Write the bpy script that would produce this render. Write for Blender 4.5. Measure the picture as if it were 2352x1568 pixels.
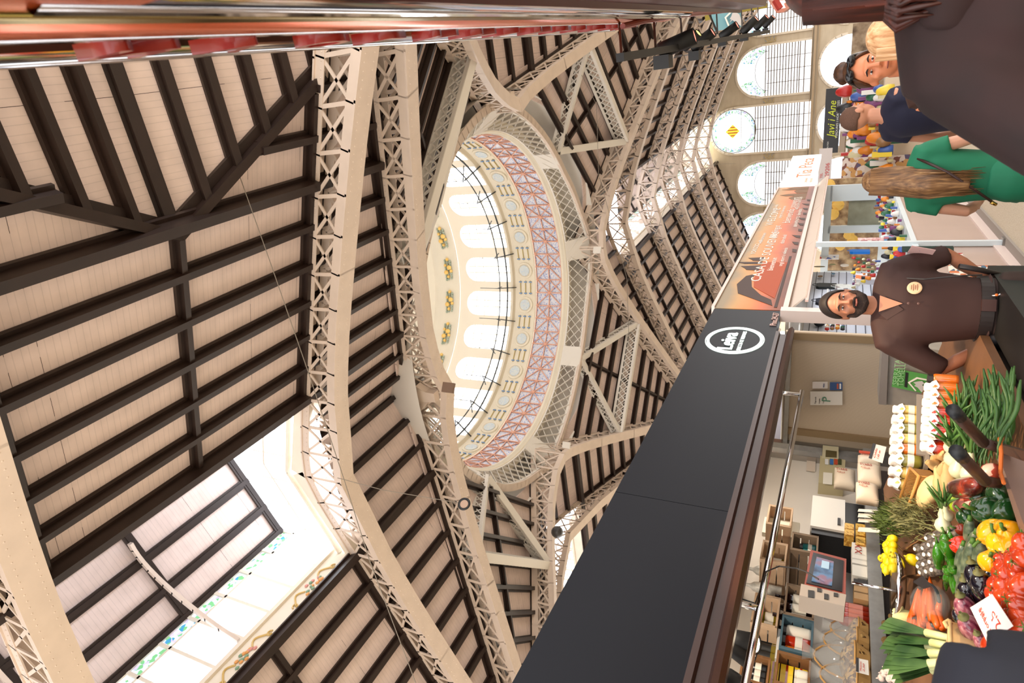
import bpy, math, random
from mathutils import Vector as V, Matrix, noise
PI = math.pi
for o in list(bpy.data.objects): bpy.data.objects.remove(o)
SC = bpy.context.scene
COL = SC.collection
rnd = random.Random(7)
EYE = 1.75
# ---------------------------------------------------------------- camera (a portrait photograph stored on its side)
_R = V((0.06848708, 0.45036684, -0.89021302)); _U = V((0.997652, -0.0309169, 0.06111158)); _F = V((0, 0.89230816, 0.45142679))
AZ = math.radians(26.4)
ROT = Matrix.Rotation(AZ, 3, 'Z')
CR, CU, CF = ROT @ _R, ROT @ _U, ROT @ _F
FPX = 1433.06
CAM = V((0, 0, EYE))
cd = bpy.data.cameras.new('camera'); co = bpy.data.objects.new('camera', cd); COL.objects.link(co)
mw = Matrix((CR, CU, -CF)).transposed().to_4x4(); mw.translation = CAM
co.matrix_world = mw
cd.sensor_width = 36; cd.lens = 36 * FPX / 2352; cd.clip_start = .05; cd.clip_end = 400
cd.dof.use_dof = True; cd.dof.focus_distance = 4.5; cd.dof.aperture_fstop = 5
SC.camera = co
# ---------------------------------------------------------------- world, exposure
wd = bpy.data.worlds.new('world'); SC.world = wd; wd.use_nodes = True
wd.node_tree.nodes['Background'].inputs[0].default_value = (1, .975, .965, 1)
wd.node_tree.nodes['Background'].inputs[1].default_value = 2.25
SC.view_settings.view_transform = 'Standard'; SC.view_settings.look = 'None'
SC.view_settings.gamma = 1; SC.view_settings.use_curve_mapping = False
SC.view_settings.exposure = .42
SC.cycles.use_denoising = True
SC.cycles.max_bounces = 6; SC.cycles.diffuse_bounces = 3; SC.cycles.glossy_bounces = 3; SC.cycles.transmission_bounces = 4
SC.cycles.sample_clamp_indirect = 4
SC.cycles.caustics_reflective = False; SC.cycles.caustics_refractive = False
# ---------------------------------------------------------------- frames of reference
def W(a, b, z): return V((-b, a, z))                  # building: a along the hall, b to the left
SA = math.radians(23.34) ; _a = AZ - SA
SD = V((-math.sin(_a), math.cos(_a), 0)); SL = V((-math.cos(_a), -math.sin(_a), 0))
def S(s, l, z): return SD * s + SL * l + V((0, 0, z))  # market stalls: s along the aisle, l to the left
def ray(x, y): return CR * ((x - 1176) / FPX) - CU * ((y - 784) / FPX) + CF
def atz(x, y, z):
    r = ray(x, y); return CAM + r * ((z - EYE) / r.z)
def _pl(x, y, n, k):
    r = ray(x, y); return CAM + r * ((k - n.dot(CAM)) / n.dot(r))
def ata(x, y, a): return _pl(x, y, V((0, 1, 0)), a)
def atb(x, y, b): return _pl(x, y, V((-1, 0, 0)), b)
def ats(x, y, s): return _pl(x, y, SD, s)
def atl(x, y, l): return _pl(x, y, SL, l)
def atd(x, y, d):
    r = ray(x, y); return CAM + r.normalized() * d
Z3 = V((0, 0, 1))
# ---------------------------------------------------------------- materials
_M = {}
def srgb(c): return tuple(((x / 255) / 12.92 if x / 255 <= .04045 else ((x / 255 + .055) / 1.055) ** 2.4) for x in c)
def mat(name, c, rough=.6, metal=0, emit=0, ecol=None, noise_=0, nscale=8, alpha=None, spec=.5, bump=0, trans=0, coat=0, sss=0):
    if name in _M: return _M[name]
    m = bpy.data.materials.new(name); m.use_nodes = True; nt = m.node_tree; b = nt.nodes['Principled BSDF']
    c = srgb(c); b.inputs['Base Color'].default_value = (*c, 1)
    b.inputs['Roughness'].default_value = rough; b.inputs['Metallic'].default_value = metal
    b.inputs['Specular IOR Level'].default_value = spec
    if coat: b.inputs['Coat Weight'].default_value = coat; b.inputs['Coat Roughness'].default_value = .08
    if sss: b.inputs['Subsurface Weight'].default_value = sss; b.inputs['Subsurface Scale'].default_value = .02
    if trans: b.inputs['Transmission Weight'].default_value = trans
    if emit:
        b.inputs['Emission Color'].default_value = (*srgb(ecol or (255, 255, 255)), 1); b.inputs['Emission Strength'].default_value = emit
    if alpha is not None: b.inputs['Alpha'].default_value = alpha
    if noise_ or bump:
        tc = nt.nodes.new('ShaderNodeTexCoord'); n = nt.nodes.new('ShaderNodeTexNoise'); n.inputs['Scale'].default_value = nscale; n.inputs['Detail'].default_value = 3
        nt.links.new(tc.outputs['Object'], n.inputs['Vector'])
        if noise_:
            r = nt.nodes.new('ShaderNodeValToRGB'); e = r.color_ramp.elements
            e[0].position = .3; e[1].position = .72
            e[0].color = (*[x * (1 - noise_) for x in c], 1); e[1].color = (*[min(1, x * (1 + noise_ * .6)) for x in c], 1)
            nt.links.new(n.outputs['Fac'], r.inputs['Fac']); nt.links.new(r.outputs['Color'], b.inputs['Base Color'])
        if bump:
            bp = nt.nodes.new('ShaderNodeBump'); bp.inputs['Strength'].default_value = bump; bp.inputs['Distance'].default_value = .02
            nt.links.new(n.outputs['Fac'], bp.inputs['Height']); nt.links.new(bp.outputs['Normal'], b.inputs['Normal'])
    _M[name] = m; return m
def ramp_mat(name, stops, scale=5, rough=.5, kind='noise', coat=0, vec=(1, 1, 1), bump=0, interp='LINEAR', detail=4, spec=.5, dist=0):
    if name in _M: return _M[name]
    m = bpy.data.materials.new(name); m.use_nodes = True; nt = m.node_tree; b = nt.nodes['Principled BSDF']
    b.inputs['Roughness'].default_value = rough; b.inputs['Specular IOR Level'].default_value = spec
    if coat: b.inputs['Coat Weight'].default_value = coat
    tc = nt.nodes.new('ShaderNodeTexCoord'); mp = nt.nodes.new('ShaderNodeMapping'); mp.inputs['Scale'].default_value = vec
    nt.links.new(tc.outputs['Object'], mp.inputs['Vector'])
    if kind == 'noise':
        n = nt.nodes.new('ShaderNodeTexNoise'); n.inputs['Detail'].default_value = detail; n.inputs['Distortion'].default_value = dist; out = n.outputs['Fac']
    elif kind == 'voronoi': n = nt.nodes.new('ShaderNodeTexVoronoi'); out = n.outputs['Color']
    elif kind == 'wave': n = nt.nodes.new('ShaderNodeTexWave'); out = n.outputs['Fac']; n.inputs['Distortion'].default_value = dist
    else: n = nt.nodes.new('ShaderNodeTexVoronoi'); out = n.outputs['Distance']
    n.inputs['Scale'].default_value = scale
    nt.links.new(mp.outputs['Vector'], n.inputs['Vector'])
    r = nt.nodes.new('ShaderNodeValToRGB'); cr = r.color_ramp; cr.interpolation = interp
    while len(cr.elements) < len(stops): cr.elements.new(.5)
    for e, (p, c) in zip(cr.elements, stops): e.position = p; e.color = (*srgb(c), 1)
    nt.links.new(out, r.inputs['Fac']); nt.links.new(r.outputs['Color'], b.inputs['Base Color'])
    if bump:
        bp = nt.nodes.new('ShaderNodeBump'); bp.inputs['Strength'].default_value = bump; bp.inputs['Distance'].default_value = .01
        nt.links.new(out, bp.inputs['Height']); nt.links.new(bp.outputs['Normal'], b.inputs['Normal'])
    _M[name] = m; return m
def plank_mat(name, d, c, w=.24):
    """painted tongue-and-groove boards: grooves every w metres along direction d, some of them open cracks, a little peeling paint"""
    m = bpy.data.materials.new(name); m.use_nodes = True; nt = m.node_tree; N = nt.nodes.new; L = nt.links.new
    b = nt.nodes['Principled BSDF']; b.inputs['Roughness'].default_value = .7; b.inputs['Specular IOR Level'].default_value = .3
    g = N('ShaderNodeNewGeometry')
    dp = N('ShaderNodeVectorMath'); dp.operation = 'DOT_PRODUCT'; dp.inputs[1].default_value = d; L(g.outputs['Position'], dp.inputs[0])
    s = N('ShaderNodeMath'); s.operation = 'MULTIPLY'; s.inputs[1].default_value = 1 / w; L(dp.outputs['Value'], s.inputs[0])
    fr = N('ShaderNodeMath'); fr.operation = 'FRACT'; L(s.outputs[0], fr.inputs[0])
    fl = N('ShaderNodeMath'); fl.operation = 'FLOOR'; L(s.outputs[0], fl.inputs[0])
    wn = N('ShaderNodeTexWhiteNoise'); wn.noise_dimensions = '1D'; L(fl.outputs[0], wn.inputs['W'])
    rg = N('ShaderNodeValToRGB'); cr = rg.color_ramp
    for _ in range(4): cr.elements.new(.5)
    for e, (p, v) in zip(cr.elements, ((0, .72), (.055, .97), (.42, 1), (.47, .84), (.52, 1), (.97, .97))): e.position = p; e.color = (v, v, v, 1)
    L(fr.outputs[0], rg.inputs['Fac'])
    ck = N('ShaderNodeMath'); ck.operation = 'LESS_THAN'; ck.inputs[1].default_value = .035; L(fr.outputs[0], ck.inputs[0])
    ck2 = N('ShaderNodeMath'); ck2.operation = 'GREATER_THAN'; ck2.inputs[1].default_value = .82; L(wn.outputs['Value'], ck2.inputs[0])
    nn = N('ShaderNodeTexNoise'); nn.inputs['Scale'].default_value = 1.3; nn.inputs['Detail'].default_value = 2; L(g.outputs['Position'], nn.inputs['Vector'])
    ck4 = N('ShaderNodeMath'); ck4.operation = 'GREATER_THAN'; ck4.inputs[1].default_value = .48; L(nn.outputs['Fac'], ck4.inputs[0])
    ck3 = N('ShaderNodeMath'); ck3.operation = 'MULTIPLY'; L(ck.outputs[0], ck3.inputs[0]); L(ck2.outputs[0], ck3.inputs[1])
    ck5 = N('ShaderNodeMath'); ck5.operation = 'MULTIPLY'; L(ck3.outputs[0], ck5.inputs[0]); L(ck4.outputs[0], ck5.inputs[1])
    n2 = N('ShaderNodeTexNoise'); n2.inputs['Scale'].default_value = 2.5; n2.inputs['Detail'].default_value = 5; L(g.outputs['Position'], n2.inputs['Vector'])
    pr = N('ShaderNodeValToRGB'); pr.color_ramp.elements[0].position = .2; pr.color_ramp.elements[1].position = .8
    cc = srgb(c); pr.color_ramp.elements[0].color = (*[x * .9 for x in cc], 1); pr.color_ramp.elements[1].color = (*[min(1, x * 1.08) for x in cc], 1)
    L(n2.outputs['Fac'], pr.inputs['Fac'])
    mx = N('ShaderNodeMix'); mx.data_type = 'RGBA'; mx.blend_type = 'MULTIPLY'; mx.inputs['Factor'].default_value = 1
    L(pr.outputs['Color'], mx.inputs['A']); L(rg.outputs['Color'], mx.inputs['B'])
    m2 = N('ShaderNodeMix'); m2.data_type = 'RGBA'; m2.inputs['B'].default_value = (.05, .03, .02, 1)
    L(ck5.outputs[0], m2.inputs['Factor']); L(mx.outputs['Result'], m2.inputs['A'])
    L(m2.outputs['Result'], b.inputs['Base Color'])
    return m
CREAM = (226, 205, 197)
M_iron = mat('cream_painted_iron', (222, 203, 188), .45, noise_=.06, nscale=2)
M_ironw = mat('white_painted_iron', (232, 226, 218), .45)
M_wood = mat('dark_brown_wood', (40, 25, 19), .45, noise_=.2, nscale=3)
M_cream = mat('cream_plaster', (238, 226, 208), .7, noise_=.04, nscale=2)
# ---------------------------------------------------------------- mesh building
class MB:
    def __init__(s): s.v = []; s.f = []; s.m = []; s.mi = 0
    def add(s, vs, fs):
        k = len(s.v); s.v += [tuple(x) for x in vs]; s.f += [tuple(i + k for i in f) for f in fs]; s.m += [s.mi] * len(fs)
    def poly(s, *p): s.add(p, [tuple(range(len(p)))])
    def frame(s, o, x, y, z):           # box from centre and three half vectors
        c = [o + x * i + y * j + z * k for i in (-1, 1) for j in (-1, 1) for k in (-1, 1)]
        s.add(c, [(0, 1, 3, 2), (4, 6, 7, 5), (0, 4, 5, 1), (2, 3, 7, 6), (0, 2, 6, 4), (1, 5, 7, 3)])
    def box(s, c, d, x=None, y=None):
        x = x or V((1, 0, 0)); y = y or V((0, 1, 0)); z = x.cross(y)
        s.frame(V(c), x * d[0] / 2, y * d[1] / 2, z * d[2] / 2)
    def bar(s, p, q, w, h, up=Z3, ext=0):   # w across, h along up
        p = V(p); q = V(q); d = (q - p); L = d.length
        if L < 1e-6: return
        d /= L; sd = d.cross(up)
        if sd.length < 1e-4: sd = d.cross(V((1, 0, 0)))
        sd.normalize(); u = sd.cross(d)
        s.frame((p + q) / 2, d * (L / 2 + ext), sd * w / 2, u * h / 2)
    def path(s, pts, w, h, up=Z3, ext=.02):
        for p, q in zip(pts, pts[1:]): s.bar(p, q, w, h, up, ext)
    def tube(s, pts, r, n=8, caps=True):
        pts = [V(p) for p in pts]; R = r if isinstance(r, (list, tuple)) else [r] * len(pts)
        rings = []; t0 = (pts[1] - pts[0]).normalized(); u = t0.orthogonal().normalized()
        for i, p in enumerate(pts):
            t = (pts[min(i + 1, len(pts) - 1)] - pts[max(i - 1, 0)]); t = t.normalized() if t.length > 1e-9 else t0
            u = (u - t * u.dot(t)); u = u.normalized() if u.length > 1e-6 else t.orthogonal().normalized(); w = t.cross(u)
            rings.append([p + (u * math.cos(2 * PI * j / n) + w * math.sin(2 * PI * j / n)) * R[i] for j in range(n)])
        vs = [v for r_ in rings for v in r_]; fs = []
        for i in range(len(pts) - 1):
            for j in range(n): fs.append((i * n + j, i * n + (j + 1) % n, (i + 1) * n + (j + 1) % n, (i + 1) * n + j))
        if caps: fs.append(tuple(range(n))[::-1]); fs.append(tuple(range((len(pts) - 1) * n, len(pts) * n)))
        s.add(vs, fs)
    def lathe(s, prof, o=V((0, 0, 0)), ax=Z3, n=20, a0=0, a1=2 * PI):
        ax = V(ax).normalized(); u = ax.orthogonal().normalized() if abs(ax.z) < .999 else V((1, 0, 0)); w = ax.cross(u)
        full = abs(a1 - a0 - 2 * PI) < 1e-6; m = n if full else n + 1
        vs = []; fs = []
        for r, z in prof:
            for j in range(m):
                t = a0 + (a1 - a0) * j / n; vs.append(V(o) + ax * z + (u * math.cos(t) + w * math.sin(t)) * r)
        for i in range(len(prof) - 1):
            for j in range(n): fs.append((i * m + j, i * m + (j + 1) % m, (i + 1) * m + (j + 1) % m, (i + 1) * m + j))
        s.add(vs, fs)
    def ell(s, c, x, y, z, nu=14, nv=9, fn=None):  # ellipsoid with optional radial deformation
        c = V(c); vs = []; fs = []
        for i in range(nv + 1):
            ph = PI * i / nv
            for j in range(nu):
                t = 2 * PI * j / nu; k = fn(t, ph) if fn else 1
                vs.append(c + (x * math.cos(t) * math.sin(ph) + y * math.sin(t) * math.sin(ph)) * k + z * math.cos(ph) * (k if fn else 1))
        for i in range(nv):
            for j in range(nu): fs.append((i * nu + j, (i + 1) * nu + j, (i + 1) * nu + (j + 1) % nu, i * nu + (j + 1) % nu))
        s.add(vs, fs)
    def prism(s, pts, d):                # flat outline pushed along vector d
        n = len(pts); vs = [V(p) for p in pts] + [V(p) + d for p in pts]
        s.add(vs, [tuple(range(n))[::-1], tuple(range(n, 2 * n))] + [(i, (i + 1) % n, (i + 1) % n + n, i + n) for i in range(n)])
    def build(s, name, m, parent=None, smooth=False, sub=0):
        me = bpy.data.meshes.new(name); org = V((0, 0, 0))
        if s.v and parent is None:
            k = len(s.v); org = V((sum(v[0] for v in s.v) / k, sum(v[1] for v in s.v) / k, min(v[2] for v in s.v)))
        elif parent is not None: org = parent['_o'] if '_o' in parent else V((0, 0, 0)); org = V(org)
        me.from_pydata([(v[0] - org.x, v[1] - org.y, v[2] - org.z) for v in s.v], [], s.f)
        for x in (m if isinstance(m, (list, tuple)) else [m]): me.materials.append(x)
        if isinstance(m, (list, tuple)): me.polygons.foreach_set('material_index', s.m)
        if smooth: me.polygons.foreach_set('use_smooth', [True] * len(me.polygons))
        me.update(); o = bpy.data.objects.new(name, me); COL.objects.link(o)
        if parent is not None: o.parent = parent; o['_o'] = tuple(org)
        else: o.location = org; o['_o'] = tuple(org)
        if sub:
            md = o.modifiers.new('s', 'SUBSURF'); md.levels = sub; md.render_levels = sub
        return o
def tag(o, label, cat, group=None, kind=None):
    if kind: o['kind'] = kind
    if label: o['label'] = label
    if cat: o['category'] = cat
    if group: o['group'] = group
    return o
def thing(name, loc, label, cat, group=None, kind=None):
    o = bpy.data.objects.new(name, None); COL.objects.link(o); o.location = loc; o['_o'] = tuple(loc); o.empty_display_size = .1
    return tag(o, label, cat, group, kind)
def dup(root, T, label=None, group=None):
    """copy of a thing with its parts; T is applied as a world matrix on top"""
    r = root.copy(); COL.objects.link(r); r.matrix_world = T @ Matrix.LocRotScale(root.location, root.rotation_euler, root.scale)
    if label: r['label'] = label
    if group: r['group'] = group
    for ch in root.children:
        c = ch.copy(); COL.objects.link(c); c.parent = r
        for g in ch.children:
            d = g.copy(); COL.objects.link(d); d.parent = c
    return r
def place(proto, loc, rot=None, sc=1, label=None, group=None):
    r = proto.copy(); COL.objects.link(r)
    r.matrix_world = Matrix.Translation(loc) @ (rot.to_4x4() if rot else Matrix()) @ Matrix.Diagonal((*( (sc,)*3 if not isinstance(sc, tuple) else sc), 1))
    if label: r['label'] = label
    if group: r['group'] = group
    for ch in proto.children:
        c = ch.copy(); COL.objects.link(c); c.parent = r
        for g in ch.children:
            d = g.copy(); COL.objects.link(d); d.parent = c
    return r
def smoothstep(x): x = max(0, min(1, x)); return x * x * (3 - 2 * x)
def lerp(a, b, t): return a + (b - a) * t
def interp(tab, x):
    for (x0, y0), (x1, y1) in zip(tab, tab[1:]):
        if x <= x1: return y0 + (y1 - y0) * max(0, (x - x0)) / (x1 - x0)
    return tab[-1][1]
def text_mesh(txt, size, name='lettering', m=None, parent=None, o=V((0, 0, 0)), x=V((1, 0, 0)), y=V((0, 1, 0)), ext=.002, align='LEFT', sx=1, off=0, shear=0):
    cu = bpy.data.curves.new(name, 'FONT'); cu.body = txt; cu.size = size; cu.extrude = ext; cu.align_x = align; cu.offset = off; cu.shear = shear; cu.resolution_u = 2
    t = bpy.data.objects.new(name, cu); COL.objects.link(t)
    dg = bpy.context.evaluated_depsgraph_get(); me = bpy.data.meshes.new_from_object(t.evaluated_get(dg))
    bpy.data.objects.remove(t); bpy.data.curves.remove(cu)
    z = x.cross(y); org = V(parent['_o']) if parent is not None else V((0, 0, 0))
    for v in me.vertices: v.co = V(o) + x * v.co.x * sx + y * v.co.y + z * v.co.z - org
    me.materials.clear(); me.materials.append(m); me.name = name
    ob = bpy.data.objects.new(name, me); COL.objects.link(ob)
    if parent is not None: ob.parent = parent; ob['_o'] = tuple(org)
    return ob
# ================================================================ THE HALL: floor, roof, naves, dome
C0 = (25.1, 10.25)                                     # crossing centre (a, b)
DIRS = {'near': (V((-1, 0)), V((0, 1))), 'far': (V((1, 0)), V((0, 1))), 'left': (V((0, 1)), V((1, 0))), 'right': (V((0, -1)), V((1, 0)))}
def N_(k, u, v, z):
    du, dv = DIRS[k]; p = V(C0) + du * u + dv * v; return W(p.x, p.y, z)
def RZ(v): return 15.8 - .41 * abs(v)
S2 = math.sqrt(.5)
MP_y = plank_mat('boards_across_hall', (0, 1, 0), CREAM); MP_x = plank_mat('boards_along_hall', (1, 0, 0), CREAM)
MP_p = plank_mat('boards_diagonal_a', (S2, S2, 0), CREAM); MP_m = plank_mat('boards_diagonal_b', (S2, -S2, 0), CREAM)
MPL = {'near': MP_y, 'far': MP_y, 'left': MP_x, 'right': MP_x}
def struct(o): o['kind'] = 'structure'; return o
# floor
def floor_mat():
    m = ramp_mat('speckled_stone_floor', ((.35, (196, 180, 150)), (.5, (214, 200, 174)), (.62, (224, 212, 190)), (.72, (150, 130, 108))), 60, .45)
    return m
f = MB(); f.box((-10, 30, -.05), (110, 120, .1)); struct(f.build('floor', floor_mat()))
def slab(mb, pts, up=.06):
    """a roof face with thickness above it"""
    n = len(pts); vs = list(pts) + [p + V((0, 0, up)) for p in pts]
    mb.add(vs, [tuple(range(n)), tuple(range(2 * n - 1, n - 1, -1))] + [(i, i + n, (i + 1) % n + n, (i + 1) % n) for i in range(n)])
def purlin(mb, p, q, nrm, w=.15, h=.24):
    """dark timber with a wider cap moulding against the boards"""
    off = nrm * (h / 2); mb.bar(p - off, q - off, w, h, nrm); mb.bar(p - nrm * .04, q - nrm * .04, w + .14, .08, nrm)
def nave(k, U1, sides=(1, -1), hole=True, step=.95, vmax=13.75, bays=None, right_custom=False):
    du, dv = DIRS[k]
    for sg in sides:
        nrm = (N_(k, 0, sg, 0) - N_(k, 0, 0, 0)) * .41 + Z3; nrm.normalize()
        r = MB()
        if not right_custom or sg > 0:
            P = lambda u, v: N_(k, u, v * sg, RZ(v))
            slab(r, [P(9.4, 0), P(9.83, 2.85), P(14.25, 2.85), P(14.25, 0)])
            slab(r, [P(9.83, 2.85), P(8.8 + .36 * vmax, vmax), P(U1, vmax), P(U1, 2.85)])
        else:                                           # near nave, aisle side: cut by the cross gable over a = 7.15
            P = lambda u, v: N_(k, u, v * sg, RZ(v))
            A = lambda a, b: W(a, b, RZ(b - 10.25))
            slab(r, [P(9.4, 0), P(9.83, 2.85), P(14.25, 2.85), P(14.25, 0)])
            slab(r, [A(15.27, 7.4), A(15.27 - .36 * 10.9, -3.5), A(10.85, -3.5), A(10.85, 7.4)])
            slab(r, [A(10.85, 7.4), A(10.85, -.42), A(7.15, 1.9), A(3.2, -.06), A(-.6, 1.9), A(-4, -.06), A(-4, 7.4)])
        ce = struct(r.build('ceiling', MPL[k]))
        P = lambda u, v: N_(k, u, v * sg, RZ(v))
        v = 2.85 + .05
        vs = []
        while v < vmax: vs.append(v); v += step
        for v in [.02] + [.95, 1.9] + vs:
            if sg < 0 and v == .02: continue
            b_ = MB(); u0 = 8.8 + .36 * v + .2
            u1 = 14.25 if (v < 2.85) else U1
            if right_custom and sg < 0 and v > 2.86:
                b = 10.25 - v
                if b < 1.6:
                    if b > -.4:
                        da = (b + .42) / 2.32 * 3.7
                        for s0, s1 in ((25.1 - u0, 10.85 - da), (3.45 + da, 3.45 - da)):
                            b2 = MB(); purlin(b2, W(s0, b, RZ(v)), W(s1, b, RZ(v)), nrm); b2.build('purlin', M_wood, ce)
                        continue
                    u1 = 14.25
                if abs(b - 1.6) < .5: purlin(b_, P(u0, v), P(u1, v), nrm, .2, .34); b_.build('purlin', M_wood, ce); continue
            if v < 2.96 and v > 2.86: purlin(b_, P(u0, v), P(u1, v), nrm, .22, .36)
            else: purlin(b_, P(u0, v), P(u1, v), nrm)
            b_.build('purlin', M_wood, ce)
        # rafters at the middle of every bay and beside every truss
        u = 14.25
        while u < U1 - 1:
            for uu, off in ((u + 3.7, 0), (u + .3, 0), (u + 7.1, 0)):
                if uu > U1: continue
                va, vb = 2.9, vmax
                if right_custom and sg < 0: vb = 8.35 if abs((25.1 - uu) - 7.1) < 1 or (25.1 - uu) < 0 else 10.4
                b_ = MB(); purlin(b_, P(uu, va), P(uu, vb), nrm, .12, .2); b_.build('rafter', M_wood, ce)
            u += 7.4
        b_ = MB(); purlin(b_, P(14.25 - .3, 2.9), P(14.25 - .3, vmax if not (right_custom and sg < 0) else 13.5), nrm, .12, .2); b_.build('rafter', M_wood, ce)
        b_ = MB(); purlin(b_, P(8.8 + .25, 0), P(8.8 + .36 * vmax + .25, vmax), nrm, .12, .22); b_.build('hip_rafter', M_wood, ce)
nave('near', 29, right_custom=True)
nave('far', 51.2)
nave('left', 36)
nave('right', 30)
# corner roofs between the naves
for ku, kv in (('near', 'right'), ('near', 'left'), ('far', 'left'), ('far', 'right')):
    du = DIRS[ku][0]; dv = DIRS[kv][0]
    def Q(x, y):
        p = V(C0) + du * x + dv * y; return W(p.x, p.y, 15.8 - .41 * (x + y - 8.8) / 1.36)
    r = MB(); M = 13.75
    arc = [Q(9.45 * math.cos(t), 9.45 * math.sin(t)) for t in [PI / 2 * i / 10 for i in range(11)]]
    slab(r, arc + [Q(M, M)])
    dd = (W(*(du + dv), 0)).normalized()
    mt = MP_p if abs(dd.x * S2 - dd.y * S2) > .5 else MP_m
    ce = struct(r.build('ceiling', mt))
    nrm = (dd * (.41 * math.sqrt(2) / 1.36) + Z3).normalized()
    s = 3.0
    while s < 13.4:
        a0, a1 = (8.8 + .36 * s, s), (s, 8.8 + .36 * s)
        if s < 4.6:                                     # interrupted by the ring
            pass
        b_ = MB(); purlin(b_, Q(*a0), Q(*a1), nrm) ; b_.build('purlin', M_wood, ce)
        s += .95
    for x0, y0, x1, y1 in ((8.8, .3, 8.8 + .36 * M, M), (.3, 8.8, M, 8.8 + .36 * M), (6.3, 6.3, M, M)):
        b_ = MB(); purlin(b_, Q(x0, y0) if x0 > 8 else Q(x0, y0), Q(x1, y1), nrm, .12, .2); b_.build('rafter', M_wood, ce)
# cross gable to the right of the near nave (pale, lit boards)
for c_a in (7.15,):
    for sg in (1, -1):
        r = MB(); g = lambda a, b: W(a, b, 12.42 - (.245 if a > c_a else .203) * abs(a - c_a)); HA = 3.7 if sg > 0 else 3.95; BE = -.42 if sg > 0 else -.06
        slab(r, [g(c_a, 1.9), g(c_a + HA * sg, BE), g(c_a + HA * sg, -9), g(c_a, -9)])
        ce = struct(r.build('ceiling', MP_x))
        nrm = (V((0, sg * .245, 1))).normalized()
        for i in range(8):
            a = c_a + sg * HA * i / 5.0
            if i > 5: break
            b0 = 1.9 - (1.9 - BE) * abs(a - c_a) / HA
            if i == 0 and sg < 0: continue
            b_ = MB(); purlin(b_, g(a, b0), g(a, -9), nrm, .15 if i else .19, .22); b_.build('purlin', M_wood, ce)
        b_ = MB(); p, q = g(c_a, 1.9), g(c_a + HA * sg, BE)
        b_.bar(p - Z3 * .13, q - Z3 * .13, .17, .26); b_.bar(p - Z3 * .05 + V((.2, 0, 0)), q - Z3 * .05 + V((.2, 0, 0)), .16, .1); b_.build('valley_beam', M_wood, ce)
    # gable end boards at truss plane
    b_ = MB(); slab(b_, [W(10.8, -.5, 11.4), W(10.8, -9, 11.4), W(10.8, -9, 8), W(10.8, -3.4, 8)], .05)
    struct(b_.build('trim_1', M_ironw))
gw = MB(); gw.poly(W(3.2, -8.9, 9.5), W(10.8, -8.9, 9.5), W(10.8, -8.9, 11.4), W(7.15, -8.9, 12.2), W(3.2, -8.9, 11.4))
M_pane = mat('bright_window_glass', (235, 242, 250), .3, emit=1.7, ecol=(224, 235, 255))
struct(gw.build('window_10', mat('side_window_glass', (240, 245, 250), .3, emit=7, ecol=(246, 248, 255))))
# ---------------------------------------------------------------- lanterns (raised skylights along every nave)
M_paneh = mat('bright_dome_glass', (240, 245, 250), .3, emit=3.0, ecol=(246, 248, 255))
def stained(name, emit=.55):
    m = bpy.data.materials.new(name); m.use_nodes = True; nt = m.node_tree; b = nt.nodes['Principled BSDF']; N = nt.nodes.new; L = nt.links.new
    g = N('ShaderNodeTexCoord'); v = N('ShaderNodeTexVoronoi'); v.inputs['Scale'].default_value = 9; L(g.outputs['Object'], v.inputs['Vector'])
    r = N('ShaderNodeValToRGB'); r.color_ramp.interpolation = 'CONSTANT'; cr = r.color_ramp
    for _ in range(5): cr.elements.new(.5)
    for e, (p, c) in zip(cr.elements, ((0, (225, 238, 246)), (.3, (120, 190, 130)), (.42, (206, 226, 246)), (.6, (198, 190, 236)), (.68, (228, 240, 250)), (.84, (70, 150, 190)), (.9, (240, 240, 225)))):
        e.position = p; e.color = (*srgb(c), 1)
    L(v.outputs['Color'], r.inputs['Fac']); L(r.outputs['Color'], b.inputs['Base Color']); L(r.outputs['Color'], b.inputs['Emission Color'])
    b.inputs['Emission Strength'].default_value = emit; b.inputs['Roughness'].default_value = .3
    return m
M_stain = stained('stained_glass')
M_pane2 = mat('bright_far_glass', (235, 242, 250), .3, emit=2.6, ecol=(244, 247, 255))
M_fr = mat('painted_garland', (240, 226, 200), .6)
M_orn = [mat('painted_gold_scroll', (214, 180, 110), .5), mat('painted_orange_fruit', (228, 160, 90), .5), mat('painted_green_leaf', (130, 160, 130), .5), mat('painted_rose_flower', (220, 150, 140), .5)]
def ornament(o, x, y, parent, s=1):
    """scroll and fruit cluster painted in relief on a frieze: o centre, x along, y up"""
    z = x.cross(y); b = MB(); b.mi = 0
    for sg in (1, -1):
        pts = [o + x * sg * (s * (.25 + .45 * t)) + y * s * .14 * math.sin(t * 4) for t in [i / 8 for i in range(9)]]
        b.tube(pts, .025 * s, 5)
        c = pts[-1]; b.tube([c + (x * math.cos(a) * sg + y * math.sin(a)) * (.09 * s * (1 - a / 8)) for a in [i * .7 for i in range(9)]], .02 * s, 5)
    for i in range(14):
        b.mi = (1, 2, 1, 3, 2)[i % 5]; c = o + x * rnd.uniform(-.3, .3) * s + y * rnd.uniform(-.13, .13) * s
        b.ell(c, x * .06 * s, y * .05 * s, z * .03, 6, 4)
    return b.build('painted_ornament', M_orn, parent)
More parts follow.
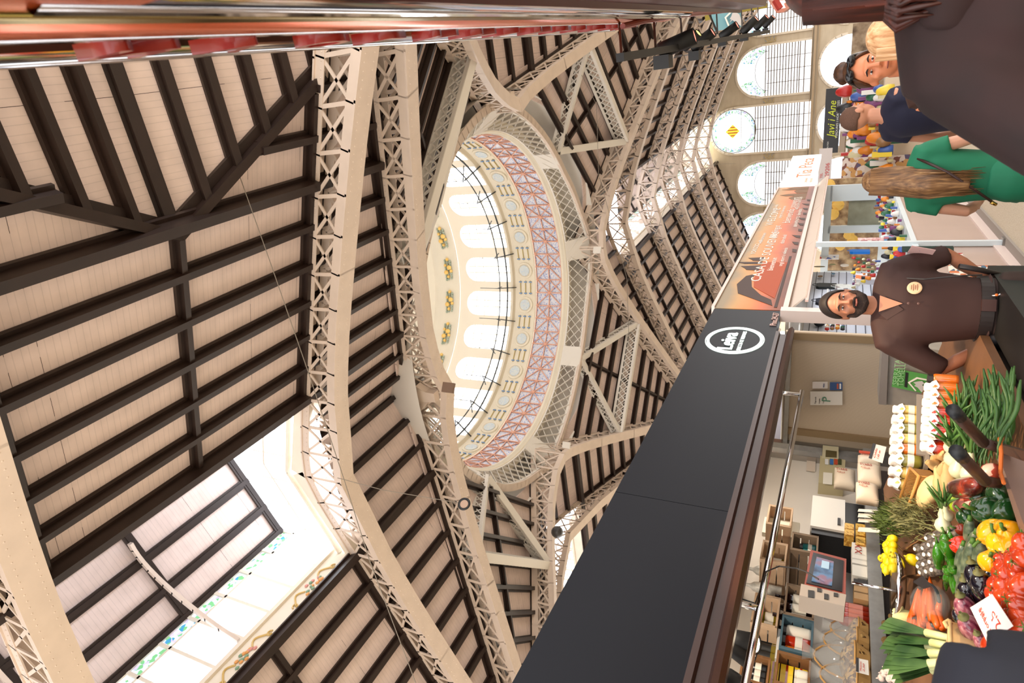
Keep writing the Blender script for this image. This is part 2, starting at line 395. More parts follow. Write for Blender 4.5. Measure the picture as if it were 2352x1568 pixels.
def lantern(k, u0, u1, fine=True):
    ln = thing('roof_lantern', N_(k, (u0 + u1) / 2, 0, 14.6), {'near': 'raised glazed roof lantern nearest the camera, pale board ceiling over stained glass strips', 'far': 'long roof lantern of the far nave with ribbed white windows', 'left': 'lantern of the left nave glimpsed beside the dark stall sign', 'right': 'lantern of the right nave mostly hidden above the red stall'}[k], 'skylight')
    X = N_(k, 1, 0, 0) - N_(k, 0, 0, 0); Y = N_(k, 0, 1, 0) - N_(k, 0, 0, 0)
    P = lambda u, v, z: N_(k, u, v, z)
    LH = 17.82; RD = 19.15
    for sg in (1, -1):
        fz = MB(); fz.frame(P((u0 + u1) / 2, sg * 2.93, 14.98), X * (u1 - u0) / 2, Y * .06, Z3 * .38)
        for zz, hh in ((14.62, .08), (15.38, .07)): fz.frame(P((u0 + u1) / 2, sg * 2.86, zz), X * (u1 - u0) / 2, Y * .08, Z3 * hh)
        fz.frame(P((u0 + u1) / 2, sg * 2.9, LH), X * (u1 - u0) / 2, Y * .1, Z3 * .07)
        fzo = fz.build('frieze', M_cream, ln)
        n = int(round((u1 - u0) / .925)); gl = MB(); st = MB(); mu = MB()
        for i in range(n):
            a, b = u0 + (u1 - u0) * i / n, u0 + (u1 - u0) * (i + 1) / n; y = sg * 2.9
            gl.poly(P(a, y, 15.42), P(b, y, 15.42), P(b, y, 17.25), P(a, y, 17.25)); st.poly(P(a, y, 17.3), P(b, y, 17.3), P(b, y, 17.78), P(a, y, 17.78))
            mu.frame(P(a, y - sg * .03, 16.6), X * .045, Y * .05, Z3 * 1.2)
            if not fine:
                for j in range(4): mu.frame(P((a + b) / 2, y - sg * .03, 15.7 + j * .4), X * (b - a) / 2, Y * .02, Z3 * .03)
        for j in range(1): mu.frame(P((u0 + u1) / 2, sg * 2.87, 17.27), X * (u1 - u0) / 2, Y * .05, Z3 * .035)
        if fine:
            for j in range(9): mu.frame(P((u0 + u1) / 2, sg * 2.895, 15.55 + j * .19), X * (u1 - u0) / 2, Y * .006, Z3 * .006)
        gl.build('window_glass', M_pane if fine else M_pane2, ln); st.build('stained_strip', M_stain, ln); mu.build('window_frame', M_cream, ln)
        c = MB(); slab(c, [P(u0, sg * 3.0, LH - .02), P(u1, sg * 3.0, LH - .02), P(u1, 0, RD), P(u0, 0, RD)], .05)
        co_ = c.build('board_ceiling', MPL[k], ln)
        nrm = (Z3 + Y * sg * .46).normalized()
        for v in (.06, .97, 1.93, 2.82):
            b_ = MB(); z = RD - (RD - LH) * v / 2.95; purlin(b_, P(u0, sg * v, z), P(u1, sg * v, z), nrm, .14, .13); b_.build('purlin', M_wood, co_)
        u = u0 if k != 'near' else u0 + .1
        while u <= u1 + .1:
            b_ = MB(); purlin(b_, P(u, 0, RD - .02), P(u, sg * 2.9, LH), nrm, .12, .1)
            if sg > 0 or u > u0 + .5: b_.build('rafter', M_wood, co_)
            cb = MB(); pts = [P(u + .12, sg * (2.78 - 2.5 * t), 15.5 + 3.2 * math.sin(t * PI / 2) ** .8) for t in [i / 12 for i in range(13)]]
            if u > u0 + .5: cb.path(pts, .1, .14, Y); cb.build('curved_bracket', M_iron, ln)
            u += 3.7
        if fine:
            for i in range(int((u1 - u0) / 3.0)):
                ornament(P(u0 + 1.6 + i * 2.6, sg * 2.85, 14.99), X, Z3, ln, 1.15)
    # end wall over the gable
    for ue in (u0,):
        g = MB(); g.poly(P(ue, -2.9, 14.6), P(ue, 2.9, 14.6), P(ue, 2.9, LH), P(ue, 0, RD), P(ue, -2.9, LH)); g.build('end_glass', M_pane2, ln)
        fr = MB()
        for sg in (1, -1):
            fr.bar(P(ue + .1, sg * 2.85, 14.63), P(ue + .1, 0, 15.85), .2, .5); fr.bar(P(ue + .2, sg * 2.85, 15.1), P(ue + .2, 0, 16.25), .14, .1)
            for i in range(4):
                v = sg * (i * .95 + .5); fr.frame(P(ue + .1, v, 16.7), Y * .015, X * .02, Z3 * 1.0)
            fr.bar(P(ue + .08, sg * 2.85, 16.3), P(ue + .08, 0, 17.4), .06, .06)
        fr.build('end_frame', M_cream, ln)
    return ln
lantern('near', 14.25, 28.5); lantern('far', 14.25, 49.5, False); lantern('left', 14.25, 34, False); lantern('right', 14.25, 28, False)
# ---------------------------------------------------------------- trusses
def rivets(mb, p, q, nrm, step=.16, r=.022):
    d = q - p; L = d.length; d.normalize(); sd = nrm.cross(d).normalized(); n = int(L / step)
    for i in range(n):
        c = p + d * (i + .5) * L / n
        mb.add([c + d * r, c + sd * r, c - d * r, c - sd * r, c + nrm * r * .8], [(0, 1, 4), (1, 2, 4), (2, 3, 4), (3, 0, 4)])
def truss(label, top, bot, nv, w=.46, group=None, riv=False, m=None, step=1, lattice=False, cat='truss', name='roof_truss'):
    """top, bot: matched point lists of the two chords; nv: unit vector across the truss"""
    m = m or M_iron; t = thing(name, V(bot[0]), label, cat, group)
    tc = MB()
    for sg in (1, -1):
        o = nv * sg * w / 2
        for p, q, p2, q2 in zip(top, top[1:], bot, bot[1:]):
            tc.bar(p + o - Z3 * .12, q + o - Z3 * .12, .03, .26, Z3, .02)
    tc.path(top, w + .1, .04); tc.build('top_chord', m, t)
    bc = MB()
    for sg in (1, -1):
        o = nv * sg * w / 2
        for p, q in zip(bot, bot[1:]): bc.bar(p + o + Z3 * .13, q + o + Z3 * .13, .03, .26, Z3, .02)
    for p, q in zip(bot, bot[1:]): bc.bar(p, q, w + .1, .045, nv.cross(q - p).normalized(), .03)
    bc.build('bottom_chord', m, t)
    wb = MB()
    for i in range(0, len(top), step):
        p, q = top[i], bot[i]
        for sg in (1, -1): wb.bar(p + nv * sg * w * .48, q + nv * sg * w * .48, .09, .03, nv)
        wb.bar((p + q) / 2 - nv * w / 2, (p + q) / 2 + nv * w / 2, .05, .05)
        wb.bar(q + Z3 * .2 - nv * w / 2, q + Z3 * .2 + nv * w / 2, .12, .03)
        if i + step < len(top):
            p2, q2 = top[i + step], bot[i + step]
            for sg in (1, -1):
                o = nv * sg * w * .46; wb.bar(p + o - Z3 * .15, q2 + o + Z3 * .15, .075, .03, nv); wb.bar(q + o + Z3 * .15, p2 + o - Z3 * .15, .075, .03, nv)
    wb.build('web_bracing', m, t)
    if riv:
        r = MB()
        for p, q in zip(bot, bot[1:]):
            up = nv.cross(q - p).normalized(); up = up if up.z < 0 else -up
            for o in (-w * .32, w * .32): rivets(r, p + nv * o + up * .022, q + nv * o + up * .022, up)
        for sgn in (-1, 1):
            for p, q in zip(top, top[1:]):
                rivets(r, p + nv * sgn * (w / 2 + .018) - Z3 * .18, q + nv * sgn * (w / 2 + .018) - Z3 * .18, nv * sgn)
        ro = r.build('rivets', m, t); ro['kind'] = 'stuff'
    return t
DEPTH = [(0, 1.6), (1.5, 1.35), (3, 1.08), (5, .98), (7.5, 1.0), (9.5, 1.05), (11, 1.15), (12.4, 1.35), (13.3, 2.2), (13.75, 4.5)]
def gable_truss(k, u, label, group=None, riv=False, v0=-13.75, v1=13.75, n=30):
    vs = [v0 + (v1 - v0) * i / n for i in range(n + 1)]
    top = [N_(k, u, v, RZ(v) - .06 - .25 * math.exp(-abs(v) * 1.2)) for v in vs]
    bot = [N_(k, u, v, RZ(v) - interp(DEPTH, abs(v)) - .12) for v in vs]
    nv = (N_(k, 1, 0, 0) - N_(k, 0, 0, 0)).normalized()
    return truss(label, top, bot, nv, riv=riv, group=group)
gable_truss('near', 14.25, 'cream riveted arch truss across the near nave, beyond the closest lantern', riv=True)
gable_truss('near', 22.0, 'cream riveted truss cutting the lower left corner of the picture', riv=True)
for i, l in enumerate(('first cream truss of the far nave, nearest the dome', 'second cream truss of the far nave counted from the dome', 'third cream truss of the far nave counted from the dome', 'fourth cream truss of the far nave counted from the dome', 'last cream truss of the far nave, in front of the end wall')):
    gable_truss('far', 14.25 + 7.4 * i, l, n=26)
gable_truss('left', 14.25, 'cream truss of the left nave beside the dark sign board', n=26)
gable_truss('right', 14.25, 'cream truss of the right nave hidden behind the red stall', n=26)
nm = {'near': 'near', 'far': 'far', 'left': 'left', 'right': 'right'}
for k in DIRS:
    for sg in (1, -1):
        vs = [i * 13.75 / 15 for i in range(16)]
        top = [N_(k, 8.8 + .36 * v, sg * v, RZ(v) - .08) for v in vs]
        dep = [(0, 2.0), (1, 1.55), (2.5, 1.25), (5, 1.12), (9, 1.15), (11, 1.2), (12.7, 1.6), (13.75, 4)]
        bot = [N_(k, 8.8 + .36 * v, sg * v, RZ(v) - interp(dep, v)) for v in vs]
        d = (top[-1] - top[0]); d.z = 0; nv = d.cross(Z3).normalized()
        side = {('near', 1): 'left', ('near', -1): 'right', ('far', 1): 'left', ('far', -1): 'right', ('left', 1): 'far', ('left', -1): 'near', ('right', 1): 'far', ('right', -1): 'near'}[(k, sg)]
        truss('oblique cream girder from the %s corner of the dome ring, its %s one' % (k, side), top, bot, nv, w=.42, riv=(k == 'near'), m=M_iron)
# lattice braces in the four corners
def lattice(label, p, q, up, h=.6, w=.34, m=None, bar=.05, name='lattice_brace', cell=.42):
    m = m or M_ironw; t = thing(name, p, label, 'lattice beam'); d = (q - p); L = d.length; d.normalize(); sd = d.cross(up).normalized()
    f_ = MB(); f_.bar(p, q, w, .05, up); f_.bar(p + up * h, q + up * h, w, .05, up)
    for sg in (1, -1):
        for hh in (.06, h - .06): f_.bar(p + sd * sg * w / 2 + up * hh, q + sd * sg * w / 2 + up * hh, .02, .14, up)
    f_.build('flanges', m, t); b = MB(); n = int(L / cell)
    for i in range(-1, n + 1):
        for s1 in (1, -1):
            a0 = (i if s1 > 0 else i + h / cell) * cell; a1 = a0 + s1 * h
            z0, z1 = 0, h
            if a0 < 0: z0 += (0 - a0); a0 = 0
            if a1 < 0: z1 -= (0 - a1) ; a1 = 0
            if a0 > L: z0 += a0 - L; a0 = L
            if a1 > L: z1 -= (a1 - L); a1 = L
            if z1 - z0 < .05: continue
            for sg in (1, -1): b.bar(p + d * a0 + up * z0 + sd * sg * w * .48, p + d * a1 + up * z1 + sd * sg * w * .48, bar, .02, sd)
    # flat lattice on the soffit
    for i in range(int(L / w)):
        c0 = p + d * i * w; c1 = p + d * (i + 1) * w
        b.bar(c0 - sd * w / 2, c1 + sd * w / 2, bar, .02, up); b.bar(c0 + sd * w / 2, c1 - sd * w / 2, bar, .02, up)
    b.build('lattice_bars', m, t); return t
for (ku, kv, nm_) in (('near', 'right', 'near right'), ('near', 'left', 'near left'), ('far', 'left', 'far left'), ('far', 'right', 'far right')):
    du = DIRS[ku][0]; dv = DIRS[kv][0]
    def Q3(x, y, z):
        p = V(C0) + du * x + dv * y; return W(p.x, p.y, z)
    s = 5.6; zz = 15.8 - .41 * s - 1.0
    A_, B_ = Q3(8.8 + .36 * s, s, zz), Q3(s, 8.8 + .36 * s, zz); R_ = Q3(8.5 * S2, 8.5 * S2, 14.75)
    lattice('white lattice brace in the %s corner of the octagon, tying two girders' % nm_, A_, B_, Z3, .75)
    lattice('white lattice brace from the %s ring corner toward the %s nave' % (nm_, kv), R_, B_, Z3, .55)
    lattice('white lattice brace from the %s ring corner toward the %s nave' % (nm_, ku), R_, A_, Z3, .55)
# ================================================================ DOME
DC = W(25.1, 10.45, 0)
def cyl(r, t, z): return DC + V((-math.sin(t) * r, math.cos(t) * r, z))   # t=0 toward +a, growing to +b
RT = [(-180, 8.7), (-172, 8.3), (-151, 8.75), (-133, 8.6), (-100, 8.95), (-89, 9.3), (-72, 8.75), (-51, 8.3), (-40, 8.25), (-26, 8.3), (-15, 8.7), (-7, 9.2), (1, 9.4), (9, 8.95), (18, 8.5), (38, 8.1), (50, 8.2), (65, 8.5), (90, 9.2), (120, 9.0), (135, 8.75), (154, 8.9), (160, 8.85), (180, 8.7)]
def rt(t):   # azimuth measured clockwise (to the right) from +a
    return interp(RT, (math.degrees(-t) + 180) % 360 - 180)
dome = thing('dome', DC + V((0, 0, 14.7)), 'large round glazed dome with a tiled band, painted medallions and garlands of fruit', 'dome')
n = 96; T_ = [2 * PI * i / n for i in range(n)]
def ring(name, prof, m, parent, rf=None, smooth=True):
    mb = MB(); k = len(prof); vs = []
    for t in T_:
        for r, z in prof: vs.append(cyl((r + (rf(t) if rf else 0)), t, z))
    fs = [(i * k + j, i * k + j + 1, ((i + 1) % n) * k + j + 1, ((i + 1) % n) * k + j) for i in range(n) for j in range(k - 1)]
    mb.add(vs, fs); return mb.build(name, m, parent, smooth)
M_ivory = mat('ivory_plaster', (244, 234, 214), .6, noise_=.03, nscale=1)
ring('cornice', [(8.6, 15.95), (8.1, 15.95), (8.02, 16.02), (8.1, 16.1), (7.98, 16.16), (8.06, 16.24), (8.03, 16.32), (8.25, 16.34)], M_ivory, dome)
ring('cornice', [(8.1, 16.3), (9.75, 16.32), (9.75, 14.55)], M_ironw, dome)
tile = ramp_mat('blue_white_tiles', ((0, (228, 232, 244)), (.3, (96, 124, 208)), (.42, (226, 230, 243)), (.6, (236, 224, 224)), (.68, (84, 112, 200)), (.78, (232, 234, 244))), 14, .3, interp='CONSTANT')
tb = ring('tile_band', [(8.16, 16.32), (8.16, 18.05)], tile, dome)
M_cop = mat('copper_orange_ribs', (232, 172, 146), .4)
bars = MB(); NC = 64
for i in range(NC):
    t0, t1 = 2 * PI * i / NC, 2 * PI * (i + 1) / NC
    bars.bar(cyl(8.12, t0, 16.32), cyl(8.12, t0, 18.05), .055, .07, cyl(1, t0, 0) - DC)
    for j in range(3): bars.bar(cyl(8.12, t0, 16.36 + j * .83), cyl(8.12, t1, 16.36 + j * .83), .05, .045)
    for j in range(2):
        z0 = 16.36 + j * .83; z1 = z0 + .83
        if (i + j) % 2: z0, z1 = z1, z0
        bars.bar(cyl(8.12, t0, z0), cyl(8.12, t1, z1), .05, .045, cyl(1, t0, 0) - DC)
        if i % 2 == 0: bars.bar(cyl(8.12, t0, z1), cyl(8.12, t1, z0), .045, .045, cyl(1, t0, 0) - DC)
bars.build('tile_ribs', M_cop, dome)
ring('panel_zone', [(8.05, 18.03), (8.0, 18.1), (8.28, 18.14), (8.28, 19.6), (8.05, 19.66), (8.05, 19.76), (8.4, 19.8)], M_ivory, dome, smooth=False)
M_blue = ramp_mat('pale_blue_medallion', ((.3, (196, 214, 232)), (.6, (226, 230, 226)), (.7, (168, 190, 226))), 9, .5)
M_gold = mat('ochre_line', (200, 178, 110), .5); M_bl = mat('blue_motif', (120, 160, 214), .5)
NW = 24; med = MB(); ln_ = MB(); 
for i in range(NW):
    t = 2 * PI * (i + .5) / NW; c = cyl(8.24, t, 18.87); ax = (DC + V((0, 0, 18.87)) - c).normalized()
    m_ = MB(); m_.lathe([(0, .06), (.3, .06), (.36, .02), (.42, .07), (.5, .05), (.52, -.04)], c, ax, 18); m_.mi = 0
    mo = m_.build('medallion', M_ivory, dome)
    d_ = MB(); d_.lathe([(0, .075), (.33, .075), (.34, .05)], c, ax, 18); d_.build('medallion_face', M_blue, mo)
    ln_ = MB()
    for dz in (-.34, 0, .34):
        a0, a1 = t + .078, t + 2 * PI / NW - .078
        ln_.mi = 0; ln_.bar(cyl(8.25, a0, 18.87 + dz), cyl(8.25, a1, 18.87 + dz), .05, .035)
        ln_.mi = 1
        for a in (a0 + .01, a1 - .01): ln_.bar(cyl(8.23, a, 18.78 + dz), cyl(8.23, a, 18.96 + dz), .06, .06)
    ln_.build('painted_lines', [M_gold, M_bl], dome)
# walkway rail with its brackets
M_dk = mat('dark_metal', (58, 62, 62), .5)
rl = thing('gallery_rail', DC + V((0, 0, 19.8)), 'dark ring rail and brackets running round inside the dome below its windows', 'railing')
mb = MB(); mb.tube([cyl(7.85, t, 19.95) for t in T_] + [cyl(7.85, 0, 19.95)], .05, 5); mb.tube([cyl(7.5, t, 20.3) for t in T_] + [cyl(7.5, 0, 20.3)], .035, 5); mb.build('rail', M_dk, rl)
for i in range(NW):
    t = 2 * PI * i / NW; b_ = MB(); b_.bar(cyl(8.2, t, 19.5), cyl(7.3, t, 20.3), .05, .06); b_.bar(cyl(8.3, t, 20.6), cyl(7.2, t, 20.35), .04, .05); b_.bar(cyl(7.3, t, 20.3), cyl(7.3, t, 21.6), .03, .03); b_.build('bracket', M_dk, rl)
# window drum
ring('window_drum_base', [(8.4, 19.78), (8.4, 20.0), (8.55, 20.0)], M_ivory, dome)
gl = MB(); fr = MB(); 
for i in range(NW):
    t0 = 2 * PI * i / NW; dt = 2 * PI / NW; a0, a1 = t0 + dt * .15, t0 + dt * .85; r = 8.5
    arch = [(lerp(a0, a1, .5 - .5 * math.cos(PI * j / 8)), 22.5 + .75 * math.sin(PI * j / 8)) for j in range(9)]
    g = MB(); g.poly(cyl(r, a1, 20.0), cyl(r, a0, 20.0), *[cyl(r, a, z) for a, z in arch]); g.build('window_glass', M_paneh, dome)
    # pier and spandrel
    fr.poly(cyl(r - .06, t0 - dt * .15, 20), cyl(r - .06, t0 + dt * .15, 20), cyl(r - .06, t0 + dt * .15, 22.5), cyl(r - .06, t0 - dt * .15, 22.5))
    for (p, q) in zip(arch, arch[1:]): fr.poly(cyl(r - .06, p[0], p[1]), cyl(r - .06, q[0], q[1]), cyl(r - .06, q[0], 23.8), cyl(r - .06, p[0], 23.8))
    fr.poly(cyl(r - .06, t0 - dt * .15, 22.5), cyl(r - .06, t0 + dt * .15, 22.5), cyl(r - .06, t0 + dt * .15, 23.8), cyl(r - .06, t0 - dt * .15, 23.8))
    for f_ in (.37, .63): a = lerp(a0, a1, f_); fr.bar(cyl(r - .05, a, 20), cyl(r - .05, a, 23.1), .05, .06)
    for z in (20.9, 21.9, 22.5): fr.bar(cyl(r - .05, a0, z), cyl(r - .05, a1, z), .06, .05)
fr.build('window_frames', mat('window_ivory', (250, 240, 222), .6), dome)
ring('frieze', [(8.42, 23.8), (8.3, 23.85), (8.35, 24.0), (8.2, 25.4), (8.0, 25.5)], M_ivory, dome)
for i in range(NW):
    t = 2 * PI * (i + .5) / NW; g = MB()
    for j in range(26):
        f_ = (j / 25 - .5) * 1.5; g.mi = 2 if j % 7 else 1; a = t + f_ * .11; rr = .07 if j % 7 else .1
        zc = 24.5 + .22 * math.sin(j * 2.1)
        g.ell(cyl(8.22, a, zc), V((rr * 1.3, 0, 0)), V((0, rr * 1.3, 0)), V((0, 0, rr)), 6, 4)
    g.mi = 1
    for dx in (-.02, .02): g.ell(cyl(8.15, t + dx, 24.5 + dx * 6), V((.16, 0, 0)), V((0, .16, 0)), V((0, 0, .16)), 8, 6)
    g.build('painted_garland', [M_orn[0], mat('painted_citrus', (250, 206, 116), .5), mat('painted_garland_leaf', (170, 182, 162), .5)], dome)
pr = [(8.0 * math.cos(a), 25.5 + 4.2 * math.sin(a)) for a in [PI / 2 * i / 10 for i in range(11)]]
pr[-1] = (.6, 29.7); ring('cupola_shell', pr, M_ivory, dome)
# lattice ring girder under the dome
rg = thing('ring_girder', DC + V((0, 0, 14.7)), 'white lattice ring girder carrying the dome, with solid white corner blocks', 'girder')
f_ = MB(); m = 128; TT = [2 * PI * i / m for i in range(m + 1)]
for a, b in zip(TT, TT[1:]):
    f_.bar(cyl(rt(a), a, 14.75), cyl(rt(b), b, 14.75), .34, .05, Z3, .01)
    f_.bar(cyl(rt(a) - .15, a, 14.82), cyl(rt(b) - .15, b, 14.82), .02, .12, Z3, .01)
f_.build('bottom_flange', M_iron, rg)
def rr_(t, z): k = (z - 14.75) / 1.2; return lerp(rt(t) - .1, 8.12, k)
f_ = MB()
for a, b in zip(TT, TT[1:]): f_.bar(cyl(rr_(a, 15.9), a, 15.93), cyl(rr_(b, 15.9), b, 15.93), .1, .12, Z3, .01)
f_.build('top_chord', M_ironw, rg); f_ = MB()
for a, b in zip(TT, TT[1:]):
    f_.bar(cyl(rr_(a, 14.86), a, 14.9), cyl(rr_(b, 14.86), b, 14.9), .05, .14, Z3, .01)
f_.build('bottom_chord', M_ironw, rg)
f_ = MB(); NL = 84
for i in range(NL):
    t0 = 2 * PI * i / NL
    for sg in (1, -1):
        t1 = t0 + sg * 2 * PI / NL * 2
        f_.bar(cyl(rr_(t0, 14.85), t0, 14.85), cyl(rr_(t1, 15.92), t1, 15.92), .03, .085, cyl(1, t0, 0) - DC)
f_.build('lattice_bars', M_ironw, rg)
for kk in range(8):
    t = kk * PI / 4 - .02; b_ = MB(); dt = .075
    vs = [cyl(rr_(t + s * dt, z) - o, t + s * dt, z) for s in (-1, 1) for z in (14.78, 15.95) for o in (.05, -.25)]
    b_.add(vs, [(0, 1, 3, 2), (4, 6, 7, 5), (0, 4, 5, 1), (2, 3, 7, 6), (0, 2, 6, 4), (1, 5, 7, 3)]); b_.build('corner_block', M_ironw, rg)
# curved gusset brackets below each ring corner
for k in DIRS:
    b_ = MB(); dv = (N_(k, 0, 1, 0) - N_(k, 0, 0, 0)); du = (N_(k, 1, 0, 0) - N_(k, 0, 0, 0))
    c = N_(k, 9.1, 0, 14.35)
    b_.prism([c - dv * .5 + Z3 * .35 + du * .15, c - dv * .2 + Z3 * .1, c - dv * .18 - Z3 * .25, c + dv * .18 - Z3 * .25, c + dv * .2 + Z3 * .1, c + dv * .5 + Z3 * .35 + du * .15, c + dv * .3 + Z3 * .5, c - dv * .3 + Z3 * .5], du * .3)
    b_.build('gusset', M_iron, rg)
# ================================================================ FAR END WALL with its tall windows
WA = 76.4
M_stone = ramp_mat('end_wall_stone', ((.3, (196, 180, 156)), (.7, (214, 200, 178))), .5, .8, vec=(1, 1, 3))
def wz(z): return z + EYE
wl = MB(); wins = []
tall = [(-1.0 - 1.0, 3.25, 8.1, 2.45), (4.0, 3.3, 8.1, 2.45), (9.85, 3.15, 10.9, 2.4), (15.8, 3.05, 8.0, 2.4), (21.6, 3.0, 7.9, 2.4), (-8, 3.3, 8.1, 2.4)]
tall = [(b, z0 + EYE, z1 + EYE, w) for b, z0, z1, w in tall]
tall.sort()
low = [(b, 1.7 - 2.0 + 1.0, 1.6 + EYE - .6, 2.35) for b, *_ in tall]
# wall built as vertical strips so every opening is a real hole
def wallstrip(mb, b0, b1, z0, z1):
    mb.poly(W(WA, b0, z0), W(WA, b1, z0), W(WA, b1, z1), W(WA, b0, z1))
cur = -14
for (b, z0, z1, w) in tall:
    wallstrip(wl, cur, b - w, 0, 22); K = 16
    for i in range(K):
        ba, bb = b - w + 2 * w * i / K, b - w + 2 * w * (i + 1) / K
        ha, hb = math.sqrt(max(0, w * w - (ba - b) ** 2)), math.sqrt(max(0, w * w - (bb - b) ** 2))
        wl.poly(W(WA, ba, z1 + ha), W(WA, bb, z1 + hb), W(WA, bb, 22), W(WA, ba, 22))
        wl.poly(W(WA, ba, 1.9 + ha * .95), W(WA, bb, 1.9 + hb * .95), W(WA, bb, z0), W(WA, ba, z0))
    cur = b + w
wallstrip(wl, cur, 34, 0, 22)
struct(wl.build('wall_far', M_stone))
M_wd = mat('bronze_louvre', (120, 104, 84), .5); M_panef = mat('far_window_glass', (235, 242, 250), .3, emit=1.15, ecol=(240, 246, 255))
for i, (b, z0, z1, w) in enumerate(tall):
    rose = z1 > 11; win = thing('window_%d' % (i + 1), W(WA, b, z0), 'tall round-headed louvred window', 'window'); win['kind'] = 'structure'; del win['category']
    g = MB(); pts = [W(WA + .3, b + w, z0), W(WA + .3, b - w, z0)] + [W(WA + .3, b - w * math.cos(t), z1 + w * math.sin(t)) for t in [PI * j / 14 for j in range(15)]]
    g.poly(*pts); g.build('window_glass', M_panef, win)
    st = MB()
    if not rose:
        arc0 = [W(WA + .2, b - w * math.cos(t), z1 + w * math.sin(t)) for t in [PI * j / 14 for j in range(15)]]
        arc1 = [W(WA + .2, b - w * .78 * math.cos(t), z1 - .6 + w * .62 * math.sin(t)) for t in [PI * j / 14 for j in range(15)]]
        for j in range(14):
            if j in (5, 6, 7, 8): continue
            st.poly(arc0[j], arc0[j + 1], arc1[j + 1], arc1[j])
    else:
        for j in range(28):
            t0, t1 = 2 * PI * j / 28, 2 * PI * (j + 1) / 28; q = lambda r_, t: W(WA + .2, b + r_ * math.cos(t), z1 + r_ * math.sin(t))
            st.poly(q(2.3, t0), q(2.3, t1), q(1.85, t1), q(1.85, t0))
    st.build('stained_border', M_stain, win)
    fr = MB(); zt = z1 - .5 if not rose else z1 - 2.3
    for j in range(int((zt - z0 - .9) / .28)): 
        z = z0 + 1.3 + j * .28
        if z < zt + .3: fr.frame(W(WA + .05, b, z), V((w, 0, 0)), V((0, .06, 0)), V((0, 0, .045)))
    for f_ in (-.5, -.0, .5): fr.frame(W(WA + .1, b + f_ * w, (z0 + zt) / 2), V((.03, 0, 0)), V((0, .05, 0)), V((0, 0, (zt - z0) / 2)))
    fr.frame(W(WA + .1, b, z0 + 1.1), V((w, 0, 0)), V((0, .04, 0)), V((0, 0, .05))); fr.frame(W(WA + .1, b, z0 + .65), V((w, 0, 0)), V((0, .04, 0)), V((0, 0, .05)))
    arc = [W(WA + .1, b - w * .8 * math.cos(t), (z1 - .7 if not rose else z1 - .0) + (w * .55 if not rose else 0) * math.sin(t)) for t in [PI * j / 12 for j in range(13)]]
    if not rose: fr.path(arc, .05, .05)
    else:
        q = [W(WA + .1, b + 2.35 * math.cos(2 * PI * j / 32), z1 + 2.35 * math.sin(2 * PI * j / 32)) for j in range(33)]; fr.path(q, .08, .08)
        for dx in (-.8, .8): fr.bar(W(WA + .1, b + dx * 0 - 2.2, z1 + dx), W(WA + .1, b + 2.2, z1 + dx), .04, .04)
    fr.build('window_louvres', M_wd, win)
    if rose:
        sh = MB(); c = W(WA + .05, b, z1 + .1); sh.mi = 0
        sh.prism([c + V((0, 0, .75)), c + V((.75, 0, 0)), c - V((0, 0, .75)), c - V((.75, 0, 0))], V((0, .03, 0))); sh.mi = 1
        for j in range(4):
            x = -.45 + j * .3; h = .68 - abs(x); sh.frame(c + V((x, -.02, 0)), V((.05, 0, 0)), V((0, .01, 0)), V((0, 0, h)))
        sh.build('coat_of_arms', [mat('shield_gold', (250, 214, 70), .4, emit=.5, ecol=(250, 214, 70)), mat('shield_red', (200, 90, 50), .4)], win)
    ar = MB(); q = [W(WA - .05, b - (w + .1) * math.cos(t), z1 + (w + .1) * math.sin(t)) for t in [PI * j / 16 for j in range(17)]]
    ar.path([W(WA - .05, b - w - .1, z0)] + q + [W(WA - .05, b + w + .1, z0)], .2, .16, V((0, 1, 0))); ar.build('window_surround', M_cream, win)
    lo = MB(); lo.poly(W(WA + .4, b + w, .3), W(WA + .4, b - w, .3), *[W(WA + .4, b - w * math.cos(t), 1.9 + w * .95 * math.sin(t)) for t in [PI * j / 12 for j in range(13)]]); lo.build('lunette_glass', M_pane, win)
    lo = MB(); q = [W(WA - .05, b - (w + .1) * math.cos(t), 1.9 + (w * .95 + .1) * math.sin(t)) for t in [PI * j / 14 for j in range(15)]]; lo.path(q, .2, .16, V((0, 1, 0))); lo.build('lunette_surround', M_cream, win)
    pt = MB(); M_ceram = ramp_mat('ceramic_motif', ((.35, (120, 126, 140)), (.5, (196, 170, 110)), (.65, (150, 150, 156))), 5, .4)
    bb = b + w + .52; pt.frame(W(WA - .03, bb, z0 + 4.0), V((.28, 0, 0)), V((0, .02, 0)), V((0, 0, .55))); pt.frame(W(WA - .05, bb, z0 + 4.0), V((.36, 0, 0)), V((0, .02, 0)), V((0, 0, .12))); pt.build('ceramic_emblem', M_ceram, win)
cn = MB()
for z, h, d in ((4.78, .22, .35), (4.45, .08, .2), (5.05, .06, .45)): cn.frame(W(WA - d / 2, 10, z), V((25, 0, 0)), V((0, d / 2, 0)), V((0, 0, h / 2)))
struct(cn.build('trim_2', mat('stone_cornice', (188, 166, 138), .7)))
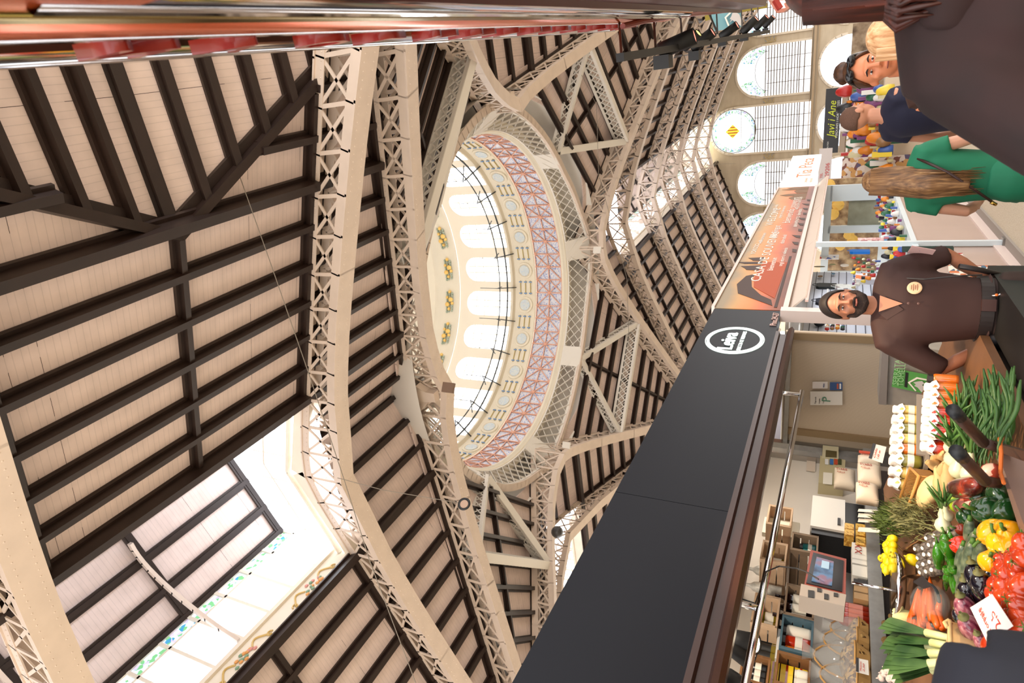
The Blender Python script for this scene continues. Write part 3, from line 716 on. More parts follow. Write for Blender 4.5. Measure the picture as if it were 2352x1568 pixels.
# glazed arched niche at the end of the far lantern, and side walls of the far nave
ap = MB(); 
for r0, r1, y0, y1 in ((2.85, 3.3, -1.2, -1.2), (3.3, 3.3, -1.2, -.1), (3.3, 3.7, -.1, -.1)):
    q = lambda r_, t, y: W(WA + y, 10.25 + r_ * math.cos(t), 15.1 + r_ * math.sin(t))
    for j in range(24):
        t0, t1 = PI * j / 24, PI * (j + 1) / 24; ap.poly(q(r0, t0, y0), q(r0, t1, y0), q(r1, t1, y1), q(r1, t0, y1))
struct(ap.build('trim_3', M_cream))
pn = thing('window_9', W(WA - 1, 10.25, 15.2), 'arched yellow and white end window', 'window'); pn['kind'] = 'structure'; del pn['category']
ap = MB(); ap.poly(W(WA - 1.1, 13.1, 15.1), W(WA - 1.1, 7.4, 15.1), *[W(WA - 1.1, 10.25 - 2.85 * math.cos(t), 15.1 + 2.85 * math.sin(t)) for t in [PI * j / 16 for j in range(17)]])
ap.build('window_glass', mat('yellow_lunette', (250, 246, 220), .3, emit=2, ecol=(255, 250, 226)), pn)
fr = MB()
for dx in (-2.2, -1.2, 0, 1.2, 2.2): fr.bar(W(WA - 1.15, 10.25 + dx, 15.1), W(WA - 1.15, 10.25 + dx, 15.1 + math.sqrt(2.85 ** 2 - dx * dx)), .06, .06)
fr.bar(W(WA - 1.15, 7.4, 16.2), W(WA - 1.15, 13.1, 16.2), .06, .06); fr.build('window_frame', M_cream, pn)
# clerestory wall under the left eave of the far nave, with brown slatted shutters
wl_ = MB(); wl_.box(W(57.5, 10.25 + 13.95, 9.9), (.1, 37.5, .6)); struct(wl_.build('wall_left', M_stone))
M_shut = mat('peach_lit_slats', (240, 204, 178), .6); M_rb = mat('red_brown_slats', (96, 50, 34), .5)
for i in range(5):
    sh = thing('shutter', W(39.4 + i * 7.4 + 3.7, 24.1, 6.6), 'peach panel with red-brown slats under the left eave, ' + ('nearest the dome', 'second from the dome', 'third from the dome', 'fourth from the dome', 'against the end wall')[i], 'shutter')
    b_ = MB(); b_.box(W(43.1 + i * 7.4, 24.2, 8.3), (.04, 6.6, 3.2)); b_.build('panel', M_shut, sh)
    b_ = MB()
    for j in range(9): b_.box(W(39.9 + i * 7.4 + j * .8, 24.12, 8.3), (.06, .16, 3.2))
    for z in (6.7, 9.9): b_.box(W(43.1 + i * 7.4, 24.1, z), (.1, 6.7, .2))
    b_.build('slats', M_rb, sh)
# ================================================================ MARKET STALLS
def panel(name, pts, d, m, parent=None, **k):
    b = MB(); b.prism(pts, d); return b.build(name, m, parent, **k)
def sbox(mb, s0, s1, l0, l1, z0, z1): mb.frame(S((s0 + s1) / 2, (l0 + l1) / 2, (z0 + z1) / 2), SD * (s1 - s0) / 2, SL * (l1 - l0) / 2, Z3 * (z1 - z0) / 2)
M_black = mat('satin_black_board', (24, 25, 31), .42, spec=.15)
M_lit = mat('lit_white_plastic', (235, 245, 240), .4, emit=.55, ecol=(235, 255, 246))
M_brown = mat('brown_gutter_metal', (58, 34, 26), .35)
M_white = mat('white_paint', (236, 234, 230), .5); M_offw = mat('off_white_wall', (226, 218, 208), .6, noise_=.03, nscale=3)
M_steel = mat('brushed_steel', (150, 148, 144), .32, metal=.85, noise_=.12, nscale=20)
M_chrome = mat('chrome', (215, 215, 218), .08, metal=1)
M_dgrey = mat('dark_grey_metal', (66, 64, 64), .4, metal=.3)
FL = 2.30
# --- dark sign board of the greengrocer
sg_ = thing('sign_board', S(3.3, FL, 2.2), 'long dark sign board with a lit oval logo over the vegetable stall', 'sign')
b_ = MB(); sbox(b_, .6, 3.1, FL, FL + .1, 2.2, 2.866); b_.build('board_panel', M_black, sg_)
b_ = MB(); sbox(b_, 3.104, 6.6, FL, FL + .1, 2.2, 2.866); b_.build('board_panel', M_black, sg_)
b_ = MB(); pr = [(0, 2.2), (-.0, 2.17), (.03, 2.16), (.03, 2.11), (-.03, 2.09), (-.05, 2.06), (-.02, 2.04), (.12, 2.05), (.14, 2.2)]
b_.prism([S(.6, FL + x, z) for x, z in pr], SD * 5.42); b_.build('gutter', M_brown, sg_)
oc = S(5.72, FL - .004, 2.535)
def oval(mb, rx, rz, n_=40, rx2=0, rz2=0, off=0):
    o = oc - SL * off
    for i in range(n_):
        t0, t1 = 2 * PI * i / n_, 2 * PI * (i + 1) / n_
        q = lambda a, b, t: o + SD * a * math.cos(t) + Z3 * b * math.sin(t)
        if rx2: mb.add([q(rx, rz, t0), q(rx, rz, t1), q(rx2, rz2, t1), q(rx2, rz2, t0)] + [p + SL * .008 for p in (q(rx, rz, t0), q(rx, rz, t1), q(rx2, rz2, t1), q(rx2, rz2, t0))], [(0, 1, 2, 3), (7, 6, 5, 4), (0, 4, 5, 1), (2, 6, 7, 3)])
RX, RZ_ = .335, .262
b_ = MB(); oval(b_, RX, RZ_, 48, RX * .965, RZ_ * .965, .004); oval(b_, RX * .945, RZ_ * .945, 48, RX * .85, RZ_ * .85, .006); b_.build('lit_oval_rim', M_lit, sg_)
text_mesh('Leiva', .185, 'lit_lettering', M_lit, sg_, S(5.455, FL - .012, 2.525), SD, Z3, .004, sx=1.12, off=.003)
text_mesh('SELECCIO DE VERDURES', .05, 'small_lettering', M_lit, sg_, S(5.455, FL - .01, 2.45), SD, Z3, .002, sx=.88)
text_mesh('Ptos.24-27', .085, 'corner_lettering', mat('pale_pink_letter', (206, 170, 160), .5), sg_, S(6.14, FL - .008, 2.212), SD, Z3, .004, sx=1.0)
# --- souvenir sign
def sunset():
    m = bpy.data.materials.new('sunset_print'); m.use_nodes = True; nt = m.node_tree; N = nt.nodes.new; L = nt.links.new; b = nt.nodes['Principled BSDF']; b.inputs['Roughness'].default_value = .45
    tc = N('ShaderNodeTexCoord'); sp = N('ShaderNodeSeparateXYZ'); L(tc.outputs['Object'], sp.inputs[0])
    nz = N('ShaderNodeTexNoise'); nz.inputs['Scale'].default_value = .9; nz.inputs['Detail'].default_value = 4; L(tc.outputs['Object'], nz.inputs['Vector'])
    a = N('ShaderNodeMath'); a.operation = 'MULTIPLY_ADD'; a.inputs[1].default_value = 1.25; a.inputs[2].default_value = -.12; L(sp.outputs['Z'], a.inputs[0])
    c = N('ShaderNodeMath'); c.operation = 'MULTIPLY_ADD'; c.inputs[1].default_value = .55; L(nz.outputs['Fac'], c.inputs[0]); L(a.outputs[0], c.inputs[2])
    r = N('ShaderNodeValToRGB'); cr = r.color_ramp
    for _ in range(4): cr.elements.new(.5)
    for e, (p, col) in zip(cr.elements, ((0, (60, 28, 18)), (.3, (150, 70, 28)), (.48, (208, 96, 34)), (.66, (214, 130, 56)), (.86, (196, 146, 84)), (1, (150, 130, 100)))): e.position = p; e.color = (*srgb(col), 1)
    L(c.outputs[0], r.inputs['Fac']); L(r.outputs['Color'], b.inputs['Base Color']); return m
ss_ = thing('sign_board', S(10.5, FL, 2.2), 'long orange sunset banner with white lettering over the souvenir stall', 'sign')
b_ = MB(); sbox(b_, 6.62, 14.5, FL, FL + .08, 2.19, 2.866); b_.build('printed_panel', sunset(), ss_)
b_ = MB(); sbox(b_, 6.62, 14.5, FL - .03, FL + .08, 2.14, 2.19); sbox(b_, 6.62, 14.5, FL - .02, FL + .08, 2.866, 2.9); b_.build('aluminium_rail', mat('rosy_aluminium', (206, 180, 168), .3, metal=.5), ss_)
M_prw = mat('printed_white', (238, 230, 220), .6); M_prd = mat('printed_dark_silhouette', (66, 42, 34), .6); M_prt = mat('printed_rust', (176, 72, 26), .6)
def banner_text(t, s, z, h, sx): text_mesh(t, h, 'banner_lettering', M_prw, ss_, S(s, FL - .004, z), SD, Z3, .001, sx=sx)
for t, s, z, h, sx in (('CASA DE SOUVENIRS', 7.62, 2.52, .16, 1.75), ('WELCOME', 10.75, 2.66, .17, 1.75), ('bienvenido souvenirs', 10.9, 2.42, .17, 1.6), ('benvingut', 9.9, 2.54, .14, 1.5), ('willkommen', 9.5, 2.7, .08, 1.8), ('YOKOSO', 8.9, 2.72, .09, 1.6), ('BENVENUTO', 10.6, 2.3, .07, 2), ('bienvenue', 8.1, 2.42, .1, 1.5), ('dobrodosli', 9.5, 2.4, .08, 1.6), ('ongi etorri a valencia', 8.3, 2.33, .07, 1.6), ('gusto de verle', 11.7, 2.72, .09, 1.6), ('soyez les bienvenus', 11.3, 2.58, .08, 1.7), ('benvidos', 11.5, 2.3, .09, 1.7), ('WELKOM HARTELIJK', 12.0, 2.36, .08, 1.7)): banner_text(t, s, z, h, sx)
def sil(pts, m, name='printed_shape', d=.002): panel(name, [S(s, FL - .002, z) for s, z in pts], -SL * d, m, ss_)
sil([(6.75, 2.3), (6.95, 2.5), (7.15, 2.7), (7.5, 2.76), (7.85, 2.7), (7.95, 2.6), (7.7, 2.62), (7.4, 2.58), (7.1, 2.45), (6.95, 2.33)], M_prd, 'printed_hut_roof')
sil([(7.0, 2.3), (7.4, 2.56), (7.75, 2.6), (8.5, 2.57), (8.5, 2.28)], M_prt, 'printed_hut_wall')
sil([(6.7, 2.25), (8.8, 2.25), (8.8, 2.28), (6.7, 2.28)], M_prd, 'printed_waterline')
for s0, w_, h_ in ((8.1, .25, .3), (8.4, .12, .42), (8.55, .2, .25)): sil([(s0, 2.58), (s0 + w_, 2.58), (s0 + w_ * .8, 2.58 + h_ * .8), (s0 + w_ * .4, 2.58 + h_ * .6), (s0 + .1 * w_, 2.58 + h_ * .5)], M_prd, 'printed_tree')
for s0, w_, h_ in ((13.0, .4, .3), (13.4, .25, .48), (13.7, .5, .25), (14.1, .15, .5), (14.25, .2, .4)): sil([(s0, 2.3), (s0 + w_, 2.3), (s0 + w_, 2.3 + h_ * .7), (s0 + w_ / 2, 2.3 + h_), (s0, 2.3 + h_ * .75)], mat('printed_towers', (128, 92, 56), .6), 'printed_towers')
for i in range(10): s0 = 9 + i * .42; sil([(s0, 2.21), (s0 + .16, 2.21), (s0 + .2, 2.27 + .03 * (i % 3)), (s0 + .03, 2.26)], M_prd, 'printed_reflection')
aw = thing('awning_valance', S(10.5, FL - .1, 1.97), 'cream folded awning panels below the orange souvenir banner', 'awning')
for s0, s1 in ((6.7, 9.2), (9.22, 11.8), (11.82, 15.0)):
    b_ = MB(); b_.prism([S(s0, FL + .02, 2.14), S(s0, FL - .13, 1.985 if s0 > 6.8 else 1.99), S(s0, FL - .125, 1.975), S(s0, FL + .035, 2.13)], SD * (s1 - s0)); b_.build('awning_panel', mat('cream_awning', (224, 206, 190), .6), aw)
b_ = MB(); b_.prism([S(6.62, FL - .12, 1.985), S(6.62, FL - .12, 1.955), S(6.62, FL - .1, 1.955), S(6.62, FL - .1, 1.985)], SD * 8.4); b_.build('awning_edge', mat('pink_reflection_tint', (230, 196, 184), .5), aw)  # pink light reflection is put into this strip's colour
# --- white sign beyond
tp = thing('sign_board', S(16.5, 2.2, 2.2), 'backlit white sign with orange handwriting beyond the souvenir banner', 'sign')
P0, P1 = S(14.55, 2.26, 0), S(18.4, 2.12, 0); dx_ = (P1 - P0).normalized()
b_ = MB(); b_.prism([P0 + Z3 * 2.2, P1 + Z3 * 2.2, P1 + Z3 * 2.87, P0 + Z3 * 2.87], SL * .1); b_.build('backlit_panel', mat('backlit_white', (245, 245, 245), .4, emit=.75, ecol=(255, 255, 255)), tp)
M_or = mat('orange_letter', (236, 130, 66), .5)
text_mesh('Tia', .42, 'lettering', M_or, tp, P0 + dx_ * .75 + Z3 * 2.32 - SL * .01, dx_, Z3, .003, sx=1.7)
text_mesh('Peca', .42, 'lettering', M_or, tp, P0 + dx_ * 1.9 + Z3 * 2.34 - SL * .01, dx_, Z3, .003, sx=1.75)
text_mesh('cansalada\nembotits', .1, 'small_lettering', mat('pink_small_letter', (240, 180, 150), .5), tp, P0 + dx_ * .1 + Z3 * 2.36 - SL * .01, dx_, Z3, .002, sx=1.4)
# --- greengrocer's cubicle: end wall, back wall, ceiling
ew = thing('partition_wall', S(6.1, 2.9, .9), 'beige mesh-textured partition with stickers closing the far end of the vegetable stall', 'partition')
b_ = MB(); sbox(b_, 6.1, 6.14, 2.33, 3.62, .2, 2.12); b_.build('mesh_panel', ramp_mat('fine_mesh_panel', ((.45, (176, 156, 132)), (.55, (204, 186, 162))), 60, .7, 'wave'), ew)
b_ = MB(); sbox(b_, 6.07, 6.1, 2.33, 2.40, .2, 2.1); sbox(b_, 6.07, 6.1, 3.36, 3.43, .2, 2.1); b_.build('tan_strip', mat('tan_strip', (140, 116, 84), .6), ew)
b_ = MB(); sbox(b_, 6.05, 6.1, 2.5, 3.6, 2.06, 2.1); b_.build('top_channel', M_steel, ew)
for nm_, px_, c_, txt in (('card_sticker', (1866, 877, 1901, 892), (226, 216, 208), '))) VISA'), ('blue_sticker', (1906, 878, 1935, 896), (54, 84, 130), ''), ('parking_sticker', (1861, 899, 1935, 930), (226, 218, 206), '')):
    x0, y0, x1, y1 = px_; q = [ats(x, y, 6.06) for x, y in ((x0, y0), (x1, y0), (x1, y1), (x0, y1))]
    st = panel(nm_, q, SD * .006, mat('sticker_' + nm_, c_, .5), ew)
q = ats(1907, 924, 6.055); text_mesh('P', .11, 'green_letter', mat('sage_green', (92, 140, 112), .5), ew, q, -SL, Z3, .001, sx=1)
q = ats(1894, 890, 6.055); text_mesh('VISA', .022, 'blue_letter', mat('ink_blue', (50, 80, 140), .5), ew, q, -SL, Z3, .001)
for i, (xx, t) in enumerate(((1871, 'Paga amb'), (1880, 'targeta'), (1889, 'i aparca'))): text_mesh(t, .02, 'small_lettering', mat('ink_grey', (96, 84, 80), .6), ew, ats(xx + 3, 927, 6.055), -SL, Z3, .0005)
for i in range(2):
    q = [ats(x, y, 6.055) for x, y in ((1922 + i * 6, 881), (1926 + i * 6, 881), (1926 + i * 6, 893), (1922 + i * 6, 893))]; panel('card_logo', q, SD * .002, mat(('sticker_red', 'sticker_white')[i], ((190, 90, 60), (230, 230, 230))[i], .5), ew)
pt_ = thing('corner_post', S(6.5, 2.3, 0), 'white aluminium post between the vegetable stall and the souvenir stall', 'post')
b_ = MB(); sbox(b_, 6.44, 6.56, 2.24, 2.36, 0, 2.2); b_.build('post_shaft', mat('rosy_white_aluminium', (222, 204, 196), .35), pt_)
b_ = MB(); sbox(b_, 6.42, 6.58, 2.22, 2.38, 0, .06); b_.build('post_foot', M_steel, pt_)
bw = MB(); sbox(bw, 1.4, 6.1, 3.62, 3.68, .3, 2.35); struct(bw.build('wall_back', M_offw))
st_ = thing('steel_post', S(6.0, 3.6, .9), 'brushed steel upright in the back corner of the vegetable stall', 'post')
b_ = MB(); sbox(b_, 6.0, 6.07, 3.5, 3.62, .9, 2.3); b_.build('upright', M_steel, st_); b_ = MB(); sbox(b_, 5.9, 6.0, 3.56, 3.62, .9, 2.3); b_.build('cover_strip', mat('shiny_steel', (176, 170, 164), .2, metal=.9), st_)
cl = MB(); sbox(cl, .6, 6.55, 2.42, 3.7, 2.5, 2.54); struct(cl.build('ceiling', mat('stall_ceiling', (214, 214, 214), .6)))
du_ = thing('ceiling_duct', S(4.6, 3.4, 2.35), 'dark grey duct where the stall ceiling meets the back wall', 'duct')
b_ = MB(); sbox(b_, 3.9, 5.9, 3.5, 3.62, 2.28, 2.4); b_.build('duct_run', M_dgrey, du_); b_ = MB(); sbox(b_, 3.8, 3.98, 3.4, 3.62, 2.22, 2.46); b_.build('duct_box', M_dgrey, du_)
# shelf and counter
sh_ = thing('back_shelf', S(3.5, 3.3, 1.40), 'long brushed steel shelf carrying the jars and packets along the back wall', 'shelf')
b_ = MB(); sbox(b_, 1.6, 5.4, 3.12, 3.6, 1.40, 1.425); b_.build('shelf_top', M_steel, sh_); b_ = MB(); sbox(b_, 1.6, 5.4, 3.10, 3.13, 1.35, 1.43); b_.build('shelf_edge', M_steel, sh_)
b_ = MB(); sbox(b_, 1.6, 5.4, 3.3, 3.6, 1.0, 1.35); b_.build('recess_shade_block', mat('recess_shade_brown', (60, 44, 36), .6), sh_)  # solid block; the shade under the shelf is put into its colour
ct = thing('counter', S(3.5, 2.9, 0), 'grey worktop behind the vegetables', 'counter')
b_ = MB(); sbox(b_, 1.2, 5.6, 2.62, 3.3, .98, 1.02); b_.build('worktop', mat('grey_worktop', (104, 98, 92), .4), ct); b_ = MB(); sbox(b_, 1.3, 5.5, 2.8, 3.2, 0, .98); b_.build('cabinet_body', mat('counter_brown', (90, 68, 56), .5), ct)
ds_ = thing('display_table', S(3.1, 2.0, 0), 'wooden display table heaped with vegetables', 'table')
b_ = MB(); b_.prism([S(1.0, 1.42, 1.0), S(1.0, 1.6, 1.03), S(1.0, 2.9, 1.29), S(1.0, 2.9, 1.33), S(1.0, 1.6, 1.07), S(1.0, 1.42, 1.04)], SD * 3.5); b_.build('table_top', mat('display_wood', (110, 74, 46), .6, noise_=.2, nscale=6), ds_)
b_ = MB(); sbox(b_, 1.1, 4.2, 1.5, 2.5, .1, 1.02); b_.build('table_base', mat('table_base_brown', (52, 38, 30), .7), ds_)  # one even dark brown for the whole base
# chrome hanging rail
hr = thing('hanging_rail', S(4, 2.4, 2.0), 'polished steel tube rail hanging below the dark sign board', 'rail')
A0 = atl(1842, 899, 2.42); A1 = atl(1712, 1568, 2.42)
b_ = MB(); b_.tube([A0, lerp(A0, A1, .5), A1 + (A1 - A0) * .2], .019, 12); b_.build('rail_tube', M_chrome, hr, True)
for q in ((1788, 901, 1838, 906), (1675, 1381, 1748, 1398)):
    a = atl(q[0], q[1], 2.42); b = atl(q[2], q[3], 2.42); b_ = MB(); b_.tube([a + Z3 * .08, b], .016, 10); b_.build('rail_hanger', M_chrome, hr, True)
cb = MB(); cb.tube([atl(x, y, 2.38) for x, y in ((1675, 1372), (1700, 1374), (1735, 1385), (1748, 1350), (1760, 1312), (1790, 1300), (1830, 1305), (1850, 1312), (1880, 1330))], .004, 5); cb.build('cable', mat('black_cable', (24, 22, 22), .5), hr)
# scale with screen
scn = thing('scale_display', S(3.3, 2.5, 1.5), 'grey and red price-computing display showing a blue screen, hung on the rail', 'scale')
def pl(pts, l): return [atl(x, y, l) for x, y in pts]
b_ = MB(); b_.prism(pl([(1862, 1262), (1944, 1283), (1942, 1376), (1845, 1355)], 2.42), SL * .08); b_.build('screen_housing', mat('dull_red_case', (130, 62, 50), .4), scn)
b_ = MB(); b_.prism(pl([(1868, 1268), (1938, 1287), (1934, 1358), (1852, 1338)], 2.415), SL * .02); b_.build('screen_bezel', mat('screen_black', (26, 24, 26), .15), scn)
scr = ramp_mat('screen_picture', ((.3, (40, 52, 80)), (.45, (76, 110, 150)), (.55, (120, 90, 110)), (.7, (110, 130, 170))), 9, .2)
b_ = MB(); b_.prism(pl([(1876, 1278), (1915, 1289), (1911, 1344), (1864, 1333)], 2.41), SL * .01); b_.build('screen', scr, scn)
b_ = MB(); b_.prism(pl([(1888, 1286), (1905, 1290), (1904, 1306), (1886, 1302)], 2.405), SL * .005); b_.build('screen_window', mat('screen_pale', (150, 180, 205), .3), scn)
b_ = MB(); b_.prism(pl([(1840, 1340), (1944, 1365), (1940, 1392), (1836, 1366)], 2.40), SL * .1); b_.build('keypad_case', mat('grey_case', (150, 140, 130), .4), scn)
for x, y, w_, h_ in ((1863, 1362, 14, 16), (1882, 1353, 10, 8), (1898, 1368, 10, 12), (1920, 1364, 10, 8)):
    b_ = MB(); b_.prism(pl([(x - w_ / 2, y - h_ / 2), (x + w_ / 2, y - h_ / 2 + 2), (x + w_ / 2, y + h_ / 2 + 2), (x - w_ / 2, y + h_ / 2)], 2.395), SL * .004); b_.build('keypad_label', mat('label_black', (40, 38, 36), .4), scn)
wb_ = thing('weighing_pan', ata(2070, 1345, 3) , 'round shiny steel weighing pan hung on a rod over the counter', 'scale pan')
pc = atl(2062, 1345, 2.5); b_ = MB(); b_.lathe([(.0, -.03), (.13, -.025), (.16, .0), (.165, .02), (.15, .015), (.0, -.02)], pc, Z3, 24); b_.build('pan', M_chrome, wb_, True)
b_ = MB(); b_.tube([atl(1957, 1338, 2.5), atl(2088, 1362, 2.5)], .007, 8); b_.build('rod', M_chrome, wb_, True)
# spotlights under the sign
def spot(mb_, c, d, r=.05, L=.2): mb_.lathe([(0, 0), (r * .96, 0), (r, .01), (r, L), (r * .86, L), (r * .8, L - .03), (0, L - .035)], c, d, 20)
for i, (x, y, dd) in enumerate(((1672, 1470, (-.1, -.35, -.75)), (1690, 1475, (.3, -.2, -.8)), (1676, 1555, (0, -.3, -.7)))):
    c = atl(x - (18 if i == 1 else 8), y - (10 if i == 1 else 0), 2.75); t = thing('spotlight', c, ('black cylinder spotlight with a slotted back, higher of the pair under the dark sign', 'lit black cylinder spotlight glowing white, lower of the pair under the dark sign', 'black cylinder spotlight nearest the bottom edge of the picture')[i], 'spotlight')
    d = V(dd).normalized(); b_ = MB(); spot(b_, c, d, .05, .16); b_.build('lamp_body', mat('matt_black', (26, 26, 28), .5), t, True)
    b_ = MB(); b_.box(c + Z3 * .08, (.1, .06, .09)); b_.build('lamp_driver', M_dgrey, t)
    lo = MB(); lo.lathe([(0, .155), (.04, .155)], c, d, 16); lo.build('lamp_lens', mat('lamp_lens', (255, 250, 240), .3, emit=14, ecol=(255, 236, 205)), t)
# real lamps of the stall (warm spots aimed at the vegetables)
def lamp(loc, tgt, w, size=.06, ang=70, col=(1, .72, .42), name='stall_lamp'):
    ld = bpy.data.lights.new(name, 'SPOT'); ld.energy = w; ld.spot_size = math.radians(ang); ld.shadow_soft_size = size; ld.color = col; ld.spot_blend = .4
    o = bpy.data.objects.new(name, ld); COL.objects.link(o); o.location = loc; o.rotation_euler = (V(tgt) - V(loc)).to_track_quat('-Z', 'Y').to_euler(); return o
lamp(S(2.2, 1.4, 2.75), S(3.0, 2.0, 1.1), 95, .03, 75)
lamp(S(3.6, 1.0, 2.8), S(4.0, 2.1, 1.1), 75, .03, 60)
lamp(S(2.6, 2.6, 2.42), S(2.9, 3.5, 1.5), 26, .05, 120, (1, .86, .7))
lamp(S(4.6, 2.7, 2.42), S(4.8, 3.6, 1.6), 24, .05, 120, (1, .88, .74))
# ---------------------------------------------------------------- souvenir shop
slat = thing('slat_wall', S(9.5, 3.8, .3), 'pale blue slatted display wall of the souvenir stall', 'display wall')
b_ = MB(); sbox(b_, 6.62, 13.5, 3.85, 3.9, .3, 2.3); b_.build('slat_board', mat('pale_blue_board', (208, 214, 228), .5), slat)
b_ = MB()
for z in [.6 + .13 * i for i in range(12)]: sbox(b_, 6.62, 13.5, 3.84, 3.852, z, z + .012)
b_.build('slat_grooves', mat('groove_grey', (70, 72, 84), .5), slat)
cl = MB(); sbox(cl, 6.62, 14.4, 2.4, 3.9, 2.12, 2.16); struct(cl.build('ceiling', mat('souvenir_ceiling', (190, 180, 165), .4)))
M_dl = mat('downlight_glow', (255, 255, 255), .3, emit=5, ecol=(240, 248, 255))
for i, (x, y) in enumerate(((1823, 721), (1812, 745), (1843, 727), (1858, 705), (1863, 672), (1853, 737), (1836, 752))):
    c = atz(x, y, 2.118); t = thing('downlight', c, 'bright round downlight in the souvenir stall ceiling', 'lamp', 'downlights in the souvenir stall ceiling')
    b_ = MB(); b_.lathe([(0, -.001), (.05, -.001)], c, Z3, 16); b_.build('glass_disc', M_dl, t); b_ = MB(); b_.lathe([(.05, 0), (.062, -.008), (.07, 0)], c, Z3, 16); b_.build('trim_ring', M_white, t)
lamp(S(8.5, 2.9, 2.1), S(8.6, 3.4, 1), 60, .1, 150, (.95, .97, 1)); lamp(S(11.5, 2.9, 2.1), S(11.6, 3.3, 1), 60, .1, 150, (.95, .97, 1))
M_alu = mat('white_aluminium_frame', (212, 222, 226), .35)
M_pink = mat('rosy_steel_panel', (196, 172, 160), .3, metal=.35, noise_=.06, nscale=2)
cs = thing('shop_counter', S(11, 2.2, 0), 'pinkish steel counter front of the souvenir stall with a glass edge', 'counter')
b_ = MB(); sbox(b_, 6.7, 14.4, 2.17, 2.2, .12, .88); b_.build('front_panel', M_pink, cs)
b_ = MB(); sbox(b_, 6.7, 14.4, 2.15, 2.19, .03, .13); b_.build('kick_rail', mat('rosy_rail', (226, 206, 196), .3), cs)
b_ = MB(); sbox(b_, 6.7, 14.4, 2.13, 2.75, .86, .92); b_.build('counter_top', M_alu, cs)
b_ = MB(); sbox(b_, 6.7, 14.4, 2.05, 2.2, 0, .03); b_.build('floor_plinth', mat('grey_plinth', (150, 140, 130), .6), cs)
po = thing('shop_post', S(8.76, 2.14, 0), 'slim white upright at the front of the souvenir stall counter', 'post')
b_ = MB(); sbox(b_, 8.73, 8.79, 2.1, 2.16, .0, 1.97); b_.build('post_shaft', M_alu, po); b_ = MB(); sbox(b_, 8.7, 8.82, 2.07, 2.18, .0, .05); b_.build('post_foot', M_steel, po)
# window unit facing the aisle end
wu = thing('shop_window', S(14.5, 3.2, .2), 'pale blue framed window unit at the far end of the souvenir stall', 'window')
b_ = MB(); 
for l0, l1, z0, z1 in ((2.3, 4.7, 1.86, 2.0), (2.3, 2.62, .3, 1.9), (3.13, 3.28, .9, 1.9), (4.1, 4.3, .3, 1.9), (2.3, 4.7, .78, .96), (2.3, 4.7, .25, .34)): sbox(b_, 14.44, 14.52, l0, l1, z0, z1)
b_.build('window_frame', M_alu, wu)
b_ = MB(); sbox(b_, 14.49, 14.51, 2.62, 3.13, .96, 1.55); b_.build('mirror_pane', ramp_mat('greenish_mirror', ((.3, (120, 118, 96)), (.6, (150, 150, 128))), 3, .3), wu)
b_ = MB(); sbox(b_, 14.49, 14.51, 2.3, 4.7, .3, .8); b_.build('lower_panel', mat('blue_white_panel', (196, 204, 222), .5), wu)
bk = thing('food_cabinet', S(15.3, 3.3, .2), 'lit shop interior seen through the pale blue window unit', 'cabinet')
b_ = MB(); sbox(b_, 15.3, 15.4, 2.3, 4.8, .8, 2.0); b_.build('back_panel', ramp_mat('dim_shop_interior', ((.35, (110, 84, 60)), (.5, (170, 140, 104)), (.65, (206, 180, 140))), 6, .6), bk)
M_bag = mat('glowing_yellow_paper', (232, 190, 100), .6, emit=.15, ecol=(240, 190, 90))  # plain paper with a weak glow added, so the bags look lit
for i, (x, y, s_) in enumerate(((1912, 455, .1), (1925, 470, .11), (1912, 490, .12), (1930, 565, .1), (1950, 540, .1), (1958, 552, .1), (1906, 423, .1))):
    c = ats(x, y, 15.1); b_ = MB(); b_.ell(c, SL * s_, SD * s_ * .4, Z3 * s_ * .9, 8, 6, lambda t, p: 1 + .25 * math.sin(3 * t + i)); tag(b_.build('paper_bag', M_bag), 'crumpled yellow paper bag glowing behind the pale blue window', 'bag', 'yellow paper bags behind the window unit')
# wares: every piece an object
def ware(name, x, y, w, h, l, m, label, cat, d=.03, group=None, kind='box', rot=0):
    c = atl(x, y, l); X = SD * math.cos(rot) + Z3 * math.sin(rot); Y = X.cross(SL).normalized(); Y = Y if Y.z > 0 else -Y; b_ = MB()
    if kind == 'box': b_.frame(c, X * w / 2, Y * h / 2, SL * d / 2)
    elif kind == 'ell': b_.ell(c, X * w / 2, SL * d / 2, Y * h / 2, 12, 8)
    elif kind == 'bag':
        b_.prism([c + X * u * w + Y * v * h for u, v in ((-.45, -.5), (.45, -.5), (.5, .35), (.35, .5), (-.35, .5), (-.5, .35))], SL * d)
        b_.tube([c + X * w * .25 * math.cos(t) + Y * (h * .45 + w * .3 * math.sin(t)) for t in [PI * j / 8 for j in range(9)]], .006, 4)
    elif kind == 'disc': b_.lathe([(0, 0), (w / 2, 0), (w / 2, d), (0, d)], c, SL, 20)
    elif kind == 'cloth': b_.add([c + X * (u / 6 - .5) * w + Y * (-.5 + v * 1.0) * h + SL * .03 * math.sin(u * 2.1) for u in range(7) for v in (0, 1)], [(2 * u, 2 * u + 2, 2 * u + 3, 2 * u + 1) for u in range(6)])
    o = b_.build(name, m, None, kind in ('ell',)); return tag(o, label, cat, group)
multi = lambda n_, cols, sc, k='voronoi': ramp_mat(n_, [(i / len(cols), c) for i, c in enumerate(cols)], sc, .5, k, interp='CONSTANT')
m_apron = multi('apron_print', ((236, 232, 228), (212, 60, 40), (236, 236, 236), (60, 90, 170), (240, 240, 236)), 14)
m_pink = multi('fan_box_print', ((226, 180, 176), (236, 200, 196), (190, 120, 120), (240, 216, 210)), 30)
m_blue = mat('bright_blue_bag', (20, 120, 216), .4); m_navy = mat('navy_cloth', (22, 28, 44), .6); m_red = mat('red_lacquer', (190, 44, 30), .35)
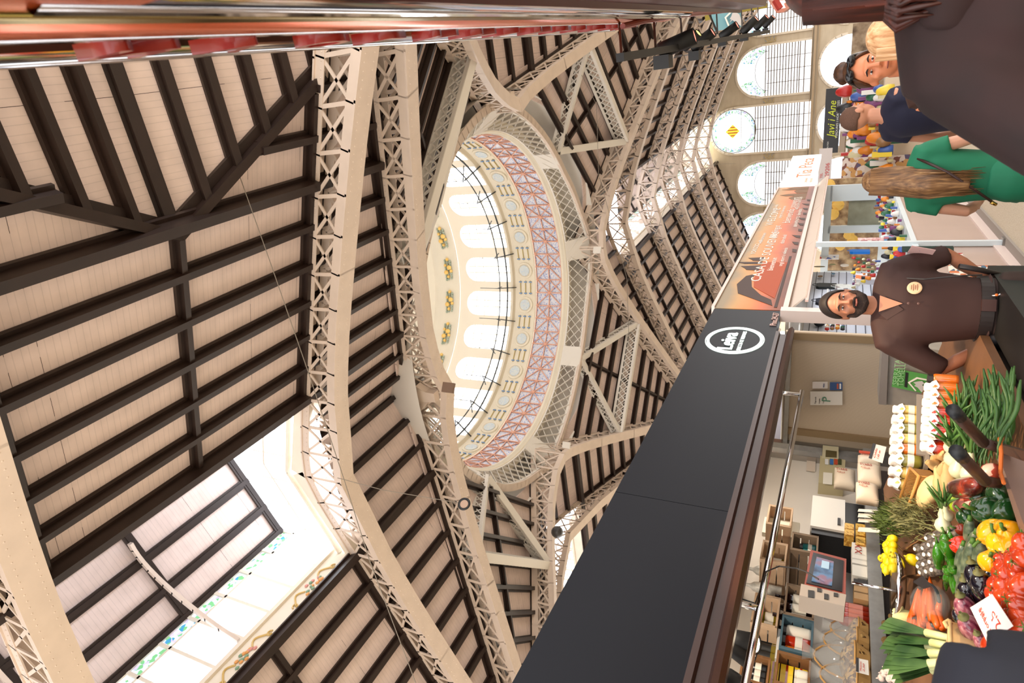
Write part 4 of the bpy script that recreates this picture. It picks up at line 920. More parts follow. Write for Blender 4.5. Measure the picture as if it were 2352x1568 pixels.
WR = [('apron', 1905, 590, .3, .36, 3.8, m_apron, 'white apron printed with red and blue figures hanging on the blue wall', 'apron', .02, 'cloth'),
 ('shopping_bag', 1975, 575, .2, .34, 3.4, m_blue, 'bright blue souvenir bag hanging beside the slim post', 'bag', .05, 'bag'),
 ('shopping_bag', 1898, 654, .26, .34, 3.8, mat('dark_print_bag', (24, 30, 32), .5), 'black souvenir bag with pale lettering, upper one behind the guard', 'bag', .05, 'bag'),
 ('shopping_bag', 1900, 690, .28, .36, 3.8, m_navy, 'dark navy bag above the guard\'s head', 'bag', .06, 'bag'),
 ('cap', 1882, 738, .22, .18, 3.76, mat('black_cap', (14, 20, 28), .7), 'black cap with a yellow emblem hanging by the white corner post', 'cap', .16, 'ell'),
 ('cap', 1893, 722, .17, .13, 3.78, mat('blue_cap', (40, 70, 170), .7), 'blue cap half hidden behind the black cap', 'cap', .12, 'ell'),
 ('cap', 1912, 730, .16, .11, 3.78, mat('sage_cap', (120, 170, 160), .7), 'sage green cap beside the guard\'s temple', 'cap', .12, 'ell'),
 ('shopping_bag', 1942, 657, .28, .34, 3.8, multi('bicycle_bag', ((228, 230, 226), (234, 236, 232), (228, 230, 226), (150, 140, 140)), 22), 'white cloth bag with a fine drawing, next to the black bag', 'bag', .03, 'bag'),
 ('round_plaque', 1940, 608, .15, .15, 3.8, mat('cream_plaque', (240, 232, 220), .4), 'round cream plaque with dark rim hanging on the blue wall', 'plaque', .02, 'disc'),
 ('ornament', 1882, 612, .09, .22, 3.8, mat('olive_metal', (110, 96, 50), .4, metal=.4), 'olive metal butterfly ornament on the blue wall', 'ornament', .02, 'ell'),
 ('ornament', 1884, 634, .14, .09, 3.8, mat('bronze_metal', (120, 90, 50), .4, metal=.4), 'bronze butterfly ornament with spread wings, lower one', 'ornament', .02, 'ell'),
 ('ornament', 1912, 607, .12, .12, 3.8, mat('sage_metal', (150, 150, 110), .4, metal=.3), 'sage green lizard ornament under the apron', 'ornament', .02, 'ell'),
 ('ornament', 1914, 628, .13, .07, 3.8, mat('blue_green_metal', (90, 130, 160), .4, metal=.3), 'blue and green lizard ornament beside the round plaque', 'ornament', .02, 'ell'),
 ('folding_fan', 1930, 560, .1, .42, 2.6, m_red, 'long red fringed fan hanging from the awning', 'fan', .04, 'box'),
 ('gift_box', 2000, 553, .16, .34, 2.5, m_pink, 'pink patterned gift case hanging on the slim post', 'case', .06, 'box'),
 ('gift_box', 2070, 547, .09, .42, 2.4, multi('flower_fan_blue', ((90, 140, 190), (200, 120, 130), (110, 160, 200)), 20), 'blue flowered fan case above the pink one on the post', 'case', .05, 'box'),
 ('gift_box', 2125, 549, .09, .4, 2.35, multi('flower_fan_pink', ((220, 170, 160), (200, 90, 90), (230, 200, 180)), 20), 'pink flowered fan case low on the slim post', 'case', .05, 'box'),
 ('brochure', 2160, 553, .07, .3, 2.3, mat('dark_red_cloth', (120, 40, 40), .6), 'dark red scarf at the bottom of the slim post', 'scarf', .04, 'box'),
 ('tea_towel', 2160, 590, .22, .42, 2.12, multi('calendar_print', ((226, 214, 206), (180, 40, 30), (230, 220, 214), (90, 120, 90)), 10), 'red and white printed towel hung on the counter front', 'towel', .02, 'cloth'),
 ('tea_towel', 2260, 628, .62, .55, 2.1, multi('tile_print', ((226, 210, 190), (70, 100, 120), (200, 110, 60), (230, 216, 200), (150, 60, 50)), 22), 'tile-patterned souvenir towel hung on the counter front behind the guard', 'towel', .02, 'cloth'),
 ('tea_towel', 2130, 572, .12, .5, 2.12, mat('green_black_towel', (40, 60, 50), .6), 'dark green folded towel beside the slim post', 'towel', .02, 'cloth'),
 ('teddy_shirts', 1990, 640, .36, .3, 3.2, multi('white_shirt_print', ((232, 232, 232), (200, 200, 210), (236, 120, 50), (234, 234, 234)), 9), 'white folded shirt beside the guard\'s shoulder', 'shirt', .08, 'box')]
for (nme, x, y, w_, h_, l_, m_, lab, cat, d_, kd) in WR: ware(nme.replace('teddy_shirts', 'folded_shirt'), x, y, w_, h_, l_, m_, lab, cat, d_, None, kd)
text_mesh('VALENCIA', .045, 'print_lettering', M_white, bpy.data.objects.get('shopping_bag.001'), atl(1903, 672, 3.69), SD, Z3, .001, sx=1.1)
cols = [(178, 34, 28), (34, 34, 38), (228, 226, 220), (30, 90, 60), (220, 130, 30), (60, 90, 160), (200, 190, 150), (140, 100, 60), (230, 200, 60), (120, 60, 110)]
mc = [mat('trinket_colour_%s' % 'abcdefghij'[i], c, .4) for i, c in enumerate(cols)]
def trinket(c, s_, m_, k, label, cat, group, name='trinket'):
    b_ = MB()
    if k == 0: b_.lathe([(0, 0), (s_ * .5, 0), (s_ * .55, s_ * .5), (s_ * .35, s_ * 1.1), (s_ * .2, s_ * 1.3), (0, s_ * 1.35)], c, Z3, 8)
    elif k == 1: b_.frame(c + Z3 * s_ * .6, SD * s_ * .45, SL * s_ * .15, Z3 * s_ * .6)
    elif k == 2: b_.ell(c + Z3 * s_ * .5, SD * s_ * .5, SL * s_ * .4, Z3 * s_ * .5, 8, 6)
    else: b_.lathe([(0, 0), (s_ * .4, 0), (s_ * .45, s_ * .9), (s_ * .4, s_ * .95), (s_ * .3, s_ * .1), (0, s_ * .1)], c, Z3, 10)
    return tag(b_.build(name, m_, None, k in (0, 2)), label, cat, group)
# rows of key rings and figurines on the blue wall, rows of small goods on the counter
for r_ in range(6):
    for i in range(9):
        x = 1966 + r_ * 11 + rnd.uniform(-2, 2); y = 592 + i * 8.5 + r_ * 1.5
        if y > 664 - r_ * 8: continue
        trinket(atl(x, y, 3.3 - r_ * .08), rnd.uniform(.035, .06), mc[(r_ * 3 + i * 7) % 10], (r_ + i) % 4, 'little key ring or figurine hanging among many beside the guard\'s shoulder', 'trinket', 'key rings and figurines on the blue wall')
for r_ in range(8):
    for i in range(11):
        s_ = 9.0 + i * .48 + r_ * .05; l_ = 2.2 + r_ * .07
        trinket(S(s_, l_, .92 + r_ * .015), rnd.uniform(.05, .11), mc[(r_ * 5 + i * 3) % 10], (r_ * 2 + i) % 4, 'small souvenir standing among many on the white counter top', 'souvenir', 'small souvenirs along the white counter', 'souvenir')
for i in range(9): trinket(S(7.1 + i * .17, 2.4, .92), .12, mc[(i * 3 + 2) % 10], 1, 'small souvenir box on the counter behind the guard', 'souvenir', 'souvenir boxes behind the guard', 'souvenir_box')
for i in range(16): trinket(atl(1905 + (i % 4) * 12, 748 + (i // 4) * 2.5 - (i % 3), 3.0 - (i // 4) * .05), .05, mc[(i * 7 + 6) % 10], 2, 'tiny coloured figure on the little shelves by the white corner post', 'figurine', 'tiny figures by the corner post', 'figurine')
# ---------------------------------------------------------------- sausage and produce stalls further along
js = thing('sign_board', S(26, 1.8, 1.85), 'black sign with yellow-green handwriting far down the aisle', 'sign')
JX = -SL; q0 = ats(1928, 350, 26); q1 = ats(1930, 201, 26); jl = (q1 - q0).length; q0.z = 1.86; 
b_ = MB(); b_.prism([q0, q0 + JX * jl, q0 + JX * jl + Z3 * .5, q0 + Z3 * .5], SD * .1); b_.build('sign_panel', mat('sign_black', (30, 30, 32), .4), js)
text_mesh('Javi i Ane', .34, 'script_lettering', mat('lime_script', (204, 214, 50), .5), js, q0 + JX * .55 + Z3 * .16 - SD * .01, JX, Z3, .003, shear=.3, sx=.95)
text_mesh('VERDURES I HORTALISSES', .1, 'lettering', mat('pale_letter', (220, 220, 214), .5), js, q0 + JX * .5 + Z3 * .05 - SD * .01, JX, Z3, .003, sx=1.1)
text_mesh('ECOLOGIA', .07, 'small_lettering', mat('pale_letter', (220, 220, 214), .5), js, q0 + JX * .06 + Z3 * .32 - SD * .01, JX, Z3, .003)
b_ = MB(); b_.prism([q0 - Z3 * .2, q0 + JX * jl - Z3 * .2, q0 + JX * jl - Z3 * .02, q0 - Z3 * .02], SD * .1); b_.build('shutter_box', ramp_mat('striped_shutter', ((.3, (150, 130, 110)), (.7, (178, 160, 140))), 12, .6, 'wave'), js)
b_ = MB(); b_.prism([q0 - Z3 * .3, q0 + JX * (jl + 1) - Z3 * .3, q0 + JX * (jl + 1) - Z3 * .24, q0 - Z3 * .24], -SD * .2); b_.build('white_rail', M_white, js)
fs = thing('market_stall', S(27, 3, 0), 'dim shop front below the black handwritten sign, stacked with goods', 'stall')
b_ = MB(); b_.prism([q0 + JX * -3 - Z3 * 1.86 + SD * 1.0, q0 + JX * (jl + 2) - Z3 * 1.86 + SD, q0 + JX * (jl + 2) - Z3 * .2 + SD, q0 - JX * 3 - Z3 * .2 + SD], SD * .1)
b_.build('stall_back', ramp_mat('stall_goods_dim', ((.3, (90, 70, 54)), (.5, (150, 128, 104)), (.7, (190, 170, 146))), 3, .7), fs)
tl = thing('sign_board', ats(1915, 395, 21), 'pale red-lettered telephone sign under the orange handwriting sign', 'sign')
q = ats(1906, 440, 21); b_ = MB(); b_.prism([q, q + JX * 1.25, q + JX * 1.25 + Z3 * .34, q + Z3 * .34], SD * .05); b_.build('sign_panel', mat('grey_pink_board', (206, 196, 192), .5), tl)
text_mesh('963829206', .16, 'red_numerals', mat('thin_red', (200, 70, 70), .5), tl, q + JX * .12 + Z3 * .05 - SD * .01, JX, Z3, .002)
text_mesh('TEL', .1, 'red_lettering', mat('thin_red', (200, 70, 70), .5), tl, q + JX * .4 + Z3 * .22 - SD * .01, JX, Z3, .002)
# shelves of produce seen between the people
for r_ in range(7):
    for i in range(14):
        c = ats(1960 + r_ * 15 + rnd.uniform(-4, 4), 205 + i * 15 + rnd.uniform(-5, 5), 19 - r_ * .6)
        trinket(c, rnd.uniform(.12, .3), mc[(r_ * 3 + i * 7 + (i * r_) % 5) % 10], (r_ + i) % 3, 'jar, packet or fruit on the crowded stall behind the shoppers', 'goods', 'goods on the crowded stall behind the shoppers', 'packet')
fr_ = thing('glass_rack', ats(1980, 425, 17), 'rack of small framed pictures left of the woman in green', 'rack')
for i in range(3):
    for j in range(2):
        a = ats(1957 + j * 14, 418 + i * 9, 17); b_ = MB(); b_.frame(a, SL * .05, SD * .02, Z3 * .075); b_.build('picture', mat('dark_picture', (70, 54, 52), .4), fr_)
b_ = MB(); a = ats(1966, 427, 17.05); b_.frame(a, SL * .2, SD * .01, Z3 * .22); b_.build('rack_frame', M_white, fr_)
cv = thing('rolling_counter', ats(2090, 330, 17), 'white fridge counter of the stall behind the shoppers', 'counter')
b_ = MB(); a = S(17, 1.2, .55); b_.frame(a, SL * 1.2, SD * .3, Z3 * .45); b_.build('counter_body', mat('warm_white_counter', (226, 206, 180), .35), cv)
for i in range(5):
    a = ats(2060, 288 + i * 9, 16.4); b_ = MB(); b_.frame(a, SL * .045, SD * .05, Z3 * .2); tag(b_.build('carton', mc[(3, 8, 3, 8, 3)[i]]), 'green and yellow carton on the stall behind the navy shirt', 'carton', 'green and yellow cartons')
# patterned scarves
b_ = MB(); a0 = ats(1956, 372, 16.5); b_.frame(ats(2020, 385, 16.5), SL * .25, SD * .02, Z3 * .75); tag(b_.build('scarf', multi('scarf_print', ((206, 190, 176), (120, 70, 60), (200, 150, 90), (216, 200, 190), (90, 80, 110)), 12)), 'long patterned scarf hanging left of the woman in green', 'scarf')
for i in range(6): trinket(ats(1968 + i * 8, 348 + (i * 5) % 14, 18), .16, mat('glowing_orange_packet', (236, 130, 40), .4, emit=.3, ecol=(255, 140, 50)), 2, 'glowing orange packet above the patterned scarf', 'packet', 'orange packets above the scarf', 'packet')  # ordinary packets; the orange glow is added to their material
# ================================================================ RED AND CHROME STALL overhead on the right, with its lamps
k8 = lambda z: EYE + .8 * (z - EYE)
rs = thing('stall_canopy', W(1.6, -.128, 2.3), 'polished chrome and orange-red stall canopy running along the top edge of the picture', 'canopy')
M_orc = mat('orange_mirror_metal', (236, 104, 48), .2, metal=.75); M_redl = mat('red_lacquer_letter', (150, 26, 16), .3, coat=.6); M_maroon = mat('dark_maroon_panel', (70, 16, 12), .35)
M_gold = mat('dull_gold_metal', (150, 126, 60), .2, metal=1)
BB = -.128
def sweep(prof, a0, a1, m, name, da=0, smooth=False):
    b_ = MB(); n_ = len(prof); vs = [W(a0, BB - x, k8(z)) for x, z in prof] + [W(a1, BB - x + da, k8(z)) for x, z in prof]
    b_.add(vs, [(i, i + 1, i + 1 + n_, i + n_) for i in range(n_ - 1)]); return b_.build(name, m, rs, smooth)
A1 = 3.75
sweep([(.02, 3.24), (-.012, 3.235), (-.02, 3.21), (-.012, 3.185), (.02, 3.18)], .2, A1, M_chrome, 'chrome_top_lip', .0, True)
sweep([(.0, 3.18), (.03, 3.165), (.03, 2.945), (0, 2.935)], .2, A1, mat('letter_backing_mirror', (190, 130, 110), .1, metal=1), 'letter_backing')
sweep([(.0, 2.95), (-.012, 2.94), (-.01, 2.92), (0, 2.915)], .2, A1, M_chrome, 'chrome_strip', 0, True)
sweep([(.0, 2.915), (-.014, 2.87), (-.01, 2.82), (.004, 2.775)], .38, A1, M_orc, 'orange_band', 0, True)
sweep([(.004, 2.775), (-.01, 2.76), (.0, 2.74), (.01, 2.735)], .42, A1, M_gold, 'gold_bead', 0, True)
sweep([(.01, 2.735), (-.008, 2.71), (0, 2.68), (.012, 2.672)], .45, A1, M_chrome, 'chrome_bead', 0, True)
sweep([(.012, 2.672), (.03, 2.66), (.03, 2.45), (.2, 2.4)], .5, 5.5, M_maroon, 'maroon_panel')
b_ = MB(); b_.prism([W(.3, BB - .0, k8(2.95)), W(.56, BB - .0, k8(2.95)), W(.56, BB, k8(2.3)), W(.3, BB, k8(2.3))], V((.05, 0, 0))); b_.build('orange_return', M_orc, rs)
for i, ch in enumerate('NVOLANVALIVAN'):
    text_mesh(ch, .155, 'red_letter', M_redl, rs, W(.66 + i * .225, BB + .012, k8(2.955)), V((0, 1, 0)), Z3, .012, sx=1.0, off=.003)
# grey canopy continuation
gc = thing('canopy_edge', W(5, -.3, 2.4), 'grey painted canopy edge of the stall beyond the chrome one', 'canopy')
b_ = MB(); b_.prism([W(3.78, -.15, 2.74), W(9.5, -.36, 2.72), W(9.5, -.62, 2.60), W(3.78, -.26, 2.50)], Z3 * .05); b_.build('canopy_soffit', mat('grey_soffit', (170, 160, 156), .5), gc)
b_ = MB(); b_.prism([W(3.78, -.14, 2.70), W(3.78, -.14, 2.78), W(9.5, -.34, 2.78), W(9.5, -.34, 2.70)], V((.02, 0, 0))); b_.build('canopy_fascia', mat('grey_fascia', (150, 140, 134), .5), gc)
rp = thing('red_pipe', W(6, -.2, 2.6), 'thin red-brown pipe under the grey canopy edge', 'pipe')
b_ = MB(); b_.tube([atz(1430, 60, 2.6), atz(1480, 48, 2.6), atz(1560, 36, 2.58), atz(1680, 24, 2.52)], .012, 8); b_.build('pipe', mat('red_brown_pipe', (140, 50, 34), .4), rp)
b_ = MB()
for x, y in ((1525, 38), (1545, 36), (1585, 32), (1600, 28)): b_.bar(atz(x, y, 2.6), atz(x, y - 10, 2.62), .008, .008)
b_.build('pipe_clips', M_dgrey, rp)
# row of black spotlights on a hanging track
tr = thing('lamp_track', atz(1440, 130, 2.5), 'black track hung on thin rods, carrying the row of cylinder spotlights', 'track')
TZ = 2.5; tp_ = [atz(1424, 132, TZ), atz(1500, 113, TZ)]
d_ = (atz(1700, 84, TZ) - tp_[0]).normalized()
b_ = MB(); b_.bar(tp_[0], tp_[0] + d_ * 5.2, .03, .03); b_.build('track_bar', mat('deep_black', (13, 13, 14), .55), tr)
b_ = MB()
for x0, y0, x1, y1 in ((1421, 30, 1428, 132), (1500, 16, 1506, 110), (1561, 14, 1566, 80), (1623, 18, 1648, 76), (1645, 14, 1648, 76), (1702, 10, 1705, 62), (1725, 10, 1728, 44), (1740, 8, 1742, 44)):
    q = atz(x1, y1, TZ); b_.bar(q, q + (atz(x0, y0, TZ + .2) - q) * 1.0, .01, .01)
b_.build('hanging_rods', M_dgrey, tr)
LM = [((1515, 118), (1597, 82), 'nearest black spotlight of the hanging row, pink light in its mouth'), ((1570, 112), (1605, 75), 'black spotlight with a yellowish lit mouth, behind the nearest one'), ((1590, 112), (1638, 73), 'third black spotlight, pointing up to a pink glow'), ((1655, 85), (1694, 57), 'fourth black spotlight of the row, under the blue sign'), ((1705, 75), (1738, 42), 'fifth black spotlight, in front of the arched window'), ((1735, 66), (1762, 38), 'sixth black spotlight of the row'), ((1755, 62), (1777, 38), 'farthest black spotlight of the hanging row')]
for i, ((x0, y0), (x1, y1), lab) in enumerate(LM):
    dist = (3.5, 3.62, 4.3, 5.3, 6.3, 7.3, 8.2)[i]; p = CAM + ray(x0, y0).normalized() * dist; q = CAM + ray(x1, y1).normalized() * (dist * 1.0 - .03); dd = (q - p); L_ = dd.length; dd.normalize(); rr = L_ * .22
    t = thing('spotlight', p, lab, 'spotlight')
    b_ = MB(); spot(b_, p, dd, rr, L_); b_.build('lamp_body', mat('deep_black', (13, 13, 14), .55), t, True)
    lo = MB(); lo.lathe([(0, L_ * .97), (rr * .88, L_ * .97)], p, dd, 16); lo.build('lamp_mouth', mat('pink_lamp_glow' if i != 1 else 'yellow_lamp_glow', (255, 170, 150) if i != 1 else (255, 240, 150), .3, emit=.9, ecol=(255, 150, 130) if i != 1 else (255, 240, 150)), t)
    if i != 1: b_ = MB(); b_.box(p - CU * L_ * .3 - Z3 * L_ * .1, (L_ * .35, L_ * .52, L_ * .42), V((1, 0, 0)), V((0, 1, 0))); b_.build('lamp_driver', mat('deep_black', (13, 13, 14), .55), t)
# blue stall sign with the white bird head, khaki edge
bs = thing('sign_board', atz(1680, 40, 3.1), 'pale blue sign with a white bird head in a hexagon, high behind the spotlights', 'sign')
def pq(pts, d): return [CAM + ray(x, y) * d for x, y in pts]
DQ = 11
b_ = MB(); b_.prism(pq([(1632, 20), (1702, 10), (1702, 62), (1640, 72)], DQ), V((0, .1, 0))); b_.build('sign_panel', mat('pale_teal_board', (112, 158, 168), .5), bs)
b_ = MB(); b_.prism(pq([(1672, 60), (1664, 40), (1690, 14), (1692, 17), (1668, 41), (1675, 58)], DQ * .995), V((0, .02, 0))); b_.build('hexagon_line', M_prw, bs)
b_ = MB(); b_.prism(pq([(1676, 44), (1680, 36), (1682, 30), (1690, 28), (1698, 33), (1702, 44), (1702, 60), (1690, 52), (1682, 46), (1676, 52), (1680, 44)], DQ * .994), V((0, .02, 0))); b_.build('bird_head', mat('sign_grey_white', (196, 190, 188), .5), bs)
b_ = MB(); b_.prism(pq([(1703, 12), (1760, 6), (1762, 18), (1704, 28)], DQ), V((0, .1, 0))); b_.build('khaki_edge', mat('khaki_board', (136, 120, 44), .5), bs)
b_ = MB(); b_.prism(pq([(1618, 30), (1632, 28), (1634, 44), (1620, 48)], DQ), V((0, .1, 0))); b_.build('khaki_end', mat('khaki_board', (136, 120, 44), .5), bs)
ps = thing('stall_corner', atz(1820, 15, 2.2), 'pinkish stall corner with a glowing pink strip, top right behind the dark hair', 'stall')
b_ = MB(); b_.prism(pq([(1764, 0), (1784, 30), (1800, 28), (1818, 14), (1850, 0)], 6), V((0, .3, 0))); b_.build('corner_panel', mat('dusty_pink', (190, 140, 124), .5), ps)
b_ = MB(); b_.prism(pq([(1778, 2), (1792, 20), (1804, 18), (1800, 8), (1815, 0)], 5.95), V((0, .02, 0))); b_.build('pink_light', mat('pink_neon', (255, 210, 200), .4, emit=1.2, ecol=(255, 196, 180)), ps)
b_ = MB(); b_.tube(pq([(1780, 0), (1786, 10), (1792, 20)], 5.9), .03, 6); b_.build('red_rope', mat('red_rope', (170, 50, 40), .6), ps)
# big centre truss rods and pendant
pd_ = thing('pendant_pole', W(41, 10.2, 12), 'long thin pole hanging from the steel tie rods of the far nave', 'pole')
J = ata(1494, 507, 46.7)
b_ = MB(); b_.bar(J, ata(1494, 660, 46.7) , .07, .07); b_.build('pole', M_ironw, pd_)
b_ = MB()
for x, y in ((1468, 408), (1510, 380), (1545, 455)): b_.bar(J, ata(x, y, 46.7), .12, .1)
b_.bar(J, ata(1375, 511, 46.7), .12, .12); b_.bar(ata(1468, 508, 46.7), J, .3, .3); b_.build('tie_rods', M_iron, pd_)
# wires across the hall and the hanging mirror
for i, (pts, lab) in enumerate((([(445, 112, 12), (540, 375, 12), (620, 600, 12), (710, 860, 12), (790, 1100, 12), (850, 1290, 12), (955, 1568, 12)], 'long thin wire crossing the whole near roof'), ([(1290, 80, 30), (1370, 240, 30), (1375, 400, 30), (1440, 640, 30), (1445, 800, 30)], 'thin wire hanging in front of the far girders'), ([(1500, 560, 30), (1545, 420, 40), (1640, 377, 60), (1690, 376, 66)], 'thin wire strung towards the end wall'))):
    t = thing('wire', CAM + ray(pts[0][0], pts[0][1]) * 10, lab, 'wire'); b_ = MB(); b_.tube([CAM + ray(x, y) * d for x, y, d in pts], .008 if i == 0 else .012, 4); b_.build('strand', mat('grey_wire', (130, 120, 108), .5), t)
mr = thing('hanging_mirror', CAM + ray(1066, 1157) * 15, 'small oval mirror with a black frame hung on a wire below the dome girder', 'mirror')
c = CAM + ray(1066, 1157) * 15; b_ = MB(); ax = (CAM - c).normalized(); b_.lathe([(.10, 0), (.13, .02), (.16, 0), (.13, -.03)], c, (ax + V((.5, 0, .3))).normalized(), 20); b_.build('mirror_frame', mat('mirror_black', (20, 20, 22), .4), mr, True)
b_ = MB(); b_.lathe([(0, 0), (.12, 0)], c, (ax + V((.5, 0, .3))).normalized(), 20); b_.build('mirror_glass', mat('mirror_pink', (190, 160, 140), .2), mr)
b_ = MB(); b_.tube([c + V((0, 0, .13)), CAM + ray(880, 1125) * 14.5, CAM + ray(775, 1097) * 14.5], .008, 4); b_.build('mirror_wire', mat('grey_wire', (130, 120, 108), .5), mr)
fl = thing('floodlight', CAM + ray(1280, 1220) * 27, 'dark floodlight clamped on the arch beside the left nave lantern', 'floodlight')
b_ = MB(); b_.lathe([(0, 0), (.22, 0), (.26, .1), (.16, .4), (0, .42)], CAM + ray(1280, 1222) * 27, V((.7, -.6, -.3)), 14); b_.build('lamp_head', M_dgrey, fl, True)
for i, (x, y, l_) in enumerate(((1301, 1022, 'white floodlight on the left corner block of the ring girder'), (1372, 574, 'white lamp below the far corner block of the ring girder'), (1030, 890, 'brown box lamp beside the near corner of the dome ring'))):
    t = thing('box_lamp', CAM + ray(x, y) * (20 if i == 2 else 28), l_, 'lamp'); b_ = MB(); b_.box(CAM + ray(x, y) * (17.5 if i == 2 else 28), (.28, .12, .35), V((.8, .6, 0)), V((-.6, .8, 0))); b_.build('lamp_case', (M_ironw, M_ironw, mat('brown_case', (120, 96, 80), .5))[i], t)
# ================================================================ GOODS OF THE VEGETABLE STALL
M_lw = mat('pale_crate_wood', (206, 176, 146), .7, noise_=.12, nscale=14); M_gw = mat('grey_crate_wood', (140, 118, 96), .7, noise_=.15, nscale=14); M_bc = mat('blue_painted_crate', (74, 104, 118), .6, noise_=.15, nscale=10); M_bw = mat('brown_crate_wood', (138, 96, 58), .7, noise_=.15, nscale=14)
def crate(x0, x1, y0, y1, m, label, l0=3.22, l1=3.58):
    """open-fronted crate; x0..x1 top to bottom, y0..y1 far to near edge of its mouth"""
    a = atl(x1, (y0 + y1) / 2, l0); s1 = atl((x0 + x1) / 2, y0, l0).dot(SD); s0 = atl((x0 + x1) / 2, y1, l0).dot(SD); z0 = a.z; z1 = atl(x0, (y0 + y1) / 2, l0).z
    t = thing('crate', S((s0 + s1) / 2, (l0 + l1) / 2, z0), label, 'crate'); T_ = .012
    for nme, bx in (('bottom_board', (s0, s1, l0, l1, z0, z0 + T_)), ('top_board', (s0, s1, l0, l1, z1 - T_, z1)), ('back_board', (s0, s1, l1 - T_, l1, z0, z1))):
        b_ = MB(); sbox(b_, *bx); b_.build(nme, m, t)
    for nme, sx in (('side_slats', s0), ('side_slats', s1 - T_)):
        b_ = MB(); h = (z1 - z0) / 3
        for i in range(3): sbox(b_, sx, sx + T_, l0, l1, z0 + i * h + .004, z0 + (i + 1) * h - .004)
        sbox(b_, sx - .006, sx + T_ + .004, l0, l0 + .03, z0, z1); b_.build(nme, m, t)
    return s0, s1, z0 + T_, z1
def bottle(p, h, r, mg, ml, label, group=None, mc=None, lab=True):
    t = thing('bottle', p, label, 'bottle', group); b_ = MB(); b_.lathe([(0, 0), (r, 0), (r, h * .6), (r * .9, h * .68), (r * .35, h * .78), (r * .3, h * .93), (0, h * .93)], p, Z3, 14); b_.build('glass', mg, t, True)
    if lab: b_ = MB(); b_.lathe([(r * 1.02, h * .15), (r * 1.02, h * .52)], p, Z3, 14); b_.build('paper_label', ml, t, True)
    b_ = MB(); b_.lathe([(0, h), (r * .36, h), (r * .38, h * .9)], p, Z3, 10); b_.build('cap', mc or mat('bottle_cap', (200, 180, 120), .4), t); return t
def jar(p, h, r, mg, label, group=None, ml=None, mcap=None, cloth=False, name='jar'):
    t = thing(name, p, label, 'jar', group); b_ = MB(); b_.lathe([(0, 0), (r, 0), (r * 1.02, h * .1), (r, h * .75), (r * .8, h * .84), (0, h * .84)], p, Z3, 14); b_.build('filled_glass', mg, t, True)
    if ml: b_ = MB(); b_.lathe([(r * 1.04, h * .26), (r * 1.04, h * .5)], p, Z3, 14); b_.build('paper_label', ml, t, True)
    b_ = MB()
    if cloth:
        n_ = 16; vs = []
        for k, (rr, zz) in enumerate(((0, 1.08), (.55, 1.1), (.78, 1.04), (.7, .93), (1.0, .8), (1.25, .68))):
            for i in range(n_): a = 2 * PI * i / n_; w_ = 1 + (.14 * math.cos(a * 4) if k > 3 else .05 * math.cos(a * 8) if k > 1 else 0); vs.append(p + V((math.cos(a) * r * rr * w_, math.sin(a) * r * rr * w_, h * (zz + (.06 * math.cos(a * 4) if k > 3 else 0)))))
        b_.add(vs, [(k * n_ + i, k * n_ + (i + 1) % n_, (k + 1) * n_ + (i + 1) % n_, (k + 1) * n_ + i) for k in range(5) for i in range(n_)]); b_.build('cloth_cap', mcap or mat('white_cloth', (240, 234, 226), .8), t, True)
    else: b_.lathe([(0, h), (r * .85, h), (r * .85, h * .82)], p, Z3, 14); b_.build('lid', mcap or mat('jar_lid', (40, 36, 34), .4), t)
    return t
M_oil = mat('olive_oil', (150, 130, 30), .12, coat=.6); M_dkg = mat('dark_bottle_glass', (40, 18, 16), .1, coat=.6); M_pl = mat('paper_label_white', (236, 230, 216), .6); M_rd = mat('red_sauce', (176, 44, 16), .15, coat=.5); M_orj = mat('orange_preserve', (206, 104, 24), .15, coat=.5); M_ye = mat('yellow_preserve', (214, 180, 90), .2, coat=.4); M_gn = mat('green_preserve', (130, 124, 50), .2, coat=.4)
A_ = crate(1762, 1820, 1162, 1206, M_lw, 'pale wooden crate highest on the back wall, holding a white booklet with a red pepper')
q = S(lerp(A_[0], A_[1], .5), 3.35, (A_[2] + A_[3]) / 2); b_ = MB(); b_.frame(q - Z3 * .02, SD * .1, SL * .02, Z3 * .13); bk_ = tag(b_.build('booklet', mat('ivory_card', (238, 232, 214), .6)), 'ivory booklet with a red pepper drawing in the pale crate', 'booklet')
b_ = MB(); b_.ell(q - SL * .022 + Z3 * .0, SD * .012, SL * .003, Z3 * .05, 8, 6); b_.build('pepper_drawing', M_rd, bk_)
B_ = crate(1748, 1808, 1244, 1288, M_lw, 'pale wooden crate with two oil bottles, left of the grey crate with teal labels')
C_ = crate(1817, 1880, 1226, 1266, M_gw, 'small grey wooden crate holding teal-labelled jars')
D_ = crate(1728, 1790, 1366, 1436, M_lw, 'pale wooden crate with two white-labelled oil bottles side by side')
E_ = crate(1802, 1872, 1345, 1416, M_gw, 'grey wooden crate full of dark wine bottles')
F_ = crate(1792, 1868, 1418, 1496, M_bc, 'blue painted crate holding red preserves and white packets')
G_ = crate(1780, 1862, 1502, 1578, M_bw, 'brown wooden crate with stacked yellow and red tins')
H_ = crate(1700, 1768, 1502, 1568, M_bw, 'dark brown wooden crate with black tins under the spotlights')
g = 'oil bottles in the pale crates'
for c_, n_ in ((B_, 2), (D_, 3)):
    for i in range(n_): bottle(S(lerp(c_[0], c_[1], (i + .6) / (n_ + .2)), 3.36, c_[2]), min(.25, (c_[3] - c_[2]) * 1.0), .034, M_oil, M_pl, 'white-labelled olive oil bottle standing in a pale crate', g)
for i in range(3): jar(S(lerp(C_[0], C_[1], (i + .6) / 3.2), 3.32, C_[2]), .11, .035, mat('teal_label_jar', (40, 120, 120), .3), 'jar with a teal label in the small grey crate', 'teal jars in the grey crate', M_pl)
